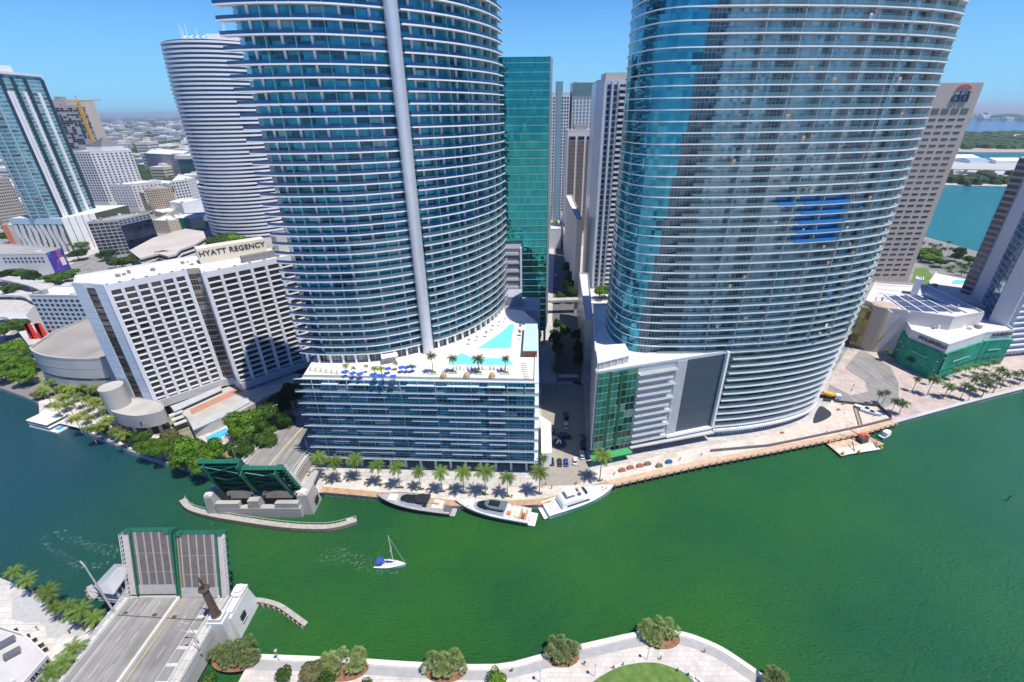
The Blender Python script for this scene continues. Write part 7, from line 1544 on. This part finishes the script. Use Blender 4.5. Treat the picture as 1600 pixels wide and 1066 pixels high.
b=MB();p=lerp(ctr,nb[0],.2);b.prism([(p[0]-14,p[1]+6),(p[0]+20,p[1]+2),(p[0]+22,p[1]+4),(p[0]-10,p[1]+12)],zt-.2,zt+5);b.build('penthouse_wall',SLABW,t)
# podium terrace with pool, white
zt=24;t,_=block('terrace_block','white stone terrace block with a small lap pool next to the angled tower','building',[G(1448,446,zt),G(1500,470,zt),G(1545,482,zt),G(1562,470,zt),G(1530,440,zt),G(1463,426,zt)],LZ,zt,mat('lilac white stone',(.55,.54,.57),.7,.04,.05),mat('terrace paving',(.6,.58,.55),.8,.07,.2),units=1)
pool('swimming_pool',[(1490,438),(1527,438),(1527,443),(1490,443)],'small pale lap pool on the white terrace beside the angled tower',zt)
# angled residential tower
t=thing('angled_residential_tower','tall pale tower with blank fin walls and blue glass strip, right edge','tower',(285,260,LZ))

FIN=mat('lavender white fin wall',(.54,.55,.6),.6,.04,.05,stain=.06)
w1=[(284.5,270.5),(281.0,259.5),(288,259.5),(298,268)];b=MB();b.prism(w1,LZ,108);b.build('fin_wall',FIN,t);w2=[(264.3,236),(267.6,228.6),(274,230),(272,240)];b=MB();b.prism(w2,LZ,108);b.build('fin_wall',FIN,t)
bs=[(281.6,260.5),(265.4,237.2),(290,237),(296,260)];b=MB();b.walls(bs,LZ,106);b.cap(bs,106)
BG=glass('bright blue strip glass',(.01,.1,.28),(.03,.22,.42),3,3.4,(.3,.4,.5),.15,.35,.35,.08,.3,.03,cw=3)
b.build('glazing',BG,t)
b=MB();b.walls([(271,229.6),(320,237),(325,262),(291,262)],LZ,105);b.cap([(271,229.6),(320,237),(325,262),(291,262)],105);b.build('side_glazing',glass('side glazing',(.04,.1,.2),(.15,.22,.3),2.2,3.4,(.5,.5,.55),.5,1.2,.2,.15,.3,.02),t)
for k in range(29): z=6+k*3.45;b=MB();b.strip([(270,227.6),(322,235.3)],[(270,229.2),(321,236.9)],z,z+.9);b.build('balcony_slab',SLABW,t)
rw=[(283.5,277.5),(284.4,270.8),(296,270.8),(292,284)];b=MB();b.prism(rw,LZ,104);b.build('rear_wall',mat('grey mauve balcony',(.35,.33,.37),.7,.1,.3),t)
for k in range(29): z=6+k*3.4;b=MB();b.strip([(283.1,276.9),(283.9,271.4)],[(283.55,277.1),(284.3,271.5)],z,z+1.9);b.build('rear_window',DWIN,t)
# ---- corner restaurant at the bottom left
zt=LZ+5;cr_=[G(-30,975,zt),G(38,992,zt),G(75,1027,zt),G(28,1080,zt),G(-60,1150,zt)]
t,cr_=block('corner_restaurant','low white restaurant pavilion with letters on its fascia at the bottom left corner','restaurant',cr_,LZ,zt,mat('white restaurant wall',(.62,.62,.64),.6,.04,.1),mat('pale roof screed',(.5,.48,.47),.8,.08,.2),units=2)
a,c=G(75,1027,zt),G(28,1080,zt);a,c=c,a
q=[a,c];ang=math.atan2(c[1]-a[1],c[0]-a[0])
q2=[lerp(a,c,.08),lerp(a,c,.55)];b=MB();b.strip(offset(q2,-.2),offset(q2,-.01),LZ+.2,zt-2.4);b.build('shop_window',mat('green grey window',(.1,.14,.13),.2,.1,.4),t)
q2=[lerp(a,c,.66),lerp(a,c,.95)];b=MB();b.strip(offset(q2,-.2),offset(q2,-.01),LZ+.2,zt-2.0);b.build('shop_window',DWIN,t)
nx,ny=math.sin(ang),-math.cos(ang);m=lerp(a,c,.5);text('REGIONAL GRILLE' if False else 'AL GRILLE',1.5,'sign_letters',mat('black letters',(.02,.02,.025),.5,.05,1),t,(m[0]+nx*.1,m[1]+ny*.1,zt-1.0),(R_(90),0,ang),.06)
for i,(u,v) in enumerate([(.25,.2),(.2,.45)]):
    p=lerp(lerp(cr_[0],cr_[1],.6),ctr,0);x,y=G(12+i*8,1005+i*18,zt);b=MB();b.box(x,y,zt-.2,zt+.9,3.0,1.8,.8);b.build('skylight',mat('skylight dark',(.12,.13,.15),.2,.1,.5),t)
for i,(px,py) in enumerate([(24,987),(43,996),(54,1002),(65,1010),(71,1017)]):
    x,y=G(px,py,LZ);t=thing('square_planter','small dark square planter in the row beside the restaurant','planter',(x,y,LZ),R_(-35),'dark planters beside the restaurant');b=MB();b.prism([(-.6,-.6),(.6,-.6),(.6,.6),(-.6,.6)],.01,.5);b.build('box',MC['dark bronze bollard'],t,local=True);b=MB();leafcrown(b,0,0,.6,.5,.5,.25,60,.15,random.Random(i));b.build('shrub',TM['dark'],t,local=True)
# street signs, fences on the site
RW=mat('red site barrier',(.4,.16,.11),.7,.1,1)
for i,(px,py) in enumerate([(972,735),(985,731),(1000,728),(1012,725),(1030,728),(1045,722),(1222,676),(1300,628),(1318,631),(1336,633),(1310,640),(1322,645)]):
    x,y=G(px,py,LZ+.5);b=MB();s=1 if i<6 else .6;b.box(x,y,LZ+.06,LZ+.06+1.0*s,2.6*s,1.2*s,.2);b.prism([(x-1.1*s,y-.4*s),(x+1.0*s,y-.4*s),(x+.8*s,y+.5*s),(x-.9*s,y+.4*s)],LZ+.06+1.0*s,LZ+.06+1.5*s)
    m_=[RW,RW,RW,mat('olive skip',(.2,.2,.12),.8,.1,1),MC['olive skip'] if 'olive skip' in MC else RW,mat('blue skip',(.03,.12,.3),.6,.1,1)][i%6] if i<6 else [RW,LIP][i%2]
    tag(b.build('site_skip' if i<6 else 'site_barrier',m_),['red brown filled skip first from the lone palm','red brown skip second from the lone palm','red brown skip third from the lone palm','olive skip on the walkway before the grey balconies','olive skip with debris beside the blue one','blue skip on the walkway edge','pale crate on the yard by the sail tower','red barrier by the mixer truck','pale barrier along the yard fence','red barrier in the middle of the yard fence','pale barrier low on the dusty yard','red barrier low on the dusty yard'][i],'skip' if i<6 else 'barrier','building site clutter on the quay')
b=MB();pl=[G(*p,LZ) for p in [(1285,627),(1345,634),(1372,636),(1392,654)]];[b.bar((*pl[i],LZ+.9),(*pl[i+1],LZ+.9),.15,1.4) for i in range(3)];tag(b.build('site_fence',mat('dark site fence',(.08,.085,.09),.8,.1,.5)),'dark mesh fence around the dusty dockyard','fence')
b=MB();pl=[G(*p,LZ) for p in [(1110,706),(1200,698),(1240,690),(1345,668),(1392,656)]];[b.bar((*pl[i],LZ+.7),(*pl[i+1],LZ+.7),.5,1.0) for i in range(4)];tag(b.build('site_hoarding',mat('grey hoarding',(.13,.13,.14),.8,.1,.5)),'long low grey hoarding between the yard and the timber walkway','hoarding')
t=thing('steel_gangway','rusty steel lattice gangway lying across the dusty yard','gangway',(*G(1340,655,LZ),LZ));p,q=G(1336,635,LZ+.4),G(1345,665,LZ+.4)
b=MB();[b.bar((p[0]+d,p[1],LZ+.5),(q[0]+d,q[1],LZ+.5),.15,.3) for d in (-.8,.8)];[b.bar((*[x-.8*(1-k) for x,k in zip(lerp(p,q,f),(0,1))],LZ+.5),(lerp(p,q,f+.04)[0]+.8,lerp(p,q,f+.04)[1],LZ+.5),.15,.15) for f in [k/12 for k in range(12)]];b.build('lattice',mat('dark rust steel',(.15,.1,.09),.8,.2,1),t)
# basin at the tower foot
b=MB();q=ccw(spline([G(*p,LZ) for p in [(1270,661),(1280,636),(1292,640),(1299,648),(1290,656)]],4,True));b.prism(q,LZ+.14,LZ+.2);tag(b.build('dark_basin',mat('black basin lining',(.04,.045,.05),.4,.3,.8)),kind='structure')
# green park strip by the bay
sheet('bay_lawn',[(1430,420),(1446,418),(1462,436),(1446,449),(1424,440)],LZ+.15,GRASS)
# ================================================================ FAR LAND
rnd=random.Random(21)
def vis(x,y,z):
    c=RM.transposed()@Vector((x,y,z-CAMH));return (CX-FPX*c.x/c.z,CY+FPX*c.y/c.z)
FARW=[mat('far white wall',(.7,.69,.67),.8,.05,.02),mat('far cream wall',(.6,.55,.47),.8,.05,.02),mat('far grey wall',(.45,.45,.46),.8,.05,.02)]
protos=[]
for k in range(3):
    b=MB();b.box(0,0,0,1,1,1,0,0,1);b.box(-.15+.1*k,.1,1,1.18,.35,.3,0,0,1);b.box(.3,-.2,1,1.1,.2,.2,0,0,1)
    for j in range(3+k): z=.12+.8*j/(3+k);b.box(0,-.502,z,z+.28/(3+k)*1.2,.9,.004,0,2);b.box(.502,0,z,z+.28/(3+k)*1.2,.004,.9,0,2)
    o=b.build('distant_building',[FARW[k],ROOFW,mat('far window',(.12,.15,.18),.4,.1,.1)],local=True);protos.append(o)
placed=[];used=[False]*3;n=0;tries=0
zones=[(145,320,184,262,190),(0,60,262,345,14),(862,895,300,345,3),(195,320,262,300,6),(300,430,186,240,6)]
for (x0,x1,y0,y1,cnt) in zones:
    c=0;tries=0
    while c<cnt and tries<4000:
        tries+=1;px,py=rnd.uniform(x0,x1),y0+(y1-y0)*rnd.random()**1.2
        x,y=G(px,py,LZ);d=math.hypot(x,y)
        if d<560: continue
        w_=rnd.uniform(18,50)*(1+d/5000);dd=rnd.uniform(18,45)*(1+d/5000);h=rnd.choice([8,10,12,16,22,30,45 if d>1500 else 20])
        if any(math.hypot(x-a,y-b_)<(w_+r)*.55 for a,b_,r in placed): continue
        placed.append((x,y,w_));k=rnd.randrange(3)
        if not used[k]: o=protos[k];used[k]=True
        else:o=protos[k].copy();COL.objects.link(o)
        o.location=(x,y,LZ);o.scale=(w_,dd,h);o.rotation_euler=(0,0,rnd.choice([0,.05,-.1,.3]))
        tag(o,['small pale white flat roofed building among many in the hazy distance','small cream flat roofed building among many in the hazy distance','small grey flat roofed building among many in the hazy distance'][k],'building','low buildings in the far city');c+=1
# far woods read as one mass
def woods(name,n,region,hmin,hmax,rmin,rmax,m):
    b=MB();c=0
    for _ in range(n*3):
        if c>=n:break
        px,py=rnd.uniform(region[0],region[1]),region[2]+(region[3]-region[2])*rnd.random()**1.3
        x,y=G(px,py,LZ)
        if any(abs(x-a)<r*.6 and abs(y-q)<r*.6 for a,q,r in placed): continue
        d=math.hypot(x,y);r=rnd.uniform(rmin,rmax)*(1+d/2500);h=rnd.uniform(hmin,hmax)*(1+d/9000);k=7;a0=rnd.uniform(0,6)
        R1=[(x+r*math.cos(a0+i/k*6.283)*rnd.uniform(.75,1.15),y+r*math.sin(a0+i/k*6.283)*rnd.uniform(.75,1.15)) for i in range(k)];top=(x+rnd.uniform(-.3,.3)*r,y,LZ+h)
        R2=[(x+(p[0]-x)*.75,y+(p[1]-y)*.75) for p in R1]
        for i in range(k):
            j=(i+1)%k;b.face([(*R1[i],LZ),(*R1[j],LZ),(*R2[j],LZ+h*.75),(*R2[i],LZ+h*.75)]);b.face([(*R2[i],LZ+h*.75),(*R2[j],LZ+h*.75),top])
        c+=1
    return tag(b.build(name,m),kind='stuff')
WD=leafmat('far tree canopy',(.02,.055,.012),(.06,.12,.03))
woods('distant_trees',1300,(140,330,184,300),6,11,9,16,WD)
for i,(px,py) in enumerate([(8,432),(30,428),(52,436),(85,440),(120,398),(104,432),(-5,402),(12,372),(150,330),(100,432),(20,452),(178,412),(165,398),(8,330),(22,334)]):
    x,y=G(px,py,LZ+6);tree(x,y,LZ,rnd.uniform(7,10),rnd.uniform(9,12),rnd.choice(['mid','bright','mid','dark']),'roadside tree on the far left among the elevated roads, %s from the left'%ORD[i],'roadside trees at the far left')
woods('distant_trees',120,(860,900,182,345),6,12,6,12,WD)
woods('distant_trees',500,(-700,0,186,300),6,12,9,16,WD)
woods('distant_trees',500,(430,860,183,240),6,12,9,16,WD)
# bay islands to the right
def island(name,pts,z=1.2,m=None):
    b=MB();pl=ccw([G(*p,z) for p in pts]);b.prism(pl,-2,z);return tag(b.build(name,m or mat('island ground',(.35,.32,.26),.9,.15,.02)),kind='structure')
island('port_island',[(1380,288),(1480,289),(1560,291),(1680,295),(1680,252),(1380,247)],2,mat('port apron',(.42,.42,.41),.85,.1,.01))
island('green_island',[(1440,236),(1520,238),(1600,238),(1700,240),(1700,208),(1600,206),(1560,207),(1530,210),(1495,214),(1440,222)])
island('outer_bank',[(1440,182),(1530,181),(1700,181),(1700,188),(1530,187),(1440,187.5)],2,mat('outer bank ground',(.12,.13,.1),.9,.1,.01))
island('far_key',[(1380,171.5),(1500,171.2),(1700,169.2),(1700,176),(1500,177.5),(1380,178)],4,mat('far key ground',(.16,.18,.14),.9,.1,.001))
wz=placed;placed=[]
def woods2(name,n,reg,h0,h1,r0,r1): return woods(name,n,reg,h0,h1,r0,r1,WD)
woods2('island_trees',520,(1470,1690,209,233),7,13,7,13);woods2('port_trees',60,(1440,1600,276,290),7,12,5,9);woods2('outer_bank_trees',60,(1440,1690,182,187),10,16,30,50)
SH=[]
for i,(x0,x1,y,d,h,l,m) in enumerate([(1488,1530,252,60,14,'long white tent roofed cruise terminal on the port island',SLABW),(1515,1560,255,50,10,'pale terminal shed with a blue glass front on the port island',mat('pale blue glass',(.3,.45,.55),.3,.05,.05)),(1555,1600,256,50,12,'white terminal shed at the right of the port island',SLABW),(1505,1540,272,24,6,'low grey shed beneath the port road',GREYC),(1545,1600,281,18,6,'low white quay shed at the near shore of the port',SLABW),(1480,1500,236,40,12,'orange roofed building on the green island',mat('orange roof',(.6,.3,.15),.8,.05,.1)),(1585,1640,216,60,14,'tan roofed pavilion on the green island',mat('tan dome roof',(.5,.38,.25),.8,.05,.1))]):
    a,c=G(x0,y,LZ),G(x1,y,LZ);pl=rect(*a,*c,d);t=thing('port_shed' if i<5 else 'island_building',l,'building',(a[0],a[1],LZ));b=MB();b.walls(pl,LZ,LZ+h*.6);b.build('wall',SLABW,t)
    b=MB();r=[(*p,LZ+h*.6) for p in pl];m0=lerp(r[0],r[3],.5);m1=lerp(r[1],r[2],.5);m0=(m0[0],m0[1],LZ+h);m1=(m1[0],m1[1],LZ+h)
    b.face([r[0],r[1],m1,m0]);b.face([r[2],r[3],m0,m1]);b.face([r[1],r[2],m1]);b.face([r[3],r[0],m0]);b.build('roof',m,t)
for i,(p,q,z) in enumerate([((1380,262),(1680,268),12),((1380,270),(1680,277),6)]):
    a,c=G(*p,z),G(*q,z);t=thing('port_causeway','long grey road bridge across the port island, '+('upper one' if i==0 else 'lower one'),'bridge',(a[0],a[1],LZ));b=MB();b.strip([a,c],offset([a,c],9),z-1.6,z);b.build('deck',CONC,t)
    for k in range(14): m=lerp(a,c,(k+.5)/14);b=MB();b.box(m[0],m[1]+4,LZ-1,z-1.6,3,6);b.build('pier',CONC,t)
# far skyline on the key
for i in range(26):
    px=rnd.uniform(1450,1640) if i>3 else 1530+i*1.5;x,y=G(px,174.2+rnd.uniform(-.3,1.2) if True else 0,0)
    y=min(y,16000);x=(x if y<16000 else x);d=rnd.uniform(7000,11000);gx,gy=G(px,200,0);s=d/math.hypot(gx,gy);x,y=gx*s,gy*s
    o=protos[i%3].copy();COL.objects.link(o);o.location=(x,y,0);o.scale=(rnd.uniform(40,120),60,rnd.uniform(12,32)+(30 if i<4 else 0));tag(o,'faint pale building on the far skyline across the bay'if i>3 else 'taller pale building in the small peak of the far skyline','building','far skyline across the bay')
# park trees by the bay
for i,(px,py,r,h,k) in enumerate([(1436,398,6,8,'bright'),(1450,396,8,9,'mid'),(1462,400,7,8,'bright'),(1500,396,6,9,'dark'),(1494,402,5,8,'dark'),(1452,405,7,7,'bright'),(1470,412,6,7,'mid'),(1530,410,6,8,'dark'),(1515,408,6,8,'mid')]):
    x,y=G(px,py,LZ+h*.5);tree(x,y,LZ,r,h,k,'tree in the bayside park behind the ballroom block','bayside park trees')
for i,(px,py) in enumerate([(1443,378),(1455,379),(1462,383),(1470,382),(1484,376),(1476,386),(1486,388),(1500,410),(1508,415),(1515,410),(1522,418),(1530,412),(1538,420),(1505,424),(1518,426),(1490,415),(1482,419)]):
    x,y=G(px,py,LZ+9);palm(x,y,LZ,8,3.4,'dark','palm in the bayside park seen against the turquoise water' if i<7 else 'palm crowded by the white terrace pool','bayside park palms',i)
# left elevated roads
for i,(pts,z,l) in enumerate([([(-30,432),(20,440),(60,452),(90,470)],9,'curving pale elevated roadway at the far left, upper one'),([(-30,462),(30,462),(60,470),(120,440)],6,'curving pale elevated roadway at the far left, lower one'),([(-30,500),(10,496),(30,520),(60,560)],7,'stepped pale bridge structure beside the left trees')]):
    pl=spline([G(*p,z) for p in pts],4);t=thing('elevated_road',l,'elevated road',(pl[0][0],pl[0][1],LZ));b=MB();b.strip(pl,offset(pl,8),z-1.5,z);b.build('deck',CONCL,t)
    for k in range(0,len(pl),3): b=MB();b.box(pl[k][0],pl[k][1]+3,LZ,z-1.5,2,2);b.build('pier',CONC,t)
# ---------------------------------------------------------------- haze
hz=bpy.data.materials.new('haze air');hz.use_nodes=True;n_=hz.node_tree;n_.nodes.remove(n_.nodes['Principled BSDF'])
pv=n_.nodes.new('ShaderNodeVolumePrincipled');pv.inputs['Color'].default_value=(.72,.85,1,1);pv.inputs['Density'].default_value=6.0e-5;pv.inputs['Anisotropy'].default_value=.2
n_.links.new(pv.outputs[0],n_.nodes['Material Output'].inputs['Volume'])
b=MB();b.box(0,20000,-4,230,88000,47000);tag(b.build('haze',hz),kind='stuff')
